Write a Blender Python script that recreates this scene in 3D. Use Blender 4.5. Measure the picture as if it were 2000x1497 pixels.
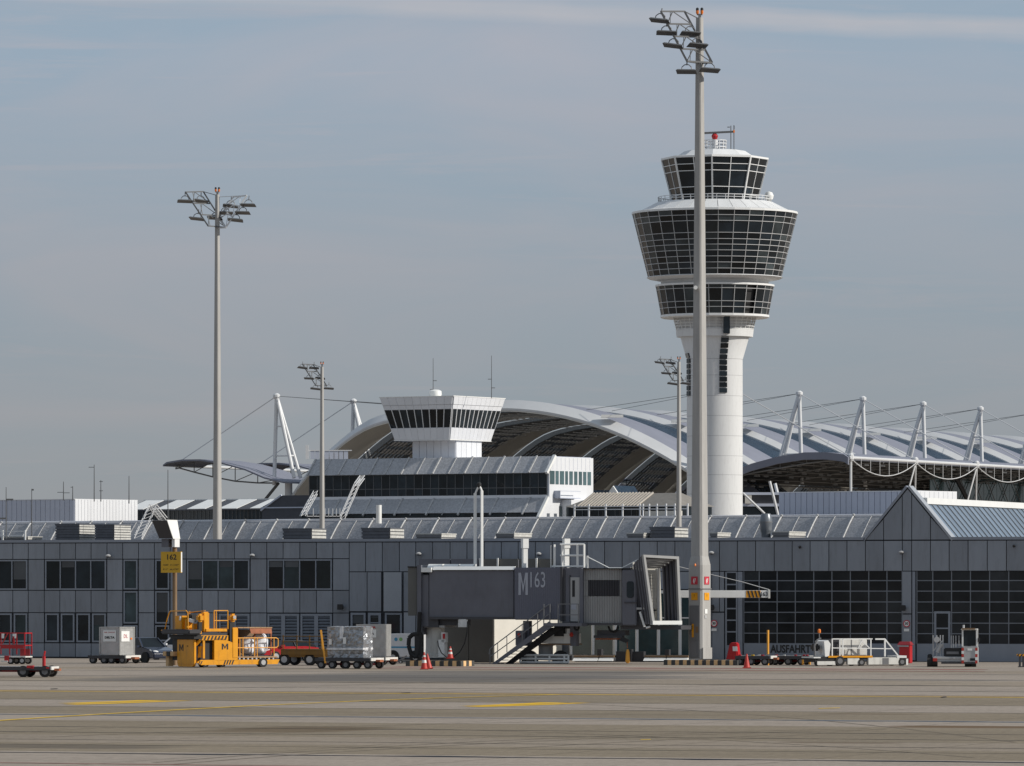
import bpy, math, random
from math import sin, cos, tan, pi, radians, sqrt, atan2
from mathutils import Vector, Matrix
random.seed(7)
S = bpy.context.scene
COL = S.collection
for o in list(bpy.data.objects): bpy.data.objects.remove(o)

# ------------------------------------------------------------------ camera
F, HZ, H = 11520.0, 1155.0, 4.2          # focal length in picture pixels (2000 wide), horizon row, eye height (m)
cam = bpy.data.cameras.new('camera'); camo = bpy.data.objects.new('camera', cam); COL.objects.link(camo)
camo.location = (0, 0, H); camo.rotation_euler = (pi/2, 0, 0)
cam.sensor_width = 36; cam.lens = 36*F/2000; cam.shift_y = (HZ-748.5)/2000
cam.clip_start = 1; cam.clip_end = 30000
S.camera = camo

# ------------------------------------------------------------------ sky, sun, exposure
SUN_AZ, SUN_EL = radians(77.5), radians(30)            # azimuth measured from the camera's side (-Y) towards +X
sd = Vector((sin(SUN_AZ)*cos(SUN_EL), -cos(SUN_AZ)*cos(SUN_EL), sin(SUN_EL)))
W = bpy.data.worlds.new('World'); S.world = W; W.use_nodes = True
nt = W.node_tree; N = nt.nodes; N.clear()
def nn(t, **k):
    n = N.new(t)
    for a, b in k.items(): setattr(n, a, b)
    return n
out = nn('ShaderNodeOutputWorld'); bg = nn('ShaderNodeBackground'); bg.inputs[1].default_value = 0.1
sky = nn('ShaderNodeTexSky', sky_type='NISHITA', sun_disc=False)
sky.sun_elevation = SUN_EL; sky.sun_rotation = atan2(sd.x, sd.y); sky.air_density = 1.0; sky.dust_density = 3.0; sky.ozone_density = 1.6
tc = nn('ShaderNodeTexCoord')
def noise_dir(scale3, scale, detail, rough=.55, dist=0.0, rot=0.0):
    a = nn('ShaderNodeMapping'); a.inputs['Scale'].default_value = scale3; a.inputs['Rotation'].default_value = (0, rot, 0); nt.links.new(tc.outputs['Generated'], a.inputs[0])
    b = nn('ShaderNodeTexNoise'); b.inputs['Scale'].default_value = scale; b.inputs['Detail'].default_value = detail; b.inputs['Roughness'].default_value = rough; b.inputs['Distortion'].default_value = dist
    nt.links.new(a.outputs[0], b.inputs[0]); return b.outputs[0]
def rng(src, a, b, c, d):
    q = nn('ShaderNodeMapRange', clamp=True); nt.links.new(src, q.inputs[0])
    for k, v in enumerate((a, b, c, d)): q.inputs[k+1].default_value = v
    return q.outputs[0]
def mth(op, a, b):
    q = nn('ShaderNodeMath', operation=op)
    for k, v in enumerate((a, b)):
        if isinstance(v, (int, float)): q.inputs[k].default_value = v
        else: nt.links.new(v, q.inputs[k])
    return q.outputs[0]
def mixc(f, a, b):
    q = nn('ShaderNodeMix', data_type='RGBA', clamp_factor=True)
    for k, v in ((0, f), (6, a), (7, b)):
        if isinstance(v, (int, float)): q.inputs[k].default_value = v
        elif isinstance(v, tuple): q.inputs[k].default_value = v+(1,)
        else: nt.links.new(v, q.inputs[k])
    return q.outputs[2]
sep = nn('ShaderNodeSeparateXYZ'); nt.links.new(tc.outputs['Generated'], sep.inputs[0])
hgt = rng(sep.outputs[2], 0.0, .09, 0, 1)
veil = mixc(hgt, (3.10, 3.12, 3.14), (3.98, 4.22, 4.82))         # thin high cloud, greyer towards the horizon
blue = mixc(hgt, (2.98, 3.20, 3.28), (3.20, 4.08, 5.05))         # paler blue between it
blue = mixc(.08, blue, sky.outputs[0])
cl = rng(noise_dir((1, 1, 4.5), 11.0, 6, .55, .6, radians(5)), .40, .72, 0, 1)
cl = mth('MAXIMUM', cl, mth('MULTIPLY', rng(noise_dir((1, 1, 16), 16.0, 8, .68, .5, radians(2.5)), .48, .72, 0, 1), .9))
# one long contrail drifting across, spread and broken
h = mth('ADD', mth('SUBTRACT', sep.outputs[2], .0982), mth('MULTIPLY', sep.outputs[0], .043))
h = mth('ADD', h, mth('MULTIPLY', mth('SUBTRACT', noise_dir((1, 1, 2), 40, 4), .5), .0018))
tr = mth('MULTIPLY', rng(mth('ABSOLUTE', h, 0), .0006, .0024, 1, 0), rng(noise_dir((1, 1, 3), 26, 4), .3, .7, .35, 1.0))
colr = mixc(cl, blue, veil)
colr = mixc(mth('MULTIPLY', tr, .95), colr, (4.75, 4.80, 5.15))
nt.links.new(colr, bg.inputs[0]); nt.links.new(bg.outputs[0], out.inputs[0])
sl = bpy.data.lights.new('sun', 'SUN'); sl.energy = 4.2; sl.angle = radians(.55); sl.color = (1, .95, .87)
so = bpy.data.objects.new('sun', sl); COL.objects.link(so); so.rotation_euler = sd.to_track_quat('Z', 'Y').to_euler(); so.location = (200, -50, 200)
vs = S.view_settings; vs.view_transform = 'Standard'; vs.look = 'None'; vs.exposure = 0; vs.gamma = 1
S.cycles.use_denoising = True
S.cycles.max_bounces = 6

# ------------------------------------------------------------------ projection helpers (picture position + distance -> place)
def P(px, py, D): return Vector(((px-1000)*D/F, D, H+(HZ-py)*D/F))
def GD(py): return F*H/(py-HZ)
def G(px, py, z=0):
    D = F*H/(py-HZ); return Vector(((px-1000)*D/F, D, z))
class Fr:
    """an upright frame of reference turned by th about z: u to the right, v to the back"""
    def __init__(s, oy, th, ox=0.0):
        s.o = Vector((ox, oy, 0)); s.th = radians(th); s.c = cos(s.th); s.s = sin(s.th)
    def u(s, px, v=0.0):
        k = (px-1000)/F
        return (k*(s.o.y+v*s.c) - v*s.s - s.o.x)/(s.c+k*s.s)
    def Y(s, u, v=0.0): return s.o.y-u*s.s+v*s.c
    def z(s, px, py, v=0.0): return H+(HZ-py)*s.Y(s.u(px, v), v)/F
    def rot(s): return -s.th

# ------------------------------------------------------------------ materials
MATS = {}
def mat(name, col, rough=.55, metal=0.0, var=.06, nscale=1.0, bump=0.0, bscale=8.0, rnd=0.0, spec=.5, stretch=(1, 1, 1), coat=0.0, dirt=0.0, alpha=None):
    m = bpy.data.materials.new(name); m.use_nodes = True; t = m.node_tree; b = t.nodes['Principled BSDF']
    b.inputs['Roughness'].default_value = rough; b.inputs['Metallic'].default_value = metal
    b.inputs['Specular IOR Level'].default_value = spec
    b.inputs['Coat Weight'].default_value = coat
    L = t.links.new; nd = t.nodes.new
    g = nd('ShaderNodeNewGeometry'); mpn = nd('ShaderNodeMapping'); mpn.inputs['Scale'].default_value = stretch
    L(g.outputs['Position'], mpn.inputs[0])
    n1 = nd('ShaderNodeTexNoise'); n1.inputs['Scale'].default_value = nscale; n1.inputs['Detail'].default_value = 5; n1.inputs['Roughness'].default_value = .6
    L(mpn.outputs[0], n1.inputs[0])
    r = nd('ShaderNodeMapRange'); r.inputs[1].default_value = .25; r.inputs[2].default_value = .75; r.inputs[3].default_value = 1-var; r.inputs[4].default_value = 1+var
    L(n1.outputs[0], r.inputs[0]); val = r.outputs[0]
    if rnd:
        oi = nd('ShaderNodeObjectInfo'); r2 = nd('ShaderNodeMapRange'); r2.inputs[3].default_value = 1-rnd; r2.inputs[4].default_value = 1+rnd
        L(oi.outputs['Random'], r2.inputs[0]); mm = nd('ShaderNodeMath'); mm.operation = 'MULTIPLY'
        L(val, mm.inputs[0]); L(r2.outputs[0], mm.inputs[1]); val = mm.outputs[0]
    vm = nd('ShaderNodeVectorMath'); vm.operation = 'SCALE'; vm.inputs[0].default_value = col[:3]
    L(val, vm.inputs['Scale']); colout = vm.outputs[0]
    if dirt:
        n3 = nd('ShaderNodeTexNoise'); n3.inputs['Scale'].default_value = 1.3; n3.inputs['Detail'].default_value = 7; n3.inputs['Roughness'].default_value = .7
        mp3 = nd('ShaderNodeMapping'); mp3.inputs['Scale'].default_value = (3, 3, .5); L(g.outputs['Position'], mp3.inputs[0]); L(mp3.outputs[0], n3.inputs[0])
        cr = nd('ShaderNodeMapRange'); cr.inputs[1].default_value = .5; cr.inputs[2].default_value = .78; cr.inputs[3].default_value = 0; cr.inputs[4].default_value = dirt
        L(n3.outputs[0], cr.inputs[0]); mxd = nd('ShaderNodeMix'); mxd.data_type = 'RGBA'; L(cr.outputs[0], mxd.inputs[0]); L(colout, mxd.inputs[6])
        mxd.inputs[7].default_value = (.06, .05, .04, 1); colout = mxd.outputs[2]
    L(colout, b.inputs['Base Color'])
    if bump:
        n2 = nd('ShaderNodeTexNoise'); n2.inputs['Scale'].default_value = bscale; n2.inputs['Detail'].default_value = 3; L(mpn.outputs[0], n2.inputs[0])
        bp = nd('ShaderNodeBump'); bp.inputs['Strength'].default_value = bump; bp.inputs['Distance'].default_value = .05
        L(n2.outputs[0], bp.inputs['Height']); L(bp.outputs[0], b.inputs['Normal'])
    if alpha is not None: b.inputs['Alpha'].default_value = alpha
    MATS[name] = m
    return m
mat('panel', (.218, .236, .266), .42, var=.12, nscale=.7, rnd=.13, stretch=(1, 1, .25), dirt=.28)
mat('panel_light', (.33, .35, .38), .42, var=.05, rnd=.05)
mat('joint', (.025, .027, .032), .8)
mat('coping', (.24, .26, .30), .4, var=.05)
mat('frame', (.225, .247, .285), .4, var=.08)
mat('gate_frame', (.165, .18, .205), .4, var=.1)
mat('tower_frame', (.42, .42, .42), .45, var=.08)
mat('glass_b', (.028, .042, .047), .06, var=.7, nscale=.6, rnd=.5, spec=.3)
mat('blind', (.07, .075, .08), .7, var=.1, rnd=.5)
mat('gallery_b', (.34, .345, .36), .5, var=.32, nscale=3.2, bump=.5, bscale=4, rnd=.07)
mat('frame_white', (.70, .70, .69), .4, var=.05)
mat('glass', (.012, .018, .023), .05, var=.7, nscale=.55, rnd=.6, spec=.3)  # strong noise in the colour imitates broad reflections
mat('glass_tower', (.010, .015, .020), .06, var=.7, nscale=.18, rnd=.6, spec=.35)  # colour noise imitates reflections in the tower glazing
mat('gate_pane', (.017, .019, .021), .2, var=.6, nscale=.5, rnd=.45, spec=.25)
mat('glass_teal', (.03, .055, .06), .08, var=.3, rnd=.3)
mat('concrete', (.36, .35, .335), .8, var=.12, nscale=1.2, bump=.15, dirt=.16, stretch=(2, 2, .3))
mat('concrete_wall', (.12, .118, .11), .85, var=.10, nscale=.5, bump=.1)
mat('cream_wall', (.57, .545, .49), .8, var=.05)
mat('tower_white', (.64, .645, .645), .6, var=.08, nscale=.3, stretch=(1, 1, .2), dirt=.16)
mat('glass_tower_b', (.030, .038, .042), .06, var=.7, nscale=.2, rnd=.5, spec=.35)  # lighter tower pane, imitating uneven reflections by colour
mat('pour_joint', (.36, .36, .365), .7)
mat('slab_joint', (.125, .105, .08), .9, var=.3, nscale=.8, spec=.05)
mat('tyre_mark', (.15, .126, .098), .9, var=.25, nscale=.5, spec=.05)
mat('white', (.74, .74, .72), .45, var=.05, dirt=.07)
mat('white_dirty', (.66, .65, .61), .5, var=.1, nscale=2, dirt=.35)
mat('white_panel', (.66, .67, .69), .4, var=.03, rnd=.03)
mat('shade_panel', (.45, .48, .56), .45, var=.03, rnd=.025)  # darker, bluer copy of the white panel with shade put into the colour
mat('bridge', (.12, .123, .145), .5, var=.14, nscale=.6, dirt=.3)
mat('bridge_blue', (.125, .13, .165), .5, var=.08, nscale=.6, dirt=.1)
mat('bridge_light', (.34, .34, .335), .5, var=.07, rnd=.04)
mat('bridge_dark', (.05, .05, .056), .55, var=.1)
mat('dark_metal', (.035, .035, .04), .5, var=.15)
mat('mid_metal', (.16, .16, .165), .5, var=.12, dirt=.2)
mat('black', (.012, .012, .013), .6)
mat('rubber', (.014, .014, .014), .8, var=.2)
mat('rim', (.42, .42, .42), .45, var=.1)
mat('yellow', (.74, .315, .004), .42, var=.10, nscale=2.0, dirt=.4)
mat('yellow_sign', (.62, .36, .02), .5, var=.05)
mat('orange_pole', (.78, .36, .04), .5, var=.08)
mat('orange_trailer', (.19, .095, .012), .5, var=.15, dirt=.5)  # orange darkened so that its shade sits in the colour
mat('black_paint', (.02, .02, .02), .5)
mat('white_paint', (.76, .76, .74), .5, var=.04)
mat('letter_grey', (.36, .375, .42), .5)
mat('red', (.42, .014, .018), .4, var=.1, dirt=.1)
mat('red_dark', (.26, .015, .02), .5, var=.1)
mat('cone_red', (.44, .032, .02), .5, var=.08, dirt=.12)
mat('orange_lamp', (.85, .22, .03), .35)
mat('blue_car', (.018, .026, .05), .25, coat=.6)
mat('red_car', (.35, .012, .018), .25, coat=.6)
mat('white_car', (.66, .67, .69), .3, coat=.5)
mat('alu', (.46, .46, .45), .42, metal=.55, var=.14, nscale=2, bump=.25, bscale=4, dirt=.15)
mat('alu_shade', (.42, .42, .41), .42, metal=.5, var=.16, nscale=2.5, bump=.25, bscale=4, dirt=.2)  # darker copy of the aluminium with shade put into the colour
mat('silver_wrap', (.34, .35, .365), .3, metal=.6, var=.45, nscale=5, bump=1.0, bscale=6, stretch=(1, 1, 1.6))
mat('wrap_white', (.70, .70, .71), .3, var=.35, nscale=4, bump=.9, bscale=5)
mat('wood', (.40, .25, .13), .75, var=.25, nscale=2, stretch=(1, 1, 8))
mat('rust', (.30, .10, .045), .8, var=.3, nscale=4)
mat('sack', (.72, .74, .78), .6, var=.12, nscale=3, bump=.7, bscale=4)
mat('membrane', (.20, .21, .255), .7, var=.08, nscale=.2, spec=.15)
mat('membrane_under', (.62, .61, .57), .7, var=.12, nscale=.15)
mat('fascia', (.54, .545, .55), .45, var=.05, nscale=.3)
mat('roof_glass', (.035, .06, .095), .45, var=.25, nscale=.4, alpha=.62, spec=.08)
mat('gable_glass', (.145, .19, .245), .3, var=.12, nscale=.6, rnd=.12)
mat('steel_white', (.62, .625, .63), .45, var=.05)
mat('steel_grey', (.10, .102, .105), .5, var=.1)
mat('truss_dark', (.19, .195, .20), .6, var=.15)
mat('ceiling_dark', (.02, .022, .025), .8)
mat('gallery', (.29, .292, .305), .5, var=.42, nscale=3.2, bump=.6, bscale=4, rnd=.10, stretch=(1, 1, 1.5))
mat('gallery_top', (.34, .35, .39), .4, var=.08)
mat('rib', (.42, .42, .42), .55, var=.35, nscale=3)
mat('roof_brown', (.20, .185, .165), .7, var=.15, rnd=.08)
mat('roof_brown_light', (.42, .38, .33), .7, var=.12)
mat('roof_slate', (.06, .063, .075), .7, var=.1)
mat('louvre', (.13, .145, .17), .5, var=.1)
mat('ac_dark', (.10, .105, .12), .6, var=.2, nscale=3)
mat('ac_light', (.50, .49, .455), .6, var=.25, nscale=5, dirt=.25)
mat('ac_vent', (.16, .175, .195), .35, metal=.3, var=.1)
mat('kerb_dark', (.07, .07, .068), .8, var=.25, nscale=6, spec=.08)
mat('kerb_orange', (.66, .43, .22), .8, var=.2, nscale=6, spec=.08)
mat('sign_red', (.50, .03, .05), .5)
mat('sign_blue', (.10, .22, .42), .5)
mat('logo_blue', (.06, .28, .45), .5)
mat('logo_green', (.22, .46, .16), .5)
mat('teal_win', (.065, .11, .12), .12, var=.2, rnd=.25)
mat('brown_steel', (.20, .125, .065), .6, var=.15)
mat('line_yellow', (.55, .36, .06), .8, var=.3, nscale=2, dirt=.4, spec=.08)
mat('mark_yellow', (.66, .40, .03), .75, var=.2, nscale=1.5, dirt=.2, spec=.08)
mat('line_red', (.25, .125, .105), .85, var=.3, nscale=2, dirt=.4, spec=.08)
mat('joint_line', (.02, .022, .027), .75, var=.5, nscale=.8, spec=.08)
mat('joint_blue', (.075, .095, .12), .7, var=.4, nscale=.8, spec=.08)

# ------------------------------------------------------------------ mesh helpers
class MB:
    def __init__(s): s.v = []; s.f = []
    def add(s, vs, fs):
        k = len(s.v); s.v += [tuple(a) for a in vs]; s.f += [tuple(i+k for i in f) for f in fs]; return s
    def box(s, x0, x1, y0, y1, z0, z1, M=None):
        vs = [Vector((x, y, z)) for x in (x0, x1) for y in (y0, y1) for z in (z0, z1)]
        if M: vs = [M @ a for a in vs]
        return s.add(vs, [(0, 1, 3, 2), (4, 6, 7, 5), (0, 4, 5, 1), (2, 3, 7, 6), (0, 2, 6, 4), (1, 5, 7, 3)])
    def hexa(s, a, b):        # two quads (lists of 4 points)
        return s.add(list(a)+list(b), [(3, 2, 1, 0), (4, 5, 6, 7), (0, 1, 5, 4), (1, 2, 6, 5), (2, 3, 7, 6), (3, 0, 4, 7)])
    def tube(s, p0, p1, r, n=6, r2=None, ph=0.0):
        p0 = Vector(p0); p1 = Vector(p1); d = p1-p0
        if d.length < 1e-6: return s
        d.normalize(); a = d.cross(Vector((0, 0, 1)))
        if a.length < 1e-3: a = Vector((1, 0, 0))
        a.normalize(); b = d.cross(a); r2 = r if r2 is None else r2
        vs = [p0+(a*cos(ph+2*pi*i/n)+b*sin(ph+2*pi*i/n))*r for i in range(n)]+[p1+(a*cos(ph+2*pi*i/n)+b*sin(ph+2*pi*i/n))*r2 for i in range(n)]
        return s.add(vs, [(i, (i+1) % n, n+(i+1) % n, n+i) for i in range(n)]+[tuple(range(n-1, -1, -1)), tuple(range(n, 2*n))])
    def bar(s, p0, p1, w): return s.tube(p0, p1, w*.7071, 4, ph=pi/4)
    def vbar(s, x, y, z0, z1, w, rot=radians(42)):
        M = Matrix.Translation((x, y, 0)) @ Matrix.Rotation(rot, 4, 'Z'); return s.box(-w/2, w/2, -w/2, w/2, z0, z1, M)
    def dia(s, p0, p1, w): return s.tube(p0, p1, w*.6, 4)
    def path(s, pts, r, n=6):
        for a, b in zip(pts[:-1], pts[1:]): s.tube(a, b, r, n)
        return s
    def prism_y(s, poly, y0, y1):     # polygon in x,z
        n = len(poly); vs = [(x, y0, z) for x, z in poly]+[(x, y1, z) for x, z in poly]
        return s.add(vs, [tuple(range(n-1, -1, -1)), tuple(range(n, 2*n))]+[(i, (i+1) % n, n+(i+1) % n, n+i) for i in range(n)])
    def prism_x(s, poly, x0, x1):     # polygon in y,z
        n = len(poly); vs = [(x0, y, z) for y, z in poly]+[(x1, y, z) for y, z in poly]
        return s.add(vs, [tuple(range(n-1, -1, -1)), tuple(range(n, 2*n))]+[(i, (i+1) % n, n+(i+1) % n, n+i) for i in range(n)])
    def prism_z(s, poly, z0, z1):
        n = len(poly); vs = [(x, y, z0) for x, y in poly]+[(x, y, z1) for x, y in poly]
        return s.add(vs, [tuple(range(n-1, -1, -1)), tuple(range(n, 2*n))]+[(i, (i+1) % n, n+(i+1) % n, n+i) for i in range(n)])
    def lathe(s, prof, n=24, c=(0, 0, 0), ph=0.0, cap=True):
        c = Vector(c); m = len(prof); vs = [c+Vector((r*cos(ph+2*pi*i/n), r*sin(ph+2*pi*i/n), z)) for r, z in prof for i in range(n)]
        fs = [(j*n+i, j*n+(i+1) % n, (j+1)*n+(i+1) % n, (j+1)*n+i) for j in range(m-1) for i in range(n)]
        if cap: fs += [tuple(range(n-1, -1, -1)), tuple(range((m-1)*n, m*n))]
        return s.add(vs, fs)
    def disc_y(s, c, r, y0, y1, n=20):    # wheel-like cylinder about the y axis
        c = Vector(c); return s.tube((c.x, y0, c.z), (c.x, y1, c.z), r, n)
    def build(s, name, m, parent=None, smooth=False, loc=None, rotz=None, bevel=0.0):
        me = bpy.data.meshes.new(name); me.from_pydata(s.v, [], s.f); me.update()
        import bmesh
        bm = bmesh.new(); bm.from_mesh(me); bmesh.ops.recalc_face_normals(bm, faces=bm.faces)
        if bevel: bmesh.ops.bevel(bm, geom=[e for e in bm.edges if e.calc_face_angle(0) > .6], offset=bevel, segments=2, affect='EDGES', clamp_overlap=True)
        bm.to_mesh(me); bm.free()
        if smooth:
            for p in me.polygons: p.use_smooth = True
            me.set_sharp_from_angle(angle=radians(35))
        me.materials.append(MATS[m] if isinstance(m, str) else m)
        o = bpy.data.objects.new(name, me); COL.objects.link(o)
        if parent: o.parent = parent
        if loc is not None: o.location = loc
        if rotz is not None: o.rotation_euler = (0, 0, rotz)
        return o
UNIT = {}
def piece(name, c, size, m, parent, rot=None):
    """one box-shaped piece that shares its mesh with all alike pieces"""
    if m not in UNIT:
        me = bpy.data.meshes.new('piece_'+m); b = MB().box(-.5, .5, -.5, .5, -.5, .5); me.from_pydata(b.v, [], b.f); me.update(); me.materials.append(MATS[m]); UNIT[m] = me
    o = bpy.data.objects.new(name, UNIT[m]); COL.objects.link(o); o.parent = parent; o.location = c; o.scale = size
    if rot is not None: o.rotation_euler = rot
    return o
def pbox(name, x0, x1, y0, y1, z0, z1, m, parent): return piece(name, ((x0+x1)/2, (y0+y1)/2, (z0+z1)/2), (abs(x1-x0), abs(y1-y0), abs(z1-z0)), m, parent)
def tag(o, label=None, cat=None, group=None, kind=None):
    if label: o['label'] = label
    if cat: o['category'] = cat
    if group: o['group'] = group
    if kind: o['kind'] = kind
    return o
def thing(name, label, cat, loc=(0, 0, 0), rotz=0.0, group=None):
    o = bpy.data.objects.new(name, None); COL.objects.link(o); o.location = loc; o.rotation_euler = (0, 0, rotz); o.empty_display_size = .5
    return tag(o, label, cat, group)
def text(s, size, m, parent, loc, name='lettering', width=None, rot=(pi/2, 0, 0), align='CENTER', bold=0.0, sx=1.0):
    cu = bpy.data.curves.new(name, 'FONT'); cu.body = s; cu.size = size; cu.align_x = align; cu.align_y = 'CENTER'; cu.extrude = .004; cu.offset = bold; cu.resolution_u = 3
    t = bpy.data.objects.new(name, cu); COL.objects.link(t); bpy.context.view_layer.update()
    me = bpy.data.meshes.new_from_object(t.evaluated_get(bpy.context.evaluated_depsgraph_get())); bpy.data.objects.remove(t); bpy.data.curves.remove(cu)
    me.materials.clear(); me.materials.append(MATS[m]); o = bpy.data.objects.new(name, me); COL.objects.link(o); o.parent = parent; o.location = loc; o.rotation_euler = rot
    if width:
        xs = [v.co.x for v in me.vertices]; w = max(xs)-min(xs); o.scale = (width/w, 1, 1)
    else: o.scale = (sx, 1, 1)
    return o
def copy_tree(o, parent=None):
    c = o.copy(); COL.objects.link(c); c.parent = parent
    for ch in [x for x in o.children]: copy_tree(ch, c)
    return c
# ================================================================== ground
FT = Fr(360, 20)                      # frame of the near terminal building; apron joints run parallel to it
def ground():
    o = MB().add([(-4000, -300, 0), (4000, -300, 0), (4000, 9000, 0), (-4000, 9000, 0)], [(0, 1, 2, 3)]).build('apron_ground', 'concrete')
    m = bpy.data.materials.new('apron'); m.use_nodes = True; t = m.node_tree; b = t.nodes['Principled BSDF']; L = t.links.new
    def nd(ty, **k):
        n = t.nodes.new(ty)
        for a, c in k.items(): setattr(n, a, c)
        return n
    g = nd('ShaderNodeNewGeometry'); rt = nd('ShaderNodeMapping'); rt.inputs['Rotation'].default_value = (0, 0, radians(20)); L(g.outputs['Position'], rt.inputs[0])
    sp = nd('ShaderNodeSeparateXYZ'); L(rt.outputs[0], sp.inputs[0])          # x = along the building, y = away from the camera
    # lanes cast at different times
    st = nd('ShaderNodeMapping'); st.inputs['Scale'].default_value = (.02, .25, 1); L(rt.outputs[0], st.inputs[0])
    nw = nd('ShaderNodeTexNoise'); nw.inputs['Scale'].default_value = 1.5; nw.inputs['Detail'].default_value = 4; L(st.outputs[0], nw.inputs[0])
    wob = nd('ShaderNodeMath', operation='MULTIPLY_ADD'); L(nw.outputs[0], wob.inputs[0]); wob.inputs[1].default_value = 1.6; L(sp.outputs[1], wob.inputs[2])
    rg = nd('ShaderNodeMapRange'); rg.inputs[1].default_value = 100; rg.inputs[2].default_value = 400; L(wob.outputs[0], rg.inputs[0])
    cr = nd('ShaderNodeValToRGB'); cr.color_ramp.interpolation = 'CONSTANT'
    light, dark, mid, brown = (.285, .243, .203, 1), (.208, .172, .126, 1), (.246, .206, .162, 1), (.210, .164, .117, 1)
    stops = [(100, light), (141.5, dark), (149.5, mid), (157.5, dark), (176, light), (184.5, dark), (197, light), (209, dark), (226.5, brown), (229.5, light), (251, mid), (266, light), (290, mid), (300, light)]
    e = cr.color_ramp.elements; e[0].position = 0; e[0].color = stops[0][1]; e[1].position = (stops[1][0]-100)/300; e[1].color = stops[1][1]
    for d, c in stops[2:]:
        x = e.new((d-100)/300); x.color = c
    L(rg.outputs[0], cr.inputs[0])
    # broad tone, fine grain, streaks along the lanes
    def noise(scale, sc, det=6, ro=.65):
        mpp = nd('ShaderNodeMapping'); mpp.inputs['Scale'].default_value = sc; L(rt.outputs[0], mpp.inputs[0])
        q = nd('ShaderNodeTexNoise'); q.inputs['Scale'].default_value = scale; q.inputs['Detail'].default_value = det; q.inputs['Roughness'].default_value = ro; L(mpp.outputs[0], q.inputs[0]); return q.outputs[0]
    def rng(s, a, b_, c, d):
        q = nd('ShaderNodeMapRange'); L(s, q.inputs[0]); q.inputs[1].default_value = a; q.inputs[2].default_value = b_; q.inputs[3].default_value = c; q.inputs[4].default_value = d; return q.outputs[0]
    def mul(a, c):
        q = nd('ShaderNodeMath', operation='MULTIPLY'); L(a, q.inputs[0]); L(c, q.inputs[1]); return q.outputs[0]
    f = mul(rng(noise(.05, (1, 1, 1)), .3, .7, .90, 1.10), rng(noise(1.1, (.12, 1.3, 1)), .3, .7, .90, 1.09))
    f = mul(f, rng(noise(6.0, (1, .35, 1), 3, .8), .25, .75, .84, 1.16))
    f = mul(f, rng(noise(.16, (.22, 1.7, 1), 5, .7), .56, .74, 1.0, .72))
    f = mul(f, rng(noise(1.0, (7, .9, 1), 3, .8), .25, .75, .80, 1.20))
    vm = nd('ShaderNodeVectorMath', operation='SCALE'); L(cr.outputs[0], vm.inputs[0]); L(f, vm.inputs['Scale']); colr = vm.outputs[0]
    # stains with a place of their own: worn dark asphalt patch before the stand, brown oil patches
    def patch(u0, v0, ru, rv, col, amt, colr):
        a = nd('ShaderNodeMath', operation='SUBTRACT'); L(sp.outputs[0], a.inputs[0]); a.inputs[1].default_value = u0
        a2 = nd('ShaderNodeMath', operation='DIVIDE'); L(a.outputs[0], a2.inputs[0]); a2.inputs[1].default_value = ru
        c = nd('ShaderNodeMath', operation='SUBTRACT'); L(sp.outputs[1], c.inputs[0]); c.inputs[1].default_value = v0
        c2 = nd('ShaderNodeMath', operation='DIVIDE'); L(c.outputs[0], c2.inputs[0]); c2.inputs[1].default_value = rv
        p1 = nd('ShaderNodeMath', operation='POWER'); L(a2.outputs[0], p1.inputs[0]); p1.inputs[1].default_value = 4
        q1 = nd('ShaderNodeMath', operation='ABSOLUTE'); L(a2.outputs[0], q1.inputs[0]); L(q1.outputs[0], p1.inputs[0])
        q2 = nd('ShaderNodeMath', operation='ABSOLUTE'); L(c2.outputs[0], q2.inputs[0])
        p2 = nd('ShaderNodeMath', operation='POWER'); L(q2.outputs[0], p2.inputs[0]); p2.inputs[1].default_value = 4
        sm = nd('ShaderNodeMath', operation='ADD'); L(p1.outputs[0], sm.inputs[0]); L(p2.outputs[0], sm.inputs[1])
        wn = nd('ShaderNodeMath', operation='MULTIPLY_ADD'); L(noise(.35, (.2, 1, 1), 6, .7), wn.inputs[0]); wn.inputs[1].default_value = 2.2; L(sm.outputs[0], wn.inputs[2])
        k = rng(wn.outputs[0], 1.2, 2.1, amt, 0)
        mx = nd('ShaderNodeMix', data_type='RGBA', clamp_factor=True); L(k, mx.inputs[0]); L(colr, mx.inputs[6]); mx.inputs[7].default_value = col; return mx.outputs[2]
    def uv(px, py):
        p = G(px, py); return p.x*cos(radians(20))-p.y*sin(radians(20)), p.x*sin(radians(20))+p.y*cos(radians(20))
    for px, py, ru, rv, col, amt in [(760, 1325, 14, 12, (.10, .095, .092, 1), .8), (1000, 1316, 10, 12, (.11, .105, .10, 1), .7), (420, 1328.5, 8, 5, (.12, .112, .105, 1), .7), (585, 1425, 2.6, 4.5, (.115, .082, .05, 1), .75), (1930, 1420.5, 3.4, 1.6, (.12, .075, .04, 1), .9),
                                     (90, 1458, 4, 2.2, (.10, .085, .07, 1), .7), (1700, 1395, 2.2, 1.2, (.12, .09, .06, 1), .6), (1640, 1451, 2.0, .9, (.12, .09, .06, 1), .7), (1200, 1322, 5, 2.5, (.12, .115, .11, 1), .7), (1780, 1328, 6, 3, (.15, .14, .13, 1), .5)]:
        u0, v0 = uv(px, py); colr = patch(u0, v0, ru, rv, col, amt, colr)
    L(colr, b.inputs['Base Color']); b.inputs['Roughness'].default_value = .9; b.inputs['Specular IOR Level'].default_value = .08
    bp = nd('ShaderNodeBump'); bp.inputs['Strength'].default_value = .25; bp.inputs['Distance'].default_value = .02; L(noise(14, (1, .5, 1), 3), bp.inputs['Height']); L(bp.outputs[0], b.inputs['Normal'])
    o.data.materials[0] = m; tag(o, kind='structure')
    return o
GROUND = ground()
cs, sn = cos(radians(20)), sin(radians(20))
def uvw(u, v, z): return (u*cs+v*sn, -u*sn+v*cs, z)
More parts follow.
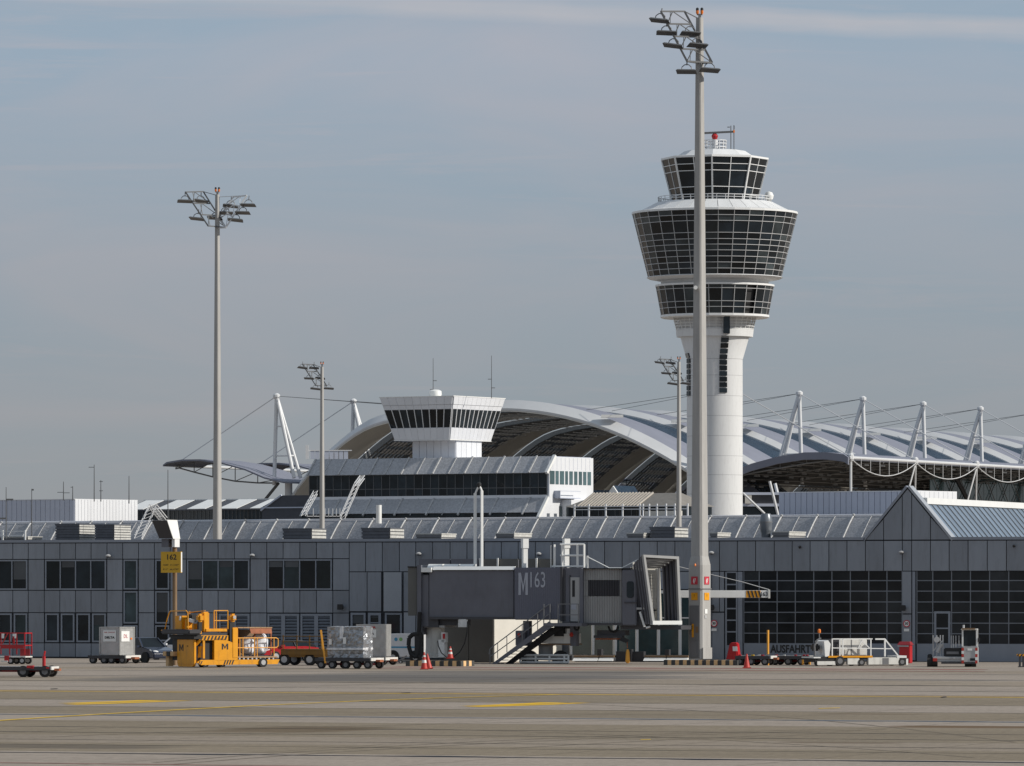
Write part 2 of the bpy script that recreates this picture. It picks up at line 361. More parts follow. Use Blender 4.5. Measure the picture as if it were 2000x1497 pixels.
def strip(name, v0, w, u0, u1, m, z, wob=0.0):
    mb = MB(); n = max(2, int((u1-u0)/1.5)); vs = []
    for i in range(n+1):
        u = u0+(u1-u0)*i/n; d = random.uniform(-wob, wob); ww = w*(1+random.uniform(-wob, wob)*2.0)
        vs += [uvw(u, v0-ww/2+d*w, z), uvw(u, v0+ww/2+d*w, z)]
    mb.add(vs, [(2*i, 2*i+2, 2*i+3, 2*i+1) for i in range(n)])
    return mb.build(name, m, GROUND)
for v, w, m in [(140.0, .72, 'joint_line'), (183.2, .95, 'joint_blue'), (252.6, .75, 'joint_line'), (147.5, .16, 'joint_line'), (152.5, .15, 'joint_line'), (160.5, .2, 'joint_line'), (167, .22, 'joint_line'), (196.5, .25, 'joint_line'), (209, .25, 'joint_line'), (268, .6, 'joint_line'), (287, .5, 'joint_line'), (238, .3, 'joint_line')]:
    strip('joint_seal', v, w, -160, 70, m, .004, .25)
strip('yellow_line', 225.6, .85, -170, 60, 'line_yellow', .008, .12)
strip('red_line', 131.2, .35, -160, -45, 'line_red', .008, .1)
strip('red_line', 297.5, 1.3, -116, -82, 'line_red', .008, .2)
strip('red_line', 304.5, 2.6, -118, -84, 'line_red', .008, .2)
def gpoly(name, pts, m, z): return MB().add([G(x, y, z) for x, y in pts], [tuple(range(len(pts)))]).build(name, m, GROUND)
def gline(name, pts, w, m, z):
    ps = []
    for (x0, y0), (x1, y1) in zip(pts[:-1], pts[1:]):
        for k in range(6): ps.append(G(x0+(x1-x0)*k/6, y0+(y1-y0)*k/6, z))
    ps.append(G(*pts[-1], z)); vs = []
    for i, p in enumerate(ps):
        d = (ps[min(i+1, len(ps)-1)]-ps[max(i-1, 0)]); d.z = 0; d.normalize(); n = Vector((-d.y, d.x, 0))*w/2; vs += [p-n, p+n]
    return MB().add(vs, [(2*i, 2*i+2, 2*i+3, 2*i+1) for i in range(len(ps)-1)]).build(name, m, GROUND)
gline('guide_line', [(-80, 1413.5), (0, 1408), (100, 1401.5), (200, 1395.5), (350, 1387), (500, 1379), (700, 1370), (850, 1364.3), (1000, 1359.8), (1120, 1356.9)], .42, 'line_yellow', .012)
gpoly('painted_mark', [(113, 1374.2), (160, 1372.6), (225, 1370.2), (270, 1368.2), (330, 1368.6), (250, 1371.6), (160, 1374.4)], 'mark_yellow', .008)
gpoly('painted_mark', [(122, 1375.8), (200, 1374.0), (262, 1371.9), (335, 1369.2), (378, 1369.0), (300, 1372.2), (210, 1375.6), (150, 1377.0)], 'mark_yellow', .008)
gpoly('painted_mark', [(897, 1379.4), (950, 1377.6), (1000, 1375.4), (1055, 1372.6), (1110, 1373.0), (1040, 1376.0), (950, 1379.0)], 'mark_yellow', .008)
gpoly('painted_mark', [(905, 1380.6), (985, 1378.2), (1050, 1376.2), (1120, 1373.4), (1155, 1373.4), (1080, 1376.9), (990, 1380.2), (940, 1381.4)], 'mark_yellow', .008)
gpoly('painted_mark', [(1598, 1384.0), (1640, 1382.6), (1642, 1383.6), (1600, 1385.0)], 'line_yellow', .008)
gpoly('painted_mark', [(1250, 1445), (1270, 1444.5), (1272, 1445.5), (1252, 1446)], 'line_yellow', .008)
for i in range(30):
    u_ = -165+i*7.6; a_, b_ = uvw(u_, 120, .002), uvw(u_+.035, 120, .002); c_, d_ = uvw(u_+.035, 330, .002), uvw(u_, 330, .002); MB().add([a_, b_, c_, d_], [(0, 1, 2, 3)]).build('slab_joint', 'slab_joint', GROUND)
for x0, y0, x1, y1, x2, y2 in [(300, 1490, 900, 1440, 1700, 1423), (330, 1494, 930, 1443, 1730, 1425), (1900, 1480, 1300, 1428, 500, 1418), (1000, 1462, 1200, 1450, 1500, 1437), (100, 1440, 700, 1412, 1500, 1404), (1980, 1450, 1500, 1385, 900, 1366), (600, 1360, 1000, 1345, 1500, 1338), (200, 1350, 800, 1338, 1100, 1322)]:
    gline('tyre_mark', [((1-q)**2*x0+2*q*(1-q)*x1+q*q*x2, (1-q)**2*y0+2*q*(1-q)*y1+q*q*y2) for q in [k/8 for k in range(9)]], .16, 'tyre_mark', .003)
gpoly('drain_cover', [(782, 1354.2), (800, 1353.4), (804, 1354.0), (786, 1355.0)], 'joint_line', .016)
gpoly('drain_cover', [(1836, 1362.6), (1846, 1361.6), (1850, 1362.2), (1840, 1363.4)], 'joint_line', .016)
gpoly('drain_cover', [(98, 1346.2), (112, 1345.6), (114, 1346.2), (100, 1346.8)], 'joint_line', .016)

# ================================================================== near terminal building
T = thing('terminal_building', 'long grey panel-clad terminal building behind the apron with gable and big gates', 'building', FT.o, FT.rot())
U = FT.u
Z0, Z1, Z2, Z3, Z4, Z5, ZC = 0.0, .95, 2.85, 4.25, 6.2, 7.22, 7.42
ZG = 5.39
uL, uR = U(-150), U(2170)
GAP = .05
def panel(px0, px1, z0, z1, m='panel', y=-.09, d=.07, name='panel'):
    a, b = U(px0)+GAP/2, U(px1)-GAP/2
    return piece(name, ((a+b)/2, y+d/2, (z0+z1)/2), (b-a, d, z1-z0-GAP), m, T)
def window(px0, px1, z0, z1, cols=1, fw=.09, rows=(), m='glass', fm='frame'):
    a, b = U(px0)+.03, U(px1)-.03; z0 += .03; z1 -= .03
    mb = MB(); y0, y1 = -.11, -.015
    mb.box(a, a+fw, y0, y1, z0, z1).box(b-fw, b, y0, y1, z0, z1).box(a+fw, b-fw, y0, y1, z0, z0+fw).box(a+fw, b-fw, y0, y1, z1-fw, z1)
    xs = [a+(b-a)*i/cols for i in range(cols+1)]
    for x in xs[1:-1]: mb.box(x-.035, x+.035, y0, y1, z0+fw, z1-fw)
    zs = [z0]+list(rows)+[z1]
    for z in rows:
        for i in range(cols): mb.box(xs[i]+fw, xs[i+1]-fw, y0+.004, y1, z-.035, z+.035)
    w = mb.build('window', fm, T)
    for i in range(cols):
        for k in range(len(zs)-1):
            p = pbox('pane', xs[i]+.03, xs[i+1]-.03, -.05, -.035, zs[k]+.03, zs[k+1]-.03, 'glass_b' if m == 'glass' and random.random() < .3 else m, w)
            if m == 'glass' and random.random() < .3:
                hb_ = (zs[k+1]-zs[k])*random.choice((.2, .35, .6)); pbox('blind', xs[i]+.1, xs[i+1]-.1, -.058, -.053, zs[k+1]-.1-hb_, zs[k+1]-.1, 'blind', w)
            p.rotation_euler = (random.uniform(-.004, .004), 0, random.uniform(-.006, .006))
    return w
# backing wall, plinth, roof slab (dark joints show between the panels)
gx0, gx1 = U(1691), U(1858); gap_ = U(1773.5)
MB().box(uL, uR, 0, .35, 0, 7.24).build('wall', 'joint', T)
MB().box(uL, uR, .35, 46, 7.05, 7.25).build('roof', 'roof_slate', T)
MB().box(uL, gx0-.02, -.14, .36, 7.25, ZC).box(gx1+.02, uR, -.14, .36, 7.25, ZC).build('coping', 'coping', T)
JL = [-127, -97, -66, -35, -4.5, 26.1, 56.3, 87.6, 118, 148.5, 179, 210, 240.6, 271.6, 302.5, 333.5, 364.7, 395.8, 427, 459, 490, 522, 554, 586.6, 619, 651, 683]
winB = {(-97, 56.3): 5, (87.6, 210): 4, (364.7, 490): 4, (522, 651): 4}
def inside(a, b, spans): return any(x0-1 <= a and b <= x1+1 for x0, x1 in spans)
strips = [(240.6, 271.6), (302.5, 333.5)]
louv = [(427, 490), (522, 586.6), (586.6, 651)]
lowwin = [(-97, 56.3), (87.6, 210)]
for a, b in zip(JL[:-1], JL[1:]):
    panel(a, b, Z4, Z5)
    if not inside(a, b, list(winB)+strips): panel(a, b, Z3, Z4)
    if not inside(a, b, strips): panel(a, b, Z2, Z3)
    if not inside(a, b, lowwin+strips+louv): panel(a, b, Z1, Z2)
    if inside(a, b, lowwin): window(a+1.2, b-1.2, Z1+.02, Z2-.02, fw=.1)
    if not inside(a, b, strips+louv): panel(a, b, .06, Z1)
for (a, b), n in winB.items(): window(a+.8, b-.8, Z3, Z4, n)
for a, b in strips:
    window(a+1, b-1, Z3+.02, Z4); window(a+1, b-1, 2.15, Z3-.02); window(a+1, b-1, 1.05, 2.1, rows=()); panel(a, b, .06, 1.0)
def louvre_door(px0, px1, cols):
    a, b = U(px0)+.05, U(px1)-.05; z0, z1 = .03, Z2-.05; mb = MB(); w = (b-a)/cols
    for i in range(cols):
        x0, x1 = a+i*w, a+(i+1)*w
        mb.box(x0, x0+.13, -.11, -.01, z0, z1).box(x1-.13, x1, -.11, -.01, z0, z1).box(x0+.13, x1-.13, -.11, -.01, z1-.13, z1).box(x0+.13, x1-.13, -.11, -.01, z0, z0+.1)
    d = mb.build('louvre_door', 'frame', T)
    for i in range(cols):
        for k in range(14):
            z = z0+.16+k*(z1-z0-.32)/13
            piece('slat', (a+(i+.5)*w, -.055, z), (w-.28, .012, .17), 'louvre', d, (radians(-32), 0, 0))
for a, b in louv: louvre_door(a, b, 2)
# middle part: tall panels over the stand
JM = [683, 715, 747.6, 781, 813, 846, 880, 913, 946.6, 980, 1013, 1046.5, 1079.4, 1114, 1147.5, 1181.6, 1216, 1249.7, 1284.5, 1319, 1353.5, 1372, 1406]
for a, b in zip(JM[:-1], JM[1:]): panel(a, b, ZG, Z5)
panel(683, 718, 2.94, ZG); panel(718, 746, 2.94, ZG); panel(751, 787, 2.94, ZG, 'panel_light', -.22, .2); panel(788.5, 813, 2.94, ZG)
for a, b in zip(JM[4:12], JM[5:13]): panel(a, b, 2.94, ZG); panel(a, b, .06, 2.94)
panel(1079.4, 1119, .06, ZG); 
for a, b in zip(JM[13:-2], JM[14:-1]): panel(max(a, 1120), b, 4.3, ZG)
panel(1372, 1391, .06, ZG); panel(1391, 1406, 2.95, ZG); panel(1391, 1415.5, .06, 2.92)
window(685, 716, .06, 2.9, fw=.13); window(719, 746, .06, 2.9, rows=(1.55, 2.25), fw=.16); window(752, 787, .06, 2.9, fw=.12); panel(789, 813, .06, 2.92, 'panel_light')
panel(1406, 1415.5, 2.95, ZG)
# ground-floor waiting hall glazing with white mullions
gl = MB(); gls = [1120, 1163, 1205, 1249, 1291, 1333, 1371]
y0 = -.45
for x in gls: gl.vbar(U(x), y0-.03, .35, 4.05, .15)
gl.vbar(U(1209), y0-.2, .35, 4.05, .13)
gl.box(U(1118), U(1371), y0-.06, y0+.44, 4.06, 4.25).box(U(1118), U(1371), y0-.06, y0+.4, 2.55, 2.62)
GW = gl.build('hall_glazing', 'frame_white', T)
for a, b in zip(gls[:-1], gls[1:]):
    pbox('pane', U(a)+.075, U(b)-.075, y0-.01, y0+.01, .36, 2.54, 'glass_teal', GW); pbox('pane', U(a)+.075, U(b)-.075, y0-.01, y0+.01, 2.63, 4.05, 'glass_teal', GW)
MB().box(U(1118), U(1371), y0-.3, y0+.42, .004, .34).build('plinth', 'concrete', T)
# gates
def gate(px_cols, zs, zb, ruled=None, name='sectional_gate'):
    xs = [U(p) for p in px_cols]; mb = MB(); a, b = xs[0], xs[-1]; w = .03
    for x in xs: mb.box(x-w, x+w, -.02, .02, zb, zs[-1])
    for z in zs[1:-1]:
        for i in range(len(xs)-1): mb.box(xs[i]+w, xs[i+1]-w, -.018, .02, z-.028, z+.028)
    g = mb.build(name, 'gate_frame', T)
    MB().box(a, b, -.03, .02, .02, zb-.002).build('bottom_panel', 'frame', g)
    for i in range(len(xs)-1):
        for k in range(len(zs)-1):
            p = pbox('pane', xs[i]+w-.01, xs[i+1]-w+.01, -.012, -.002, zs[k]+.04, zs[k+1]-.04, 'gate_pane', g)
    return g
zsG = [4.2-(y-1155)*FT.Y(U(1600))/F for y in (1257, 1237.5, 1217, 1196.5, 1176, 1155, 1134.5, 1116)]
MB().box(U(1415.5), uR, -.005, -.001, 0, ZG-.02).build('gate_shadow_gap', 'joint', T)
g1 = gate([1453, 1483, 1518, 1553.5, 1589.5, 1625, 1661, 1697, 1732.5, 1762], zsG, zsG[0])
text('AUSFAHRT', .64, 'black_paint', g1, ((U(1505)+U(1584))/2, -.045, 4.2-(1268.5-1155)*FT.Y(U(1545))/F), width=U(1584)-U(1505), bold=.022).scale.y = 1.0
g2 = gate([1791, 1822, 1858.7, 1895.6, 1933, 1970.4, 2007, 2044, 2080, 2115], zsG, zsG[0])
# wicket door in the second gate, side door, jambs, pillar
dr = MB(); a, b = U(1825), U(1856.5)
dr.box(a, a+.13, -.05, .0, .04, 3.0).box(b-.13, b, -.05, .0, .04, 3.0).box(a+.13, b-.13, -.05, 0, 2.87, 3.0).box(a+.13, b-.13, -.05, 0, .04, 1.1).box(a+.13, b-.13, -.05, 0, 1.95, 2.03)
DR = dr.build('wicket_door', 'frame', g2); 
pbox('pane', a+.13, b-.13, -.04, -.03, 1.1, 1.95, 'gate_pane', DR); pbox('pane', a+.13, b-.13, -.04, -.03, 2.03, 2.87, 'gate_pane', DR)
sdm = MB(); a, b = U(1417), U(1441)
zz = [.9, 1.75, 2.45, 3.15, 3.85, 4.6, ZG-.05]
sdm.box(a, a+.1, -.05, 0, .03, ZG-.03).box(b-.1, b, -.05, 0, .03, ZG-.03).box(a+.1, b-.1, -.05, 0, .03, .9)
for z in zz: sdm.box(a+.1, b-.1, -.05, 0, z-.04, z+.04)
SD = sdm.build('side_door', 'frame', T)
for k in range(len(zz)-1): pbox('pane', a+.1, b-.1, -.035, -.028, zz[k]+.04, zz[k+1]-.04, 'gate_pane', SD)
panel(1441.5, 1451.5, .06, ZG, 'frame', -.1, .09, 'jamb'); panel(1762.6, 1781.5, 2.85, ZG, 'panel', -.12, .1, 'pillar'); panel(1762.6, 1781.5, .06, 2.83, 'panel', -.12, .1, 'pillar'); panel(1782, 1789, .06, ZG, 'frame', -.1, .09, 'jamb')
JR = [1406, 1441, 1476.6, 1513, 1548, 1583, 1619.7, 1655, 1691, 1726.6, 1763, 1781.4, 1818, 1854.6, 1891.5, 1929, 1966.4, 2004, 2042, 2080, 2118, 2156]
for a, b in zip(JR[:-1], JR[1:]): panel(a, b, ZG, Z5)
panel(2117, 2156, .06, ZG)
# gable
ZA = FT.z(1773.5, 952)
def gz(u): return 7.25+(ZA-7.25)*max(0, 1-abs(u-gap_)/((gx1-gx0)/2))
MB().prism_y([(gx0, 7.2), (gx1, 7.2), (gap_, ZA)], .0, .3).build('gable_wall', 'joint', T)
edges = [U(p) for p in (1691, 1726.6, 1763, 1781.4, 1818, 1858)]
for a, b in zip(edges[:-1], edges[1:]):
    a += GAP/2; b -= GAP/2; lo = Z5+GAP; pts = [(a, lo), (b, lo)]
    if gz(b) > lo+.05: pts.append((b, gz(b)-.12))
    if a < gap_ < b: pts.append((gap_, ZA-.12))
    if gz(a) > lo+.05: pts.append((a, gz(a)-.12))
    MB().prism_y(pts, -.09, -.02).build('panel', 'panel', T)
def slab(u0, z0, u1, z1, y0, y1, t):   # plate along a slope in x,z
    d = Vector((u1-u0, z1-z0)); n = Vector((-d.y, d.x)).normalized()*t
    if n.y < 0: n = -n
    return MB().prism_y([(u0, z0), (u1, z1), (u1+n.x, z1+n.y), (u0+n.x, z0+n.y)], y0, y1)
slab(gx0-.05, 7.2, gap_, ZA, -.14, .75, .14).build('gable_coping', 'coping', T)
slab(gap_, ZA, gx1+.05, 7.2, -.14, .75, .14).build('gable_coping', 'panel_light', T)  # right half paler than the left: sunlight put into the colour
# glazed roof running back behind the gable, right slope shows
gu0, gz0 = gx1-.05, 7.27
gu1 = gap_+(gx1-gap_)*.30; gz1 = gz0+(ZA-gz0)*.70
LEN = 42
MB().hexa([(gap_, .8, gz1), (gap_, LEN, gz1), (gap_, LEN, gz1-.15), (gap_, .8, gz1-.15)], [(gu1, .8, gz1), (gu1, LEN, gz1), (gu1, LEN, gz1-.15), (gu1, .8, gz1-.15)]).build('ridge_walkway', 'white_panel', T)
MB().box(gu1-.2, gu1+.16, .8, LEN, gz1-.05, gz1+.32).build('ridge_kerb', 'white', T)
slab(gap_-(gx1-gap_)*.3, gz1, gx0+.1, gz0, .8, LEN, .05).build('glass_slope', 'gable_glass', T)
nb = 36
for i in range(nb):
    ya, yb = .8+(LEN-.8)*i/nb, .8+(LEN-.8)*(i+1)/nb
    slab(gu1, gz1-.05, gu0, gz0-.03, ya+.03, yb-.03, .04).build('pane', 'gable_glass', T)
    o = slab(gu1, gz1-.05, gu0, gz0-.03, ya-.035, ya+.028, .09).build('glazing_bar', 'mid_metal', T)
# ------------------------------------------------------------------ things on the near building
RB = 7.26
def rooftop_box(px0, px1, py0, v, depth, label, m1='ac_dark', m2='ac_light', rows=5, z0=RB, cat='vent', name='roof_vent_unit'):
    a, b = U(px0, v), U(px1, v); z1 = FT.z((px0+px1)/2, py0, v)
    loc = FT.o+Vector((a*FT.c+v*FT.s, -a*FT.s+v*FT.c, z0)); t = thing(name, label, cat, loc, FT.rot(), 'rooftop vent units')
    w, hh = b-a, z1-z0
    MB().box(.05, w-.05, .05, depth-.05, 0, hh-.04).build('housing', m1, t)
    n = max(2, rows)
    for k in range(n):
        zc = hh*(k+.5)/n
        piece('slat', (w/2, .02, zc), (w, .04, hh/n*.72), m1, t); piece('slat', (w-.02, depth/2, zc), (.04, depth, hh/n*.72), m2, t)  # side slats paler than front ones: sun and shade put into the colours
    pbox('lid', -.03, w+.03, -.03, depth+.03, hh-.04, hh+.03, m2 if rows < 3 else m1, t)
    return t
rooftop_box(108, 155, 1024, 2.5, 2.6, 'dark vent box on the roof, leftmost tall one of the pair', rows=7)
rooftop_box(185, 223, 1025, 2.5, 2.6, 'dark vent box on the roof beside the lattice ladder', rows=7)
rooftop_box(552, 609, 1033, 2.0, 2.4, 'slatted roof vent box in front of the slim far mast on the left', rows=4)
rooftop_box(706, 762, 1032, 2.0, 2.4, 'slatted roof vent box between far mast and twin white poles', rows=4)
rooftop_box(812, 862, 1043, 1.6, 2.6, 'low flat roof hatch left of the twin white poles', rows=2, m1='mid_metal')
rooftop_box(968, 1004, 1042, 1.6, 3.2, 'low flat roof hatch above the jet bridge number', rows=2, m1='mid_metal')
rooftop_box(1224, 1257, 1042, 1.6, 3.2, 'low flat roof hatch left of the slatted vent by the big mast', rows=2, m1='mid_metal')
rooftop_box(1269, 1318, 1030, 2.2, 2.6, 'slatted roof vent box just left of the big light mast', rows=4)
rooftop_box(1386, 1401, 1041, 1.6, 2.6, 'low flat roof hatch just right of the big light mast', rows=2, m1='mid_metal')
rooftop_box(1508, 1541, 1039, 1.6, 3.4, 'low flat roof hatch beside the grey barrel chimney', rows=2, m1='mid_metal')
rooftop_box(-10, 54, 1049, 1.6, 2.2, 'low roof box at the left edge behind white railing posts', rows=2, m1='mid_metal')
# barrel chimney
c0 = P(1496, 1047, FT.Y(U(1496, 2), 2)); 
t = thing('barrel_chimney', 'grey barrel-shaped metal chimney on the roof by the gable', 'chimney', (c0.x, c0.y, RB))
k_ = c0.y/F; zz_ = lambda y: H+(HZ-y)*k_-RB
MB().lathe([(9*k_, 0), (9*k_, zz_(1042)), (11*k_, zz_(1038)), (12.2*k_, zz_(1022)), (12.4*k_, zz_(1019)), (9.5*k_, zz_(1005)), (8.5*k_, zz_(1003.5))], 24).build('drum', 'ac_vent', t, True)
MB().lathe([(12.6*k_, zz_(1021)), (12.6*k_, zz_(1019))], 24).build('band', 'mid_metal', t, True)
# wall lamps
for i, (x, y, lb) in enumerate([(216, 1087, 'first from the left edge'), (497, 1086, 'between two upper window rows'), (822, 1083, 'above the left end of the jet bridge'), (1056, 1083, 'between two white roof ducts'), (1393, 1081, 'just right of the big light mast'), (1764, 1080, 'below the gable')]):
    u = U(x); p = FT.o+Vector((u*FT.c, -u*FT.s, 0)); z = FT.z(x, y)
    t = thing('wall_lamp', 'small oval wall floodlight on the grey facade, '+lb, 'lamp', (p.x, p.y, z), FT.rot(), 'wall lamps along the facade')
    mb = MB(); mb.lathe([(.05, -.07), (.16, -.03), (.18, .03), (.10, .09), (.02, .11)], 12, (0, -.38, .02)); mb.build('lamp_head', 'rim', t, True)
    MB().tube((0, -.09, 0), (0, -.3, 0), .035).build('arm', 'mid_metal', t); MB().lathe([(.15, -.085), (.04, -.12)], 12, (0, -.38, .02)).build('lens', 'dark_metal', t, True)
for x, y, lb in [(670, 1186, 'left of the middle door'), (1394, 1187, 'right of the big light mast'), (1768, 1188, 'on the pillar between the gates')]:
    u = U(x); p = FT.o+Vector((u*FT.c, -u*FT.s, 0)); z = FT.z(x, y)
    t = thing('horn_speaker', 'black horn loudspeaker on the facade '+lb, 'speaker', (p.x, p.y, z), FT.rot(), 'horn speakers')
    MB().hexa([(-.09, -.16, -.08), (.09, -.16, -.08), (.09, -.16, .08), (-.09, -.16, .08)], [(-.2, -.48, -.17), (.16, -.48, -.17), (.16, -.48, .17), (-.2, -.48, .17)]).build('horn', 'black', t); MB().box(-.03, .03, -.2, -.09, -.03, .03).build('bracket', 'mid_metal', t)
for x, y, lb in [(1396, 1218, 'on the wall right of the big light mast'), (1772, 1218.5, 'on the pillar between the two gates')]:
    u = U(x); p = FT.o+Vector((u*FT.c, -u*FT.s, 0)); z = FT.z(x, y)
    t = thing('speed_sign', 'round white sign with red rim '+lb, 'sign', (p.x, p.y, z), FT.rot(), 'round speed signs')
    MB().tube((0, -.125, 0), (0, -.15, 0), .21, 24).build('rim', 'sign_red', t); MB().tube((0, -.15, 0), (0, -.158, 0), .155, 24).build('face', 'white_paint', t)
    text('30', .22, 'black_paint', t, (0, -.165, 0), bold=.006)
    pb = MB().box(-.16, .16, -.15, -.125, -.46, -.30).build('plate', 'white_paint', t)
for x, y, lb in [(1564, 1069, 'left of the gable'), (1982, 1067, 'near the right edge')]:
    u = U(x); p = FT.o+Vector((u*FT.c, -u*FT.s, 0)); z = FT.z(x, y)
    t = thing('wall_camera', 'tiny dark camera dome on the facade '+lb, 'camera', (p.x, p.y, z), FT.rot()); MB().lathe([(.02, -.09), (.08, -.04), (.09, .03), (.06, .08)], 12, (0, -.2, 0)).build('dome', 'black', t, True); MB().box(-.03, .03, -.14, -.09, -.02, .03).build('bracket', 'mid_metal', t)
# ================================================================== far terminal pier with curved glazed roof
FG = Fr(897, 35)
t = thing('terminal_pier', 'long low pier with curved ribbed glass roof seen over the near roofline', 'building', FG.o, FG.rot())
prof = [(-.3, 10.5), (0, 11.9), (.9, 13.0), (1.8, 14.05), (2.55, 14.85), (3.0, 15.2), (3.9, 15.42), (6, 15.55), (9, 15.3), (10, 10.5)]
step = (FG.u(1668, 3)-FG.u(922, 3))/11; u0 = FG.u(922, 3)
MB().box(u0-18*step, u0+18*step, 0.3, 9.8, 0, 10.9).build('lower_wall', 'shade_panel', t)
pm = None
def plate(u_0, u_1, pr, th):
    mb = MB(); n = len(pr); vs = []
    for u in (u_0, u_1):
        vs += [(u, v, z) for v, z in pr]+[(u, v+.03, z-th) for v, z in pr]
    fs = []
    for i in range(n-1):
        fs += [(i, i+1, 2*n+i+1, 2*n+i), (n+i, 3*n+i, 3*n+i+1, n+i+1)]
    fs += [(0, 2*n, 3*n, n), (n-1, 2*n-1, 4*n-1, 3*n-1)]
    for i in range(n-1): fs += [(i, n+i, n+i+1, i+1), (2*n+i, 2*n+i+1, 3*n+i+1, 3*n+i)]
    return mb.add(vs, fs)
pan = plate(.05, step/2-.05, prof[1:6], .08).build('panel', 'gallery', t, True); pan.location = (u0-18*step, 0, 0)
top = plate(.0, step/2, prof[5:9], .08).build('roof_sheet', 'gallery_top', t, True); top.location = (u0-18*step, 0, 0)
rib = MB(); rp_ = [Vector((0, v-.1, z+.08)) for v, z in prof[1:6]]; rib.path(rp_, .13, 6); rib.lathe([(.05, -.2), (.22, -.1), (.22, .1), (.05, .2)], 8, rp_[-1]+Vector((0, 0, .1)))
rib = rib.build('rib', 'rib', t); rib.location = (u0-18*step, 0, 0)
thin = MB().path([Vector((0, v-.05, z+.05)) for v, z in prof[1:6]], .055, 5).build('glazing_bar', 'rib', t); thin.location = (u0-17.5*step, 0, 0)
for k in range(36):
    x = u0-18*step+k*step
    for h in (0, 1):
        if k or h:
            for src in (pan, top):
                c = src.copy(); COL.objects.link(c); c.location = (x+h*step/2, 0, 0)
    if k:
        c = rib.copy(); COL.objects.link(c); c.location = (x, 0, 0); c = thin.copy(); COL.objects.link(c); c.location = (x+step/2, 0, 0)
MB().tube((u0-18*step, 3.0, 15.33), (u0+18*step, 3.0, 15.33), .06).build('ridge_rail', 'rib', t)

# ================================================================== apron control building with its low tower
FB = Fr(916, 32); UB_, ZB = FB.u, FB.z
B = thing('apron_control_building', 'white control building with sloped glass roofs and long dark window band', 'building', FB.o, FB.rot())
ua, ub = UB_(604), UB_(1068)
zE, zR = ZB(840, 926), ZB(840, 895, 1.9); zS = ZB(840, 969); zL1, zL0 = ZB(840, 975), ZB(840, 1003, -2)
MB().box(ua, ub, .2, 13, 0, zE).build('core', 'white_panel', B)
MB().box(ua, ub, .0, .2, zS-.75, zS).build('sill_band', 'white_panel', B)
MB().box(ua, ub, 1.9, 13.2, zR-.25, zR).build('flat_roof', 'shade_panel', B)
def slope_panels(v0, z0, v1, z1, ulist, m, parent, name='panel', th=.08):
    d = Vector((0, v1-v0, z1-z0)); ln = d.length; ang = atan2(z1-z0, v1-v0)
    for a, b in zip(ulist[:-1], ulist[1:]): piece(name, ((a+b)/2, (v0+v1)/2, (z0+z1)/2), (b-a-.06, ln, th), m, parent, (ang, 0, 0))
nP = 15; us = [ua+(ub-ua)*i/nP for i in range(nP+1)]
slope_panels(-.55, zE-.05, 1.9, zR, us, 'gallery_b', B)
for i, u in enumerate(us):
    MB().bar((u, -.6, zE), (u, 1.9, zR+.1), .26 if i % 2 == 0 or i == nP else .12).build('rib', 'rib', B)
slope_panels(-2.3, zL0, -.05, zL1, us, 'gallery_b', B)
for i, u in enumerate(us): MB().bar((u, -2.5, zL0-.3), (u, -.05, zL1+.08), .28 if i % 2 == 0 or i == nP else .1).build('rib', 'rib', B)
MB().bar((ub+.3, -.6, zE-.1), (ub+.3, 1.9, zR+.1), .45).bar((ub+.2, -2.9, zL0-.8), (ub+.2, -.05, zL1+.1), .45).build('barge_board', 'white', B)
MB().box(ua, ub, -2.2, .2, 8, zL0-.12).build('lower_glazing', 'glass', B)
nW = 29; mb = MB(); zm = zS+(zE-zS)*.33
for i in range(nW+1):
    u = ua+(ub-ua)*i/nW; mb.box(u-.05, u+.05, -.02, .1, zS, zE-.1)
for i in range(nW):
    u = ua+(ub-ua)*i/nW; mb.box(u+.05, ua+(ub-ua)*(i+1)/nW-.05, -.01, .1, zm-.05, zm+.05)
WB = mb.build('window_band', 'steel_grey', B)
for i in range(nW):
    a, b = ua+(ub-ua)*i/nW+.05, ua+(ub-ua)*(i+1)/nW-.05
    pbox('pane', a, b, .04, .06, zS, zm-.05, 'glass', WB); pbox('pane', a, b, .04, .06, zm+.05, zE-.1, 'glass', WB)
# end wall, brightly lit
ue = ub+.05
MB().prism_x([(-2.9, zL0-1.2), (-2.9, zL0-.9), (.1, zL1-.1), (.1, zE-.1), (2.0, zR-.1), (13.2, zR-.1), (13.2, zL0-1.2)], ue, ue+.35).build('end_wall', 'white_panel', B)
def pv(px, v_lo=0.0, v_hi=16.0, u=ue+.36):     # depth v at which a picture column meets the end wall
    for _ in range(50):
        m_ = (v_lo+v_hi)/2; X = u*FB.c+m_*FB.s+FB.o.x; Y = FB.Y(u, m_)
        if 1000+F*X/Y < px: v_lo = m_
        else: v_hi = m_
    return (v_lo+v_hi)/2
zw1, zw0 = ZB(1110, 921, 6), ZB(1110, 947, 6)
for a, b in [(1074, 1083), (1085, 1091), (1093.5, 1101.5), (1104, 1109), (1112, 1118.5), (1121.5, 1127.5), (1130.5, 1136.5), (1139, 1145), (1147.5, 1154)]:
    pbox('pane', ue+.36, ue+.40, pv(a), pv(b), zw0, zw1, 'teal_win', B)
seam = MB()
for x in range(1072, 1160, 8): seam.box(ue+.35, ue+.37, pv(x)-.03, pv(x)+.03, zw1+.2, zR-.2)
seam.build('seams', 'shade_panel', B)
MB().box(ue+.36, ue+1.5, pv(1082), pv(1122), zw0-2.2, zw0-2.05).box(ue+.36, ue+1.5, pv(1082), pv(1082)+.1, zw0-2.1, zw0-1.0).box(ue+1.4, ue+1.5, pv(1082), pv(1122), zw0-1.1, zw0-1.0).build('balcony', 'shade_panel', B)
MB().box(ue+.35, ue+2.2, pv(1096), pv(1148), 8, zw0-2.4).build('annex', 'white_panel', B)
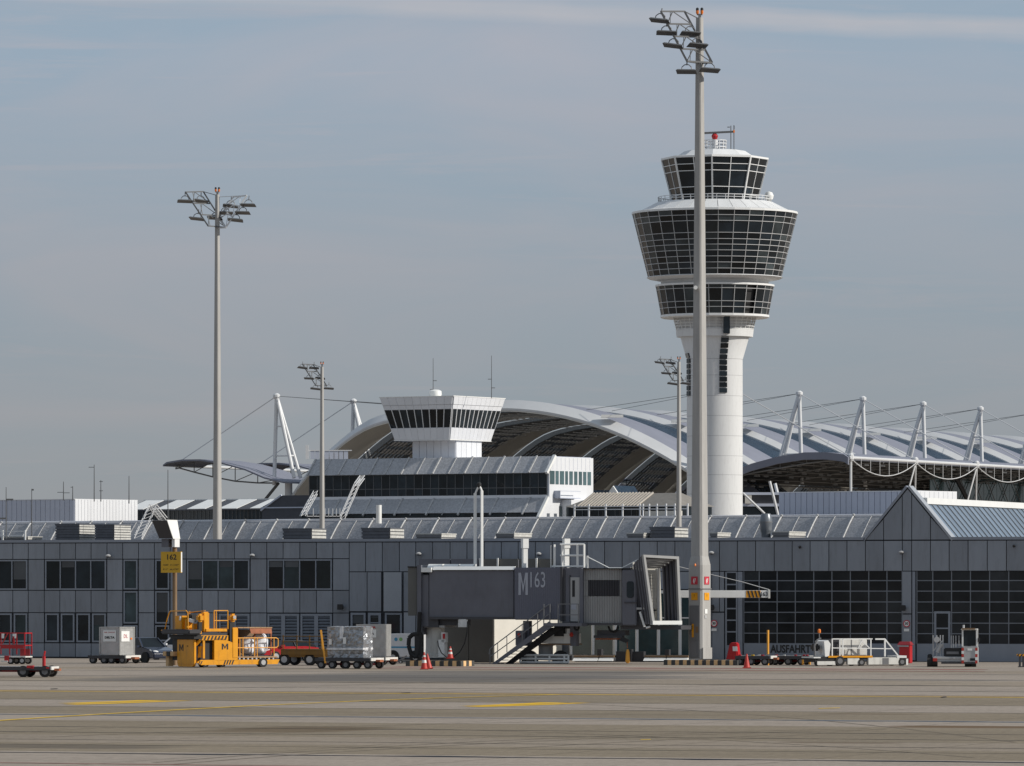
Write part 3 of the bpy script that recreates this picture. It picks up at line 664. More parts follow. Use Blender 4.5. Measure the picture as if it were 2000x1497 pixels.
for a in (1080, 1092, 1106): pbox('door', ue+2.2, ue+2.24, pv(a, u=ue+2.2), pv(a+6, u=ue+2.2), zL0-1.2, zL0+1.0, 'glass', B)
# flared look-out tower
V0b, V0t = 2.2, .8
u1b, u1t = UB_(878, V0b), UB_(885, V0t); u0b, u0t = UB_(771.5, V0b), UB_(742.5, V0t)
V1b = V0b+12.0; V1t = V0t+15.0
zb, zt = ZB(880, 858, V0b), ZB(885, 774.5, V0t)
AT = thing('apron_tower', 'squat white look-out tower with flared top and dark slanted windows', 'tower', FB.o, FB.rot())
def cornr(tt): return (u0b+(u0t-u0b)*tt, u1b+(u1t-u1b)*tt, V0b+(V0t-V0b)*tt, V1b+(V1t-V1b)*tt, zb+(zt-zb)*tt)
def ft(tt, s, d=0.0):      # front face
    a, b, v0, v1, z = cornr(tt); return Vector((a+(b-a)*s, v0-d, z))
def fr(tt, s, d=0.0):      # right face
    a, b, v0, v1, z = cornr(tt); return Vector((b+d, v0+(v1-v0)*s, z))
a, b, v0, v1, z = cornr(0); a2, b2, v02, v12, z2 = cornr(1)
MB().hexa([(a, v0, z), (b, v0, z), (b, v1, z), (a, v1, z)], [(a2, v02, z2), (b2, v02, z2), (b2, v12, z2), (a2, v12, z2)]).build('cabin', 'shade_panel', AT)
def quadplate(fn, t0, t1, s0, s1, m, name, d0=.02, d1=.12):
    return MB().hexa([fn(t0, s0, d0), fn(t0, s1, d0), fn(t1, s1, d0), fn(t1, s0, d0)], [fn(t0, s0, d1), fn(t0, s1, d1), fn(t1, s1, d1), fn(t1, s0, d1)]).build(name, m, AT)
tw0, tw1, tb = .27, .71, .81
for fn, nc in ((ft, 9), (fr, 11)):
    for i in range(nc):
        g_ = .0015; s0, s1 = i/nc+g_, (i+1)/nc-g_
        quadplate(fn, .0, tw0, s0, s1, 'white_panel', 'panel', d1=.14)
        quadplate(fn, tw0+.01, tw1-.01, s0+.004, s1-.004, 'glass', 'pane', d0=.01, d1=.05)
        quadplate(fn, tw1, tb, s0, s1, 'white_panel', 'panel', d1=.12); quadplate(fn, tb+.005, 1.0, s0, s1, 'white_panel', 'panel', d1=.2)
    mul_ = MB()
    for i in range(nc+1):
        s = i/nc; w = .004
        mul_.hexa([fn(tw0, max(0, s-w), .03), fn(tw0, min(1, s+w), .03), fn(tw1, min(1, s+w), .03), fn(tw1, max(0, s-w), .03)], [fn(tw0, max(0, s-w), .16), fn(tw0, min(1, s+w), .16), fn(tw1, min(1, s+w), .16), fn(tw1, max(0, s-w), .16)])
    mul_.build('mullions', 'frame_white', AT)
MB().box(a2-.1, b2+.25, v02-.25, v12+.1, zt, zt+.12).build('roof_edge', 'white', AT)
MB().box(a-.1, b+.2, v0-.2, v1, zb-.15, zb-.02).build('bottom_edge', 'white', AT)
su0, su1 = UB_(806, 4.5), UB_(890, 4.5)
zst = ZB(880, 893, 4.5)
MB().box(su0, su1, 4.5, 12, zst-3, zb-.16).build('stem_core', 'shade_panel', AT)
for i in range(6): pbox('panel', su0+(su1-su0)*i/6+.04, su0+(su1-su0)*(i+1)/6-.04, 4.4, 4.495, zst-3, zb-.17, 'white_panel', AT)
for i in range(5): pbox('panel', su1+.005, su1+.1, 4.5+7.5*i/5+.04, 4.5+7.5*(i+1)/5-.04, zst-3, zb-.17, 'white_panel', AT)
def far_antenna(px, py0, py1, D, arms, label, r=.06):
    p = P(px, py0, D); k = D/F; hh = (py0-py1)*k
    t = thing('antenna', label, 'antenna', p); mb = MB().tube((0, 0, 0), (0, 0, hh), r, 6, r*.6); mb.build('rod', 'steel_grey', t)
    for y, w in arms: 
        MB().bar((min(0, w)*k, 0, (py0-y)*k), (max(0, w)*k, 0, (py0-y)*k), .1).build('arm', 'steel_grey', t)
    return t
Dt = FB.Y(UB_(850, 6), 6)
far_antenna(846, 772, 700, Dt, [(744, 7), (761, -6)], 'thin radio antenna with short arms beside the dome on the look-out tower')
far_antenna(960, 778, 695, Dt-6, [(741, -7), (758, 7)], 'thin radio antenna on the right of the look-out tower roof')
pd = P(850, 776, Dt); t = thing('radome', 'small white drum-shaped dome on the look-out tower roof', 'radome', pd)
MB().lathe([(.95, .15), (1.02, .5), (.98, .95), (.6, 1.15), (.1, 1.2)], 20).build('dome', 'white', t, True); MB().lathe([(.75, -.3), (.75, .15)], 16).build('base', 'steel_grey', t, True)
# pavilion with hipped roof in front of it
FP = Fr(905, 32); t = thing('hip_roof_pavilion', 'low glazed pavilion with brown hipped roof beside the lit end wall', 'pavilion', FP.o, FP.rot())
a, b = FP.u(1108), FP.u(1334); ze, zr = FP.z(1220, 990), FP.z(1220, 964, 4)
MB().hexa([(a, -.6, ze), (b, -.6, ze), (b, 9.6, ze), (a, 9.6, ze)], [(a+3.2, 4.4, zr), (b-3.0, 4.4, zr), (b-3.0, 4.6, zr), (a+3.2, 4.6, zr)]).build('hip_roof', 'roof_brown', t)
for i in range(19):
    u = FP.u(1132)+(FP.u(1247)-FP.u(1132))*i/18
    MB().bar((u, -.62, ze+.06), (u+.0, 4.3, zr+.08), .26).build('roof_batten', 'roof_brown_light', t)
MB().box(a+.2, b-.2, 0, 9, 0, ze-.05).build('glazed_wall', 'glass', t)
w = MB()
for x in range(1122, 1262, 16): w.box(FP.u(x)-.06, FP.u(x)+.06, -.1, 0, 10, ze-.05)
w.build('mullions', 'steel_grey', t)
MB().box(FP.u(1262), b-.1, -.4, -.05, 10, ze-.7).build('side_wall', 'cream_wall', t)
fn_ = thing('roof_fence', 'white post and rail fence in front of the hip-roofed pavilion', 'fence', (FP.o.x, FP.o.y, 0), FP.rot())
zf0, zf1 = FP.z(1200, 1012, -2), FP.z(1200, 985, -2)
for x in (1122, 1150, 1183, 1216, 1250, 1256, 1268, 1283, 1301, 1318, 1343):
    u = FP.u(x, -2); MB().bar((u, -2, 12), (u, -2, zf1), .2).build('post', 'steel_white', fn_)
for zz in (zf1-.35, zf0+1.3): MB().bar((FP.u(1122, -2), -2, zz), (FP.u(1343, -2), -2, zz), .12).build('rail', 'steel_white', fn_)
# small gabled hut behind
p = P(1197, 968, 985); t = thing('small_gabled_roof', 'little white gable with blue roof behind the hip-roofed pavilion', 'building', (p.x, p.y, 0), radians(-32))
MB().prism_y([(-1.1, p.z-2), (1.1, p.z-2), (1.1, p.z+.2), (0, p.z+1.6), (-1.1, p.z+.2)], 0, .3).build('gable_wall', 'white', t)
MB().hexa([(-1.2, .3, p.z), (0, .3, p.z+1.65), (0, 7, p.z+1.65), (-1.2, 7, p.z)], [(1.2, .3, p.z), (.01, .3, p.z+1.65), (.01, 7, p.z+1.65), (1.2, 7, p.z)]).build('roof', 'roof_glass', t)
MB().box(-4.4, -1.1, .4, 4, p.z-2, p.z+.9).build('side_wing', 'roof_glass', t)

# ================================================================== corrugated white halls
def hall(px_c, px_l, px_r, py_t, oy, th, label, npan, nright):
    f = Fr(oy, th); uc = f.u(px_c); ul = f.u(px_l); z1 = f.z(px_c, py_t)
    k = (px_r-1000)/F; X0, Y0 = uc*f.c, f.o.y-uc*f.s
    dep = (k*Y0-X0)/(f.s-k*f.c)
    t = thing('corrugated_hall', label, 'building', f.o, f.rot())
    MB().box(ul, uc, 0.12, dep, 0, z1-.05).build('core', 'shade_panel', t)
    zm = z1-(z1-8)*.42
    for i in range(npan):
        a, b = ul+(uc-ul)*i/npan, ul+(uc-ul)*(i+1)/npan
        pbox('panel', a+.05, b-.05, 0, .11, zm+.03, z1, 'shade_panel', t); pbox('panel', a+.05, b-.05, 0, .11, 4, zm-.03, 'shade_panel', t)  # front wall takes the shaded panel colour, the sunlit end stays white
    for i in range(nright):
        a, b = .12+(dep-.12)*i/nright, .12+(dep-.12)*(i+1)/nright
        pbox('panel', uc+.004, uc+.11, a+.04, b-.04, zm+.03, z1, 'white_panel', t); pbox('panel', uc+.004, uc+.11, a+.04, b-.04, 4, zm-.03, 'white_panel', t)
    MB().box(ul, uc+.1, -.05, dep, z1, z1+.12).build('roof_trim', 'white_panel', t)
    return t
hall(145, -60, 268, 976, 980, 38, 'white corrugated hall at the left edge with brightly lit end', 22, 20)
hall(1786, 1521, 1868, 960, 915, 36, 'pale corrugated hall behind the grey gable with lit end', 24, 9)
# striped roof hall
f = Fr(1010, 35); t = thing('striped_roof_hall', 'long hall with white and dark striped sloping roof behind the left mast', 'building', f.o, f.rot())
a, b = f.u(240), f.u(545); z0, z1 = f.z(400, 995), f.z(400, 977.5, 6)
MB().box(a, b, .3, 12, 0, z0-.1).build('glazed_wall', 'glass', t)
MB().hexa([(a, 0, z0), (b, 0, z0), (b, 6, z1), (a, 6, z1)], [(a, 0, z0-.2), (b, 0, z0-.2), (b, 6, z1-.2), (a, 6, z1-.2)]).build('roof', 'roof_slate', t)
stp = (b-a)/5
for i in range(-1, 6):
    u0_ = a+i*stp+.6
    MB().hexa([(max(a, u0_), -.05, z0+.04), (min(b, u0_+stp*.58), -.05, z0+.04), (min(b, u0_+stp*.58), 6, z1+.04), (max(a, u0_), 6, z1+.04)], [(max(a, u0_), -.05, z0+.12), (min(b, u0_+stp*.58), -.05, z0+.12), (min(b, u0_+stp*.58), 6, z1+.12), (max(a, u0_), 6, z1+.12)]).build('roof_stripe', 'white', t) if u0_+stp*.58 > a and u0_ < b else None
MB().box(a, b, 6, 6.4, z1-.1, z1+.2).build('ridge', 'white', t)
w = MB()
for i in range(40): w.box(a+(b-a)*i/40-.04, a+(b-a)*i/40+.04, .2, .3, 10, z0-.2)
w.build('mullions', 'steel_grey', t)
# dark stepped hall
f = Fr(955, 33); t = thing('dark_roof_block', 'dark slate roof block left of the control building', 'building', f.o, f.rot())
a, b = f.u(512), f.u(606); z0, z1 = f.z(560, 990), f.z(560, 968)
MB().prism_y([(a, 8), (b, 8), (b, z1), (a+4.2, z1), (a, z0)], 0, 9).build('roof', 'roof_slate', t)
MB().box(a-.2, b, -.15, -.02, z0-.25, z0-.05).build('gutter', 'shade_panel', t)
MB().bar((a-.2, -.1, z0-.6), (a+4, -.1, z1+.05), .25).build('barge_board', 'shade_panel', t)
# roof antennas on the left
for px, y0, y1, arms, lb in [(12, 1052, 952, [(976, 14), (1013, -13)], 'thin antenna pole with dark arms nearest the left edge'), (62, 1048, 955, [(957, 4)], 'slim antenna pole standing left of the lit hall front'),
                            (124, 978, 941, [(962, -12), (963, 12)], 'cross-shaped antenna on the corrugated hall'), (142, 978, 950, [(952, -4)], 'stubby antenna at the corner of the corrugated hall'),
                            (184, 980, 908, [(913, -11)], 'tall thin antenna with one arm above the lit hall end'), (197, 980, 938, [(941, 4), (959, 4), (941, -3), (959, -3)], 'short thick antenna above the lit hall end'), (252, 984, 930, [], 'faint thin antenna right of the lit hall end'),
                            (328, 1016, 918, [], 'faint thin antenna below the tip of the left canopy')]:
    far_antenna(px, y0, y1, 990 if y0 < 1000 else 372, arms, lb, .09 if y0 < 1000 else .035)
# lattice ladders that step over the glazed roofs
def roof_ladder(pts, D0, label, w_px=9, n=9):
    t = thing('roof_ladder', label, 'ladder', P(pts[0][0], pts[0][1], D0)); base = Vector(t.location)
    for (xa, ya), (xb, yb) in zip(pts[:-1], pts[1:]):
        pa, pb = P(xa, ya, D0)-base, P(xb, yb, D0+2)-base; off = Vector((w_px*D0/F, 0, 0)); bk = Vector((0, .9, .5))
        mb = MB()
        for q in (Vector((0, 0, 0)), off, bk, bk+off): mb.bar(pa+q, pb+q, .09)
        for i in range(n):
            c = pa.lerp(pb, i/n); d = pa.lerp(pb, (i+1)/n); mb.bar(c, d+off, .06).bar(c+bk, d+off+bk, .06)
        mb.build('lattice_flight', 'steel_white', t)
    return t
roof_ladder([(262, 1052), (291, 992), (312, 1018)], 884, 'white lattice ladder bent over the roof beside the dark vent boxes', 14, 8)
roof_ladder([(588, 1008), (612, 965)], 905, 'white lattice ladder at the left end of the control building', 8, 6)
roof_ladder([(664, 1014), (692, 950), (703, 935)], 905, 'white lattice ladder in front of the dark window band', 9, 7)
t = thing('roof_rail_rack', 'white railing on the roof between two lattice ladders', 'railing', P(600, 1010, 900)); 
for x in (600, 612, 635, 642, 650, 657, 664): MB().bar(((x-600)*900/F, 0, 0), ((x-600)*900/F, 0, 1.3), .12).build('post', 'steel_white', t)
MB().bar((0, 0, .1), (64*900/F, 0, .1), .12).build('rail', 'steel_white', t)
p = P(740, 1010, 895); t = thing('roof_stack', 'short pale pipe on the pier roof left of the twin poles', 'pipe', (p.x, p.y, p.z-1)); MB().lathe([(.42, 0), (.42, 2.8)], 14).build('pipe', 'white', t, True)
p = P(656, 897, 925); t = thing('roof_plant_screen', 'pale slatted plant screen on the control building roof', 'screen', (p.x-3, p.y, p.z))
for i in range(8): pbox('slat', .75*i-1, .75*i-.35, 0, .3, 0, 1.4, 'shade_panel', t)
MB().bar((-1.6, 0, 1.35), (5.5, 0, 1.35), .15).bar((-1.5, 0, 0), (-1.5, 0, 2.2), .5).build('frame', 'steel_white', t)

# ================================================================== big control tower
TD = 940.0; TK = TD/F; tx = (1396-1000)*TK
CT = thing('control_tower', 'tall white airport control tower with dark glazed decks and radar bar', 'tower', (tx, TD, 0))
tz = lambda y: H+(HZ-y)*TK
R = lambda px: px*TK
MB().lathe([(R(54.5), 0), (R(54.5), tz(703)), (R(67), tz(660)), (R(72), tz(642)), (R(70), tz(615))], 64).build('shaft', 'tower_white', CT, True)
jn = MB()
for y in (735, 775, 814, 853, 892, 929, 966): jn.lathe([(R(54.6), tz(y)), (R(54.6), tz(y)+.06)], 64, cap=False)
jn.lathe([(R(54.75), tz(703)), (R(54.75), tz(703)+.1)], 64, cap=False).build('pour_joints', 'pour_joint', CT, True)
def ring_frame(r0, z0, r1, z1, n, ph, wid, rows, m, name, dep=.16):
    mb = MB()
    for i in range(n):
        a_ = ph+2*pi*i/n; d = Vector((cos(a_), sin(a_), 0)); mb.bar(Vector((d.x*r0, d.y*r0, z0)), Vector((d.x*r1, d.y*r1, z1)), wid)
    for z in rows:
        r = r0+(r1-r0)*(z-z0)/(z1-z0); mb.lathe([(r-.06, z-wid*.5), (r+.07, z-wid*.5), (r+.07, z+wid*.5), (r-.06, z+wid*.5)], n, ph=ph, cap=False)
    return mb.build(name, m, CT)
def ring_panes(r0, z0, r1, z1, n, ph, rows, m, name, skip=()):
    rear = MB()
    for i in range(n):
        a0, a1 = ph+2*pi*i/n, ph+2*pi*(i+1)/n; am = (a0+a1)/2
        for k in range(len(rows)-1):
            if i in skip: continue
            za, zb_ = rows[k], rows[k+1]; ra, rb = [r0+(r1-r0)*(q-z0)/(z1-z0)-.03 for q in (za, zb_)]
            pts = [Vector((ra*cos(a0), ra*sin(a0), za)), Vector((ra*cos(a1), ra*sin(a1), za)), Vector((rb*cos(a1), rb*sin(a1), zb_)), Vector((rb*cos(a0), rb*sin(a0), zb_))]
            inn = [q-Vector((cos(am), sin(am), 0))*.05 for q in pts]
            if sin(am) < .12: MB().hexa(inn, pts).build(name, m if random.random() < .72 else 'glass_tower_b', CT)
            else: rear.hexa(inn, pts)
    o = rear.build('rear_panes', m, CT); o['kind'] = 'stuff'
# main deck
nC = 32; ph = -pi/2+radians(.5)
rm0, rm1, zm0, zm1 = R(130), R(161), tz(543), tz(419)
rowsM = [tz(y) for y in (543, 531, 519.5, 508, 496.5, 485.5, 475, 463, 440.5, 429.5, 419)]
MB().lathe([(rm0-.3, zm0), (rm1-.3, zm1)], nC, ph=ph).build('deck_core', 'black', CT)
ring_frame(rm0, zm0, rm1, zm1, nC, ph, .09, rowsM[1:-1], 'tower_frame', 'deck_frame')
ring_panes(rm0, zm0, rm1, zm1, nC, ph, rowsM, 'glass_tower', 'pane')
MB().lathe([(rm1-.5, zm1-.1), (rm1+.12, zm1-.05), (rm1+.12, zm1+.28), (rm1-1.2, zm1+.5)], nC, ph=ph).build('deck_rim', 'frame_white', CT)
for i in range(nC):   # roof plates of the main deck
    a0, a1 = ph+2*pi*i/nC+.004, ph+2*pi*(i+1)/nC-.004; ra, rb = rm1-1.1, R(113); za, zb_ = zm1+.45, tz(396)
    q = [Vector((ra*cos(a0), ra*sin(a0), za)), Vector((ra*cos(a1), ra*sin(a1), za)), Vector((rb*cos(a1), rb*sin(a1), zb_)), Vector((rb*cos(a0), rb*sin(a0), zb_))]
    MB().hexa([x-Vector((0, 0, .15)) for x in q], q).build('roof_plate', 'tower_white', CT)
MB().lathe([(R(112), tz(397)-.4), (R(112), tz(396))], nC, ph=ph).build('terrace', 'tower_white', CT)
# underside, neck and lower deck
MB().lathe([(R(104), tz(558)), (R(106), tz(550)), (R(128), tz(546)), (rm0+.25, zm0-.02), (rm0+.1, zm0+.1)], 48).build('neck', 'tower_white', CT, True)
rl0, rl1, zl0, zl1 = R(105), R(115.5), tz(617), tz(560)
nL = 28; phl = -pi/2+radians(5); rowsL = [tz(y) for y in (617, 604, 593, 568, 560)]
MB().lathe([(rl0-.5, zl0), (rl1-.5, zl1)], nL, ph=phl).build('lower_deck_core', 'black', CT)
skip = (2,)
ring_frame(rl0, zl0, rl1, zl1, nL, phl, .09, rowsL[1:-1], 'tower_frame', 'lower_deck_frame')
ring_panes(rl0, zl0, rl1, zl1, nL, phl, rowsL, 'glass_tower', 'pane', skip)
MB().lathe([(rl1-.3, zl1-.1), (rl1+.12, zl1-.08), (rl1+.12, zl1+.22), (R(104), zl1+.3)], nL, ph=phl).lathe([(R(74), zl0-.1), (rl0-.2, zl0-.45), (rl0+.15, zl0-.3), (rl0+.15, zl0+.05), (rl0-.4, zl0+.05)], nL, ph=phl).build('lower_deck_rim', 'frame_white', CT)
# cage under the decks
cg = MB()
for i in range(36):
    a_ = 2*pi*i/36; cg.bar((R(81)*cos(a_), R(81)*sin(a_), tz(619)), (R(72)*cos(a_), R(72)*sin(a_), tz(656)), .10)
for k in range(7):
    z = tz(622)+(tz(655)-tz(622))*k/6; r = R(81)+(R(73)-R(81))*k/6; cg.lathe([(r-.05, z-.05), (r+.06, z-.05), (r+.06, z+.05), (r-.05, z+.05)], 36, cap=False)
cg.build('service_cage', 'frame_white', CT); MB().lathe([(R(68), tz(659)), (R(74.5), tz(659)), (R(76), tz(645)), (R(72), tz(645))], 36, cap=False).build('cage_floor', 'tower_white', CT, True)
# stair window strip
def slot(pxo, y0, y1, n, wd=.62):
    ang = -pi/2+math.asin(pxo/54.5)
    for k in range(n):
        ya, yb = y1+(y0-y1)*k/n, y1+(y0-y1)*(k+1)/n; zc = tz((ya+yb)/2); yc = (ya+yb)/2
        r = R(54.5) if yc > 703 else R(54.5+(703-yc)*.29)
        tilt = 0 if yc > 703 else -.28
        o = piece('stair_pane', (r*cos(ang), r*sin(ang), zc), (2*wd, .35, (yb-ya)*TK*.82), 'glass_tower', CT, (tilt*-1, 0, ang+pi/2))
    for s_ in (-1, 1):
        pass
slot(14.5, 770, 650, 11); slot(-51, 775, 690, 8)
MB().box(R(14.5)-.05, R(14.5)+1.0, -R(80), -R(64), tz(655), tz(618)).build('lift_shaft_window', 'glass_tower', CT)
# cab
n8 = 8; ph8 = -pi/2-radians(5)
rc0, rc1, zc0, zc1 = R(83), R(104), tz(395), tz(313)
MB().lathe([(rc0-.35, zc0), (rc1-.35, zc1)], n8, ph=ph8).build('cab_core', 'black', CT)
rowsC = [tz(y) for y in (395, 384, 370, 339, 326, 313)]
mb = MB()
def cabp(i, s, z, d=0.0):
    r = (rc0+(rc1-rc0)*(z-zc0)/(zc1-zc0)+d); a0, a1 = ph8+2*pi*i/n8, ph8+2*pi*(i+1)/n8
    return Vector((r*cos(a0)*(1-s)+r*cos(a1)*s, r*sin(a0)*(1-s)+r*sin(a1)*s, z))
for i in range(n8):
    mb.bar(cabp(i, 0, zc0), cabp(i, 0, zc1), .24); mb.bar(cabp(i, .5, zc0), cabp(i, .5, zc1), .11)
    for z in rowsC[1:-1]: mb.bar(cabp(i, 0, z), cabp(i, 1, z), .10)
mb.build('cab_frame', 'frame_white', CT)
for i in range(n8):
    if sin(ph8+2*pi*(i+.5)/n8) > .45: continue
    for s0, s1 in ((0, .5), (.5, 1)):
        for k in range(len(rowsC)-1):
            MB().hexa([cabp(i, s0, rowsC[k], -.1), cabp(i, s1, rowsC[k], -.1), cabp(i, s1, rowsC[k+1], -.1), cabp(i, s0, rowsC[k+1], -.1)], [cabp(i, s0, rowsC[k], -.04), cabp(i, s1, rowsC[k], -.04), cabp(i, s1, rowsC[k+1], -.04), cabp(i, s0, rowsC[k+1], -.04)]).build('pane', 'glass_tower', CT)
MB().lathe([(rc1-.4, zc1-.1), (rc1+.1, zc1), (rc1+.1, zc1+.3), (R(74), zc1+.55)], n8, ph=ph8).build('cab_rim', 'frame_white', CT)
for i in range(n8):
    a0, a1 = ph8+2*pi*i/n8, ph8+2*pi*(i+1)/n8; ra, rb = R(78), R(60); za, zb_ = zc1+.4, tz(296)
    q = [Vector((ra*cos(a0), ra*sin(a0), za)), Vector((ra*cos(a1), ra*sin(a1), za)), Vector((rb*cos(a1), rb*sin(a1), zb_)), Vector((rb*cos(a0), rb*sin(a0), zb_))]
    MB().hexa([x-Vector((0, 0, .2)) for x in q], q).build('roof_plate', 'tower_white', CT)
MB().lathe([(R(60), tz(298)), (R(60), tz(296)+.02), (R(40), tz(295)+.1)], n8, ph=ph8).build('roof_top', 'tower_white', CT)
# terrace railing, radar platform, radar
rl = MB()
for i in range(40):
    a_ = 2*pi*i/40; rl.bar((R(110)*cos(a_), R(110)*sin(a_), tz(396)), (R(111)*cos(a_), R(111)*sin(a_), tz(386)), .09)
for y in (386, 391): rl.lathe([(R(110.5)-.04, tz(y)-.04), (R(110.5)+.05, tz(y)-.04), (R(110.5)+.05, tz(y)+.05), (R(110.5)-.04, tz(y)+.05)], 40, cap=False)
rl.build('terrace_railing', 'steel_white', CT)
pf = MB()
for i in range(16):
    a_ = 2*pi*i/16; pf.bar((R(22)*cos(a_), R(22)*sin(a_), tz(295)), (R(23)*cos(a_), R(23)*sin(a_), tz(275)), .10)
for y in (275, 281, 288): pf.lathe([(R(22.5)-.06, tz(y)-.05), (R(22.5)+.06, tz(y)-.05), (R(22.5)+.06, tz(y)+.06), (R(22.5)-.06, tz(y)+.06)], 16, cap=False)
pf.build('radar_platform', 'steel_white', CT); MB().lathe([(R(6), tz(296)), (R(6), tz(274))], 12).build('radar_column', 'steel_white', CT, True)
MB().lathe([(R(3), tz(275)), (R(5), tz(271)), (R(6.5), tz(266)), (R(5), tz(263)), (R(2.5), tz(261))], 14).build('radar_drive', 'red', CT, True)
MB().hexa([(R(-38), -.35, tz(263)), (R(-38), .35, tz(263)), (R(-38), .35, tz(259.5)), (R(-38), -.35, tz(259.5))], [(R(36), -.35, tz(259.5)), (R(36), .35, tz(259.5)), (R(36), .35, tz(256)), (R(36), -.35, tz(256))]).build('radar_bar', 'steel_grey', CT)
MB().box(R(36), R(39), -.4, .4, tz(259.5), tz(255)).build('radar_bar_tip', 'orange_lamp', CT)
MB().tube((R(32), 1, tz(295)), (R(32), 1, tz(245)), .07).tube((R(37.5), 0, tz(295)), (R(37.5), 0, tz(245)), .07).box(R(25), R(30), .9, 1.1, tz(248.5), tz(247)).box(R(36.6), R(38.6), -.1, .1, tz(252), tz(246)).build('roof_rods', 'steel_grey', CT)
MB().lathe([(.05, tz(396)), (.6, tz(391)), (.75, tz(384)), (.5, tz(378)), (.1, tz(376))], 14, (R(105), -2, 0)).build('small_radome', 'white', CT, True)
# ================================================================== great vaulted canopy far behind
e_ = Vector((cos(radians(28)), -sin(radians(28)), 0)); a_v = Vector((15.6, 34.8, 0)); BL = a_v.length; a_ = a_v.normalized(); O_ = Vector((-50.7, 1270, 0)); SPAN = 108.9
def CP(s, t_, z): return O_+e_*s+a_*t_+Vector((0, 0, z))
TBL = [(-1.08, 1.45), (-1.0, 1.0), (-.857, .63), (-.70, .29), (-.59, .156), (-.3, .04), (0, 0)]
def drop(x):
    if x >= 0: return x*x
    for (x0, d0), (x1, d1) in zip(TBL[:-1], TBL[1:]):
        if x0 <= x <= x1: return d0+(d1-d0)*(x-x0)/(x1-x0)
    return TBL[0][1]
def smooth_drop(x): return sum(drop(x+q) for q in (-.06, -.03, 0, .03, .06))/5
XS = [-1.08+i*(2.2+.08-.0)/48 for i in range(49)]
def arch(x): return 54.5+49*x, 44.0-16*smooth_drop(x)
CV = thing('vaulted_canopy', 'huge arched membrane and glass canopy roof of the airport forum in the background', 'canopy')
def strip_surf(t0, t1, dz0, dz1, th, xs=XS):
    n = len(xs); vs = []
    for x in xs:
        s, z = arch(x); vs += [CP(s, t0, z+dz0), CP(s, t1, z+dz1), CP(s, t1, z+dz1-th), CP(s, t0, z+dz0-th)]
    fs = []
    for i in range(n-1):
        for k in range(4): fs.append((4*i+k, 4*i+(k+1) % 4, 4*i+4+(k+1) % 4, 4*i+4+k))
    fs += [(0, 1, 2, 3), (4*n-4, 4*n-1, 4*n-2, 4*n-3)]
    return MB().add(vs, fs)
NB = 9
for b in range(NB):
    t0 = b*BL; xs = XS if b == 0 else [x for x in XS if x <= 1.02]
    w_ = 1.1 if b == 0 else .75
    strip_surf(t0-1.5*w_, t0+.75, -1.1*w_, .6, .45, xs).build('arch_rib', 'fascia', CV, True)
    if b: strip_surf(t0-1.5*w_-.12, t0-1.5*w_-.02, -1.1*w_+.04, -1.1*w_+.04, .8, xs).build('rib_edge_cover', 'truss_dark', CV, True)  # dark strip added over the rib edge to keep it from showing bright
    strip_surf(t0-1.45*w_, t0+.75, -1.1*w_-.5, .1, .2, xs).build('rib_lining', 'membrane_under', CV, True)
    strip_surf(t0+.78, t0+BL*.44, .35, .35, .12, xs).build('membrane_top', 'membrane', CV, True)
    strip_surf(t0+.78, t0+BL*.44, .2, .2, .5, xs).build('membrane_lining', 'membrane_under', CV, True)
    xg = xs
    strip_surf(t0+BL*.44+.05, t0+BL-1.25, -.5, -.5, .08, xg).build('glass_strip', 'roof_glass', CV, True)
    # steel under the glass: purlins along the arch and cross beams
    pl = MB(); n = 9
    for k in range(n+1):
        tt = t0+BL*.5+(BL*.47)*k/n
        pts = [CP(*(lambda q: (q[0], tt, q[1]-1.3))(arch(x))) for x in xg[::2]]
        pl.path(pts, .2, 4)
    for x in xg:
        s, z = arch(x); pl.bar(CP(s, t0+BL*.46, z-1.7), CP(s, t0+BL-1.3, z-1.7), .3)
    o = pl.build('roof_steel', 'truss_dark', CV)
    gl_ = MB()
    for i, x in enumerate(xg[:-1]):
        for k in range(n):
            if random.random() < .8:
                s, z = arch(x+.008); tt = t0+BL*.5+(BL*.47)*(k+.2)/n; s2, z2 = arch(x+.034)
                gl_.hexa([CP(s, tt, z-2.2), CP(s2, tt, z2-2.2), CP(s2, tt+1.1, z2-2.2), CP(s, tt+1.1, z-2.2)], [CP(s, tt, z-2.24), CP(s2, tt, z2-2.24), CP(s2, tt+1.1, z2-2.24), CP(s, tt+1.1, z-2.24)])
    o = gl_.build('glint_plates', 'steel_white', CV); o['kind'] = 'stuff'  # pale plates stand in for sky glints between the steel
    for x in (.55,):
        s, z = arch(x); p = CP(s, t0, z+1.4); MB().box(-2.6, 2.0, -1, 1, -.1, .5).build('roof_walkway', 'white', CV, loc=p)
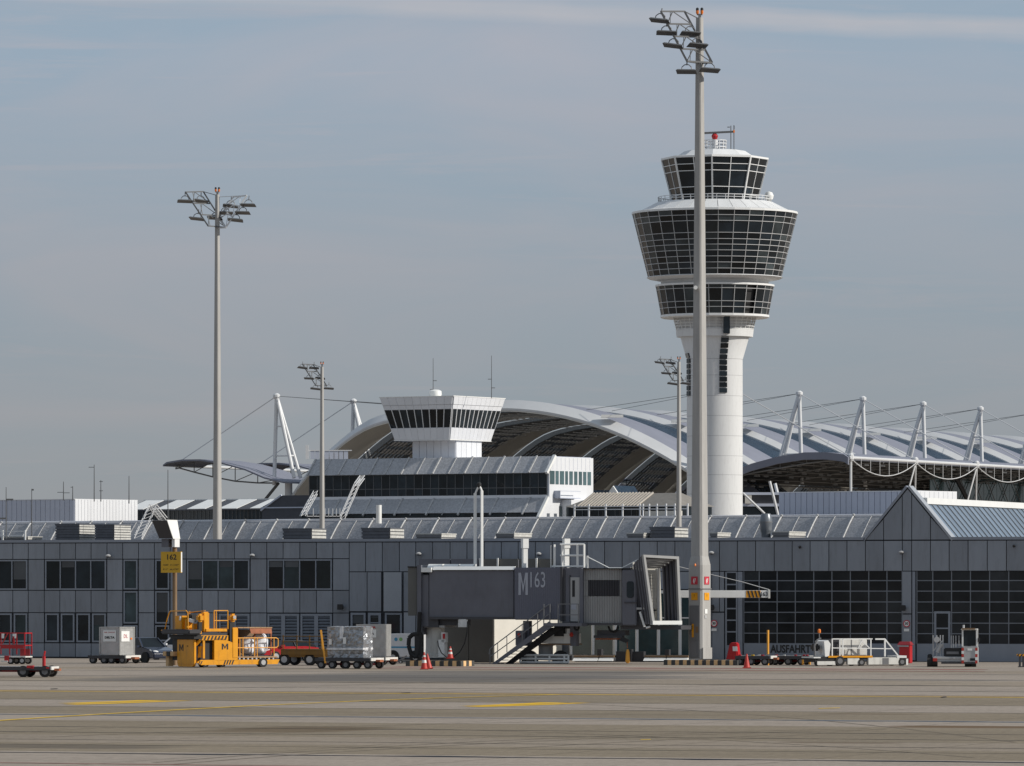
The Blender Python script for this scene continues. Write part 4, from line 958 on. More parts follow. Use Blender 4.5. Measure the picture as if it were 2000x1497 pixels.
# side canopies (lens section) with trusses
def side_canopy(sgn, label):
    t = thing('side_canopy', label, 'canopy'); base = 0 if sgn < 0 else SPAN
    pr = [(27, 31.3), (26, 31.9), (22, 32.4), (17, 32.4), (11, 31.6), (5, 30.2), (0, 28.4), (-5, 27.4)]
    fm = lambda k: base+sgn*k*(.94 if sgn < 0 else 1)
    nb = 7
    def surf(t0, t1, th, dz, m, name, smooth=True):
        vs = []; n = len(pr)
        for k, z in pr: vs += [CP(fm(k), t0, z+dz), CP(fm(k), t1, z+dz), CP(fm(k), t1, z+dz-th), CP(fm(k), t0, z+dz-th)]
        fs = []
        for i in range(n-1):
            for q in range(4): fs.append((4*i+q, 4*i+(q+1) % 4, 4*i+4+(q+1) % 4, 4*i+4+q))
        fs += [(0, 1, 2, 3), (4*n-4, 4*n-1, 4*n-2, 4*n-3)]
        return MB().add(vs, fs).build(name, m, t, smooth)
    segs = [(b*BL-6, b*BL+13) for b in range(nb)] if sgn < 0 else [(-1, nb*BL)]
    for t0, t1 in segs:
        surf(t0, t1, .35 if sgn < 0 else .5, .25, 'membrane', 'roof_shell')
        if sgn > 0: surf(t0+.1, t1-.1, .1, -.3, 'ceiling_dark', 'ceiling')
    if sgn > 0: surf(-1.6, -1.02, 1.5, .25, 'membrane', 'front_fascia')
    # outer edge beam
    MB().tube(CP(fm(27), -1, 31.5), CP(fm(27), nb*BL, 31.5), .33, 8).build('edge_beam', 'fascia', t)
    for b in range(nb+1 if sgn > 0 else nb):
        for h in ((0, .5) if sgn > 0 else (0,)):
            tt = b*BL+h*BL
            if tt > nb*BL: continue
            mb = MB(); low = [(k, z-.5-(3.2 if sgn < 0 else 1.6)*max(0, 1-((k-13)/14)**2)) for k, z in pr[:-1]]
            mb.path([CP(fm(k), tt, z) for k, z in low], .17, 5)
            for (k, z), (k2, z2) in zip(pr[:-1], low): mb.tube(CP(fm(k), tt, z-.2), CP(fm(k), tt, z2), .1, 4)
            for i in range(len(low)-1): mb.tube(CP(fm(low[i][0]), tt, low[i][1]), CP(fm(pr[i+1][0]), tt, pr[i+1][1]-.2), .09, 4)
            mb.build('truss', 'truss_dark', t)
    if sgn > 0:
        gr = MB()
        for i, (k, z) in enumerate([(25, 31.2), (21, 31.4), (17, 31.2), (13.5, 30.8), (10, 30.2), (7, 29.6), (4, 28.9), (1, 28), (-3, 27)]):
            gr.tube(CP(fm(k), 0, z-.5), CP(fm(k), nb*BL, z-.5), .14, 4)
            for q in range(0, nb*8):
                if random.random() < .6: gr.bar(CP(fm(k+.8), q*BL/8+1, z-.9), CP(fm(k+.8), q*BL/8+3.6, z-.9), .32)
        gr.build('purlins', 'steel_grey', t)
        # festoon cables, droppers and V struts along the outer edge
        for b in range(nb):
            mb = MB(); pts = []
            for i in range(15):
                q = i/14; pts.append(CP(fm(27.2), (b+q)*BL, 31.2-3.1*4*q*(1-q)))
            mb.path(pts, .095, 5)
            for i in range(2, 13, 2): mb.tube(pts[i], CP(fm(27.2), (b+i/14)*BL, 31.4), .06, 4)
            mb.build('festoon_truss', 'fascia', t)
            if b: MB().tube(CP(fm(27), b*BL, 31), CP(fm(24), b*BL-7, 12), .2).tube(CP(fm(27), b*BL, 31), CP(fm(24), b*BL+7, 12), .2).build('v_strut', 'steel_white', t)
            else: MB().tube(CP(fm(27), 0, 31), CP(fm(27), 0, 12), .25).build('edge_post', 'steel_white', t)
            MB().lathe([(.3, -.5), (.6, 0), (.6, .9), (.3, 1.2)], 8, CP(fm(27), b*BL, 31.2)).build('edge_node', 'steel_white', t)
    else:
        MB().tube(CP(2.5, 1, 28), CP(2.5, 1, 10), .8, 10).build('column', 'fascia', t)
        MB().tube(CP(0, 1, 27.5), CP(-9, 1, 18), .35, 8).build('raking_strut', 'steel_grey', t)
    return t
side_canopy(-1, 'lens-shaped side canopy hanging by cables left of the great vault')
side_canopy(1, 'wide flat side canopy with dark truss underside right of the tower')
# pylons with cables
def pylon(sgn, b, label):
    base = 0 if sgn < 0 else SPAN; t0 = b*BL; fm = lambda k: base+sgn*k
    t = thing('cable_pylon', label, 'pylon', group='white cable pylons of the canopy')
    zt = 46.2; top = CP(fm(0), t0, zt)
    MB().tube(CP(fm(.6), t0, 27), top, .42, 10).build('upright', 'steel_white', t, True)
    for d in (-1.6, 1.6): MB().tube(CP(fm(-5.2), t0+d, 28.5), top, .40, 10).build('raking_leg', 'steel_white', t, True)
    br = MB()
    for f_ in (.33, .66):
        q = CP(fm(.6), t0, 27).lerp(top, f_)
        ls = []
        for d in (-1.6, 1.6):
            l = CP(fm(-5.2), t0+d, 28.5).lerp(top, (q.z-28.5)/(zt-28.5)); ls.append(l); 
        br.tube(q, (ls[0]+ls[1])/2, .18, 6); br.tube(ls[0], ls[1], .18, 6)
    br.build('cross_ties', 'steel_white', t); MB().lathe([(.3, -.9), (.75, -.2), (.75, .3), (.3, .6)], 10, top).build('head', 'steel_white', t)
    MB().tube(top, CP(fm(26.5 if sgn > 0 else 25), t0, 32), .11, 5).build('outer_cable', 'steel_white', t)
    s1, z1 = arch(-.45*(-sgn) if sgn > 0 else -.45); 
    x1 = .42 if sgn > 0 else -.42; s1, z1 = arch(x1)
    MB().tube(top, CP(s1, t0, z1+1), .05, 4).tube(top, CP(s1+sgn*2, t0+9, z1+1), .045, 4).build('inner_cables', 'steel_grey', t)
ordR = ['hidden behind the control tower shaft', 'nearest right of the control tower', 'second right of the control tower', 'third right of the control tower', 'fourth right of the control tower, above the gable', 'at the right edge of the picture']
for b in range(6): pylon(1, b, 'white A-shaped cable pylon on the canopy, '+ordR[b])
for b, lb in ((0, 'tallest on the left between two masts'), (1, 'just left of the look-out tower behind the vault'), (2, 'third in the left row, behind the look-out tower')): pylon(-1, b, 'white A-shaped cable pylon on the canopy, '+lb)
# glazed forum wall under the right canopy, forum block below
GWL = thing('forum_glass_wall', 'teal glass wall with diamond lattice under the right canopy', 'glass wall')
t0, t1 = 100, 330; s0 = 116
n = 26; lat = MB()
for i in range(n):
    ta, tb_ = t0+(t1-t0)*i/n, t0+(t1-t0)*(i+1)/n
    for k in range(3):
        z0, z1 = 8+k*7.5, 8+(k+1)*7.5
        MB().hexa([CP(s0, ta+.1, z0+.05), CP(s0, tb_-.1, z0+.05), CP(s0, tb_-.1, z1-.05), CP(s0, ta+.1, z1-.05)], [CP(s0-.2, ta+.1, z0+.05), CP(s0-.2, tb_-.1, z0+.05), CP(s0-.2, tb_-.1, z1-.05), CP(s0-.2, ta+.1, z1-.05)]).build('pane', 'teal_win', GWL)
        lat.tube(CP(s0+.3, ta, z0), CP(s0+.3, tb_, z1), .1, 4).tube(CP(s0+.3, tb_, z0), CP(s0+.3, ta, z1), .1, 4)
for k in range(4): lat.tube(CP(s0+.3, t0, 8+k*7.5), CP(s0+.3, t1, 8+k*7.5), .13, 4)
lat.build('lattice', 'steel_grey', GWL)
for q in (112, 165, 225): MB().tube(CP(s0+1.5, q, 30), CP(s0+9, q+14, 8), .5, 6).build('raking_column', 'dark_metal', GWL)
fb = thing('forum_block', 'dark low block seen between control tower and pale hall', 'building', P(1490, 1010, 1150)); 
MB().box(-8, 12, 0, 10, -10, 2.0).build('wall', 'glass', fb); MB().box(-8, 12, -.1, 10, 2.05, 2.6).box(-8, 12, .5, 10, 4.3, 4.8).build('slab_edges', 'shade_panel', fb); MB().box(-7, 12, 1, 10, 2.6, 4.25).build('recess', 'dark_metal', fb)
MB().box(-3.5, -2.2, -.6, .6, 2.6, 4.2).build('roof_box', 'cream_wall', fb)
[MB().tube(a, b, r).build('raking_column', 'fascia', fb) for a, b, r in (((1.2, -3, 6.9), (2.9, -3, 0), .3), ((2.5, 3, 6.6), (3.0, 3, 4.6), .35), ((-4, -3, 4.6), (.2, -3, .6), .25))]

# ================================================================== floodlight masts
def luminaire(parent, x, y, z, sc=1.0, tilt=.12, rz=0.0):
    o = bpy.data.objects.new('luminaire', LUM); COL.objects.link(o); o.parent = parent; o.location = (x, y, z); o.rotation_euler = (-.26, tilt, rz); o.scale = (sc, sc, sc)
    h_ = bpy.data.objects.new('bracket', LUMB); COL.objects.link(h_); h_.parent = o
    return o
lm = MB(); lm.hexa([(-.58, -.34, -.03), (.58, -.34, -.03), (.58, .34, -.03), (-.58, .34, -.03)], [(-.5, -.27, .06), (.5, -.27, .06), (.5, .27, .06), (-.5, .27, .06)])
o = lm.build('luminaire_source', 'steel_grey'); LUM = o.data; bpy.data.objects.remove(o)
lb_ = MB(); lb_.path([(-.3, 0, .06), (-.27, 0, .28), (-.12, 0, .42), (.12, 0, .42), (.27, 0, .28), (.3, 0, .06)], .03, 5); lb_.tube((0, 0, .4), (0, 0, .75), .035)
o = lb_.build('bracket_source', 'mid_metal'); LUMB = o.data; bpy.data.objects.remove(o)
def light_mast(px, D, ztop, zbase, wb, wt, trusses, lums, label, sc, chamf=True, lum_scale=1.0, ytop=None):
    """pole of square section turned to show one lit and one shaded face; head given in picture offsets"""
    k = D/F; t = thing('floodlight_mast', label, 'light mast', P(px, 0, D).xy.to_3d(), 0, 'apron floodlight masts'); t.location.z = 0
    def sq(r, z, rot=radians(-38), c=.16):
        vs = []
        for i in range(4):
            a0 = rot+pi/4+i*pi/2; p = Vector((cos(a0), sin(a0))); q = Vector((-sin(a0), cos(a0)))*c
            vs += [((p.x-q.x)*r, (p.y-q.y)*r, z), ((p.x+q.x)*r, (p.y+q.y)*r, z)]
        return vs
    lv = [sq(wb*.5, zbase), sq(wt*.5, ztop-.62*sc)]
    MB().add(lv[0]+lv[1], [(i, (i+1) % 8, 8+(i+1) % 8, 8+i) for i in range(8)]+[tuple(range(7, -1, -1)), tuple(range(8, 16))]).build('pole', 'concrete', t)
    fx = lambda x: (x)*k
    for (A0, A1, B0, B1, ya, yb, lev, m) in trusses:
        mb = MB(); z = lambda y: (HZ-y)*k+H
        a0, a1, b0, b1 = Vector((fx(A0[0]), ya, z(A0[1]))), Vector((fx(A1[0]), ya, z(A1[1]))), Vector((fx(B0[0]), yb, z(B0[1]))), Vector((fx(B1[0]), yb, z(B1[1])))
        mb.bar(a0, a1, .11*sc).bar(b0, b1, .11*sc)
        for i in range(lev+1):
            p, q = a0.lerp(a1, i/lev), b0.lerp(b1, i/lev); mb.bar(p, q, .09*sc)
            if i < lev:
                p2, q2 = a0.lerp(a1, (i+1)/lev), b0.lerp(b1, (i+1)/lev); mid = p.lerp(q, .5); 
                mb.bar(mid, p2, .045*sc).bar(mid, q2, .045*sc).bar(p.lerp(q, .4), p2.lerp(q2, .12), .04*sc)
        mb.build('head_truss', m, t)
        MB().bar(b0, Vector((0, 0, min(b0.z-.1, ztop-.7*sc))), .05*sc).bar(a1, Vector((0, 0, a1.z)), .09*sc).bar(b1, Vector((0, 0, b1.z)), .09*sc).build('head_stay', m, t)
    for (x, y, yy) in lums: luminaire(t, fx(x), yy, (HZ-y)*k+H, lum_scale, random.uniform(.02, .14), random.uniform(-.3, .3))
    for d in (-.13, .13):
        ob = MB().lathe([(.04, -.08), (.085, .0), (.085, .14)], 10, (d*sc, 0, ztop-.35)).build('obstruction_lamp', 'orange_lamp', t, True); MB().lathe([(.085, .14), (.085, .26), (.04, .31)], 10, (d*sc, 0, ztop-.35)).build('lamp_cap', 'black', ob, True)
    MB().bar((0, 0, ztop-.65*sc), (0, 0, ztop-.4), .16*sc).bar((-.16*sc, 0, ztop-.45), (.16*sc, 0, ztop-.45), .06).build('lamp_stem', 'mid_metal', t)
    return t, k
D1 = 340.0
m1, k1 = light_mast(1366.5, D1, H+(HZ-14)*D1/F, 5.2, 1.0, .42,
    [((-77, 27), (-26, 124), (-30, 24), (24, 124), -1.3, -.4, 4, 'steel_grey')],
    [(-79, 45, -1.3), (-66, 69, -1.3), (-53, 94, -1.3), (-19, 68, -.6), (-5, 91, -.6), (-27, 144, -1.2), (19, 139, -.5)],
    'big near floodlight mast of pale concrete with lamp frame reaching left', 1.0)
# its thick base with signs
bs = MB()
def sq4(r, z, rot=radians(-38), c=.12):
    vs = []
    for i in range(4):
        a0 = rot+pi/4+i*pi/2; p = Vector((cos(a0), sin(a0))); q = Vector((-sin(a0), cos(a0)))*c; vs += [((p.x-q.x)*r, (p.y-q.y)*r, z), ((p.x+q.x)*r, (p.y+q.y)*r, z)]
    return vs
zb1, zb0 = H+(HZ-1104)*k1, H+(HZ-1086)*k1
for r0, za, r1, zb in [(.63, .3, .62, zb1), (.62, zb1, .50, zb0)]:
    lv = sq4(r0, za)+sq4(r1, zb); bs.add(lv, [(i, (i+1) % 8, 8+(i+1) % 8, 8+i) for i in range(8)]+[tuple(range(7, -1, -1)), tuple(range(8, 16))])
bs.build('base_block', 'concrete', m1)
for rz, nx in ((radians(-38), 'l'), (radians(52), 'r')):
    M_ = Matrix.Rotation(rz, 4, 'Z'); y = -.508
    def pl(name, x0, x1, z0, z1, m, d=.012, yy=y): return MB().box(x0, x1, yy-d, yy, z0, z1, M_).build(name, m, m1)
    z_ = lambda py: H+(HZ-py)*k1
    s_ = pl('fire_sign', -.23, .23, z_(1142), z_(1126.5), 'sign_red'); text('(/', .3, 'white_paint', m1, M_ @ Vector((0, y-.018, z_(1134.5))), rot=(pi/2, 0, rz), bold=.01, name='sign_symbol')
    pl('warning_plate', -.23, .23, z_(1172.5), z_(1158), 'yellow'); text('!', .22, 'black_paint', m1, M_ @ Vector((0, y-.02, z_(1164))), rot=(pi/2, 0, rz), name='sign_symbol')
    pl('collar', -.45, .45, z_(1151.5), z_(1149.5), 'mid_metal', .02)
    if nx == 'l':
        pl('service_door', -.36, .36, .35, z_(1183), 'mid_metal', .02); pl('inner_door', -.32, .32, z_(1250), z_(1195), 'mid_metal', .03); pl('handle_bar', -.14, -.02, z_(1245), z_(1219), 'yellow', .07); pl('label_plate', .1, .3, z_(1236), z_(1224), 'brown_steel', .045); pl('lower_hatch', -.2, .2, .4, z_(1252), 'mid_metal', .05)
    else:
        pl('notice', -.2, .05, z_(1199), z_(1190), 'white_paint'); pl('notice', -.2, .0, z_(1208), z_(1202), 'rim')
        pl('foot_plate', -.44, .44, .3, .95, 'concrete', .04, y-.02)
ob = MB().lathe([(.02, -.06), (.05, -.02), (.05, .08), (.03, .11)], 10, (-.28, -.62, H+(HZ-1105)*k1)).build('beacon', 'orange_lamp', m1, True)
MB().tube((-.25, -.6, H+(HZ-563)*k1), (-.25, -.3, H+(HZ-563)*k1), .12, 8).build('camera', 'white', m1)
D2 = 490.0
light_mast(424.5, D2, H+(HZ-365)*D2/F, 0, .86, .36,
    [((-61, 377), (-17, 443), (-28, 374), (16, 444), -.9, .4, 3, 'steel_grey'), ((31, 384), (2, 425), (58, 383), (17, 446), .6, -.5, 3, 'steel_white')],
    [(-62, 395, -.9), (-33, 393, .3), (-39, 429, -.7), (-5, 426, .3), (61, 402, -.5), (25, 402, .5), (50, 417, -.5), (15, 416, .5), (36, 431, -.4)],
    'tall left floodlight mast with V-shaped lamp frames on both sides', 1.05, lum_scale=1.1)
for px, D, yt, lb in ((629, 858.0, 706, 'slim far floodlight mast left of the look-out tower'), (1326, 845.0, 696, 'slim far floodlight mast half hidden left of the control tower')):
    light_mast(px, D, H+(HZ-yt)*D/F, 0, .92, .46, [((-38, yt+6), (-12, yt+48), (-18, yt+6), (9, yt+48), -.8, .6, 3, 'steel_grey')],
        [(-38, yt+13, -.8), (-25, yt+34, -.8), (-16, yt+13, .6), (-4, yt+33, .6), (-13, yt+54, -.4), (13, yt+53, .4)], lb, 1.3, lum_scale=1.25)
# ================================================================== link building and jet bridge
LK = thing('link_building', 'low concrete link block with cream sunlit side wall under the jet bridge', 'building', FT.o, FT.rot())
VL = -12.5
ul0, ul1 = U(868, VL), U(964, VL)
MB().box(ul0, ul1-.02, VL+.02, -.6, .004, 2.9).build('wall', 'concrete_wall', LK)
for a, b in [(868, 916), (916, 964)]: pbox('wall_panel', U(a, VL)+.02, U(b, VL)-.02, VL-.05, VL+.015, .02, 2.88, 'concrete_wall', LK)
MB().box(ul1-.015, ul1+.06, VL-.02, -.6, .01, 2.88).build('side_wall', 'cream_wall', LK)  # side face far paler than the front: sunlight put into the colour
zu = FT.z(950, 1092, -8)
MB().box(U(818, -8), U(1110, -2)-1.5, -7.9, -.5, 2.95, zu-.05).build('upper_floor', 'bridge', LK)
for i, (a, b) in enumerate([(818, 880), (881, 936), (937, 972), (973, 1012), (1013, 1046), (1047, 1082)]): pbox('panel', U(a, -8), U(b, -8)-.04, -8, -7.9, 4.2, zu, 'bridge' if i < 2 else 'concrete_wall', LK)
for x in (938, 972, 1048): MB().bar((U(x, -8.1), -8.1, 5.4), (U(x, -8.1), -8.1, zu+.05), .09).build('post', 'white', LK)

def letter_m(x, z, w, h, t, d):
    o = [(0, 0), (t, 0), (t, h*.72), (w/2, h*.1), (w-t, h*.72), (w-t, 0), (w, 0), (w, h), (w-t*1.05, h), (w/2, h*.42), (t*1.05, h), (0, h)]
    return MB().prism_y([(x+a, z+b) for a, b in o], -d, 0)
FJ = Fr(341, 20); UJ, ZJ = FJ.u, FJ.z
J = thing('jet_bridge', 'grey passenger boarding bridge with ribbed cab and lit bellows hood', 'jet bridge', FJ.o, FJ.rot())
def jz(py, px=1000): return ZJ(px, py)
DJ = 2.7
def jbox(name, p0, p1, y0, y1, m, v0=0.0, v1=DJ, bev=0.0): return MB().box(UJ(p0, v0), UJ(p1, v0), v0, v1, jz(y1, p0), jz(y0, p0)).build(name, m, J, bevel=bev)
jbox('tunnel_inner', 838, 1004, 1114, 1207, 'bridge', .12, DJ-.12, .05)
zr_ = jz(1113.5, 845); MB().prism_x([(.12, zr_), (-.02, zr_), (.16, zr_+.2), (.3, zr_+.2), (.3, zr_)], UJ(845), UJ(1004)).build('tunnel_roof_rail', 'white', J)
jbox('tunnel_roof_far', 845, 1004, 1109, 1112, 'bridge_light', DJ-.3, DJ)
jbox('tunnel_bottom_rail', 838, 1006, 1205.5, 1210, 'bridge_dark', 0, .18)
jbox('tunnel_outer', 1004.5, 1097, 1109, 1211, 'bridge_blue', -.12, DJ+.12, .05)
jbox('tunnel_end_frame', 1094, 1098.5, 1108, 1214, 'bridge_dark', -.18, DJ+.18)
rs = MB()
for i in range(24):
    x = 1008+i*3.6
    rs.box(UJ(x), UJ(x)+.035, -.135, -.119, jz(1209), jz(1111))
rs.build('tunnel_ribs', 'bridge_blue', J)
letter_m(UJ(1012.5, -.15), jz(1162.5), UJ(1031)-UJ(1012.5), (1162.5-1119)*.0296, .15, .008).build('stand_letter', 'letter_grey', J).location = (0, -.14, 0)
text('163', 1.02, 'letter_grey', J, (UJ(1049, -.15), -.15, jz(1134.5)), width=UJ(1063.5)-UJ(1034.5), bold=.006, name='stand_number').scale.y = 1.25
# rotunda end at the left
MB().box(UJ(797, .3), UJ(814, .3), .3, 2.6, jz(1203, 800), jz(1107, 800)).build('rotunda_shutter', 'concrete_wall', J)
jbox('rotunda_cap', 796, 815, 1106.5, 1109, 'black', .25, 2.7)
jbox('rotunda_wall', 814.5, 822.5, 1104, 1240, 'bridge', .05, 2.8); jbox('rotunda_frame', 823, 838, 1123, 1225, 'bridge', .2, 2.5, .04)
jbox('rotunda_roof_box', 822.5, 842, 1109, 1118, 'white', -.1, 1.2)
rb = MB()
for x0, x1 in ((823, 850), (854, 882), (885, 912)): rb.prism_x([(.75, jz(1112, x0)), (1.2, jz(1102, x0)), (1.6, jz(1102, x0)), (1.6, jz(1112, x0))], UJ(x0), UJ(x1))
rb.build('roof_units', 'white', J)
jbox('bracket', 836, 856, 1199, 1226, 'bridge_dark', .2, 2.2); jbox('cross_beam', 845, 898, 1210, 1222, 'dark_metal', .4, 2.2); MB().vbar(UJ(903), .1, jz(1225.5), jz(1210), .44).build('junction_box', 'white', J)
# pedestal
pc = MB(); pxc = UJ(850, 1.3)
pc.lathe([(.75, .32), (.75, .5), (.55, .55), (.55, jz(1224, 850))], 28, (pxc, 1.3, 0)); pc.build('pedestal', 'white_dirty', J, True)
jbox('pedestal_cap', 828, 868, 1222, 1226, 'bridge_light', .3, 2.3); jbox('hydrant_box', 862, 870, 1236, 1255, 'white', .3, .7); jbox('red_lamp', 864.5, 868.5, 1238, 1248, 'red', .22, .3)
jbox('pedestal_panel', 856, 868, 1250, 1284, 'white', .3, .8)
# vestibule, door
jbox('vestibule', 1098.6, 1137, 1109.5, 1217, 'bridge', -.05, DJ, .04)
jbox('vestibule_dark_strip', 1099, 1104, 1112, 1213, 'bridge_dark', -.09, -.05)  # raised dark strip with the shade of a recess put into its colour
dm = jbox('door', 1114, 1132, 1128, 1214, 'bridge_light', -.11, -.055); 
MB().box(UJ(1119), UJ(1124), -.125, -.112, jz(1166), jz(1134)).build('door_window', 'black', dm); MB().box(UJ(1117), UJ(1127), -.13, -.112, jz(1191), jz(1179)).build('notice', 'letter_grey', dm)
jbox('door_frame', 1112, 1114, 1124, 1215, 'bridge_dark', -.12, -.055)
jbox('pillar', 1132.5, 1138.5, 1111, 1221, 'bridge', -.2, DJ)
# ribbed turning cab
cx0, cx1 = UJ(1138.6), UJ(1214)
MB().box(cx0, cx1, .12, DJ, jz(1217), jz(1112)).build('cab_core', 'bridge_dark', J)
ns = 16
for i in range(ns):
    a = cx0+(cx1-cx0)*i/ns; w = (cx1-cx0)/ns
    bul = .10*sin(pi*(i+.5)/ns)
    for y0, y1, m in ((1112, 1133.5, 'bridge_light'), (1134, 1164.5, 'bridge_dark'), (1165, 1217, 'bridge_light')):
        if m == 'bridge_dark' and not 2 <= i <= 14: m = 'bridge_light'
        MB().prism_z([(a, .1-bul), (a+w*.5, .02-bul), (a+w*.98, .1-bul), (a+w*.98, .13), (a, .13)], jz(y1), jz(y0)).build('cab_slat', m, J)
jbox('cab_top_edge', 1138, 1232, 1110, 1112, 'black', -.15, DJ); jbox('cab_bottom_edge', 1138, 1216, 1217, 1221.5, 'bridge_dark', -.15, DJ)
jbox('cab_body', 1214.5, 1243, 1113, 1222, 'bridge', -.15, DJ, .05)
rw = MB(); u0_, u1_ = UJ(1226), UJ(1239.5); za, zb_ = jz(1168), jz(1136); r = .13
pts = []
for cx, cz, a0 in ((u1_-r, za+r, -pi/2), (u1_-r, zb_-r, 0), (u0_+r, zb_-r, pi/2), (u0_+r, za+r, pi)):
    for q in range(5): pts.append((cx+r*cos(a0+q*pi/8), cz+r*sin(a0+q*pi/8)))
rw.prism_y(pts, -.19, -.14).build('cab_window', 'glass', J)
jbox('cab_shelf', 1219, 1244, 1176, 1178, 'bridge_dark', -.22, -.15); jbox('cab_floor', 1212, 1330, 1222, 1230, 'bridge_dark', .2, DJ)
jbox('cab_mechanism', 1243.5, 1256, 1116, 1186, 'dark_metal', .0, 2.2); jbox('cab_step', 1243, 1256, 1187, 1191, 'bridge_light', -.2, .4); jbox('cab_lower', 1243.5, 1262, 1191.5, 1222, 'bridge_dark', .1, 2.2)
hm = MB(); hm.tube((UJ(1250, -.3), -.3, jz(1195)), (UJ(1259, -.3), -.3, jz(1224)), .07).tube((UJ(1262, -.3), -.3, jz(1226)), (UJ(1270, -.3), -.3, jz(1224)), .06).build('white_strut', 'white', J)
# bellows hood: sheared hoops stepping back to the cab
kx = 341/F
bc = Vector((UJ(1296), -.4, 0)); zb0 = jz(1219)
hood = bpy.data.objects.new('bellows_hood', None); COL.objects.link(hood); hood.parent = J; hood.location = (bc.x, bc.y, zb0); hood.rotation_euler = (0, 0, radians(20+28))
def hoop(k, w):       # k = steps back; returns inner and outer quad corners
    q = 1-.035*k; lean = .12*k
    return [(-.62*q, 0), (1.30*q, 0), (1.12*q, 3.88*q), (-1.22*q, 3.98*q)]
def hoop_mesh(k, y0, y1, w, m, name):
    pts = hoop(k, w); c = Vector((.1, 1.95)); inn = []
    for x, z in pts:
        inn.append((x+(w if x < 0 else -w), z+(w if z < 1 else -w)))
    mb = MB()
    for i in range(4):
        j = (i+1) % 4; a, b, c2, d = pts[i], pts[j], inn[j], inn[i]
        mb.hexa([(a[0], y0, a[1]), (b[0], y0, b[1]), (c2[0], y0, c2[1]), (d[0], y0, d[1])], [(a[0], y1, a[1]), (b[0], y1, b[1]), (c2[0], y1, c2[1]), (d[0], y1, d[1])])
    return mb.build(name, m, hood)
hoop_mesh(0, -.08, .16, .15, 'bridge_light', 'front_hoop')
MB().box(-.62, 1.3, -.12, .2, -.02, .2).build('sill', 'white', hood)
for k in range(1, 5):
    hoop_mesh(k, .34*k, .34*k+.10, .09, 'bridge', 'hoop'); pk = hoop(k, 0); MB().box(pk[3][0]+.1, pk[2][0]-.1, .34*k-.02, .34*k+.14, pk[2][1]-.13, pk[2][1]-.02).build('hoop_top', 'bridge_light', hood)
for k in range(4):
    p0, p1 = hoop(k, 0), hoop(k+1, 0); mb = MB(); y0, y1 = .34*k+.12, .34*(k+1)
    for i in (1, 2, 3):
        j = (i+1) % 4; a, b, c2, d = p0[i], p0[j], p1[j], p1[i]
        mid = [((p[0]*1.03+.02), p[1]+.02) for p in (a, b)]
        mb.add([(a[0], y0, a[1]), (b[0], y0, b[1]), (c2[0], y1, c2[1]), (d[0], y1, d[1])], [(0, 1, 2, 3)])
    mb.build('bellows_fold', 'bridge_dark', hood)
sh = bpy.data.objects.new('roller_shutter', None)
pw = hoop(5, 0); y0 = 1.75
o = MB().prism_y([(p[0], p[1]) for p in pw], y0+.05, y0+.1).build('shutter_back', 'cream_wall', hood)  # pale colour makes up for sun that does not reach the shutter
for i in range(14):
    z = .9+i*.19
    piece('shutter_slat', (-.1, y0, z+.1), (1.6, .05, .17), 'cream_wall', hood)
MB().bar((.72, y0-.1, .1), (.72, y0-.1, 3.2), .14).build('shutter_post', 'white', hood)
MB().bar((-.3, y0-.15, .1), (-.45, y0-.15, 1.5), .05).bar((.35, y0-.15, .1), (.15, y0-.15, 1.5), .05).build('straps', 'cream_wall', hood); MB().bar((-.6, y0-.12, .72), (.6, y0-.12, .8), .09).build('barrier_rail', 'dark_metal', hood)
# roof gear: stay cables, ducts, railing, twin pole
MB().path([(UJ(1144, .5), .5, jz(1109)), (UJ(1147, .5), .5, jz(1088)), (UJ(1190, .5), .5, jz(1110)), (UJ(1215, .5), .5, jz(1110)), (UJ(1262, .3), .3, jz(1086))], .035, 5).bar((UJ(1147, .5), .5, jz(1110)), (UJ(1147, .5), .5, jz(1086)), .09).build('stay_cable', 'white', J)
for x0, x1, x2, x3 in ((1017.5, 1032.5, 1019.5, 1031), (1099, 1113, 1101, 1112)):
    d = MB().vbar(UJ((x0+x1)/2, .75), .75, jz(1071), jz(1052.5), .35).vbar(UJ((x0+x1)/2, .75), .75, jz(1110), jz(1071)+.002, .27).build('roof_duct', 'white', J)
rg = MB()
for x in (1083, 1098, 1128, 1141): rg.vbar(UJ(x, .4), .4, jz(1118 if x < 1099 else 1109), jz(1064), .10)
for y in (1064, 1085.5, 1107): rg.dia((UJ(1094 if y < 1100 else 1078, .4), .4, jz(y)), (UJ(1141, .4), .4, jz(y)), .09)
rg.bar((UJ(1076, .4), .4, jz(1124)), (UJ(1076, .4), .4, jz(1066)), .04).build('roof_railing', 'white', J)
TP = thing('twin_pole_lamp', 'tall pair of thin white poles joined at a small lamp above the jet bridge', 'pole', FJ.o, FJ.rot())
def tp(x, y): return (UJ(x, 2.35), 2.35, jz(y))
pz = lambda x, w, y0_, y1_: MB().vbar(UJ(x, 2.35), 2.35, jz(y0_), jz(y1_), w)
pz(928, .14, 1110, 962).tube(tp(928, 963), tp(934, 950), .06, 8).build('pole', 'white', TP); pz(941, .14, 1110, 957).tube(tp(941, 958), tp(937, 948), .06, 8).build('pole', 'white', TP)
MB().lathe([(.05, -.15), (.14, -.05), (.14, .1), (.05, .18)], 12, tp(935.5, 946)).build('lamp_head', 'black', TP, True); MB().box(UJ(921, 2.3), UJ(945, 2.3), 2.1, 2.5, jz(1112), jz(1109.6)).build('foot', 'white', TP)
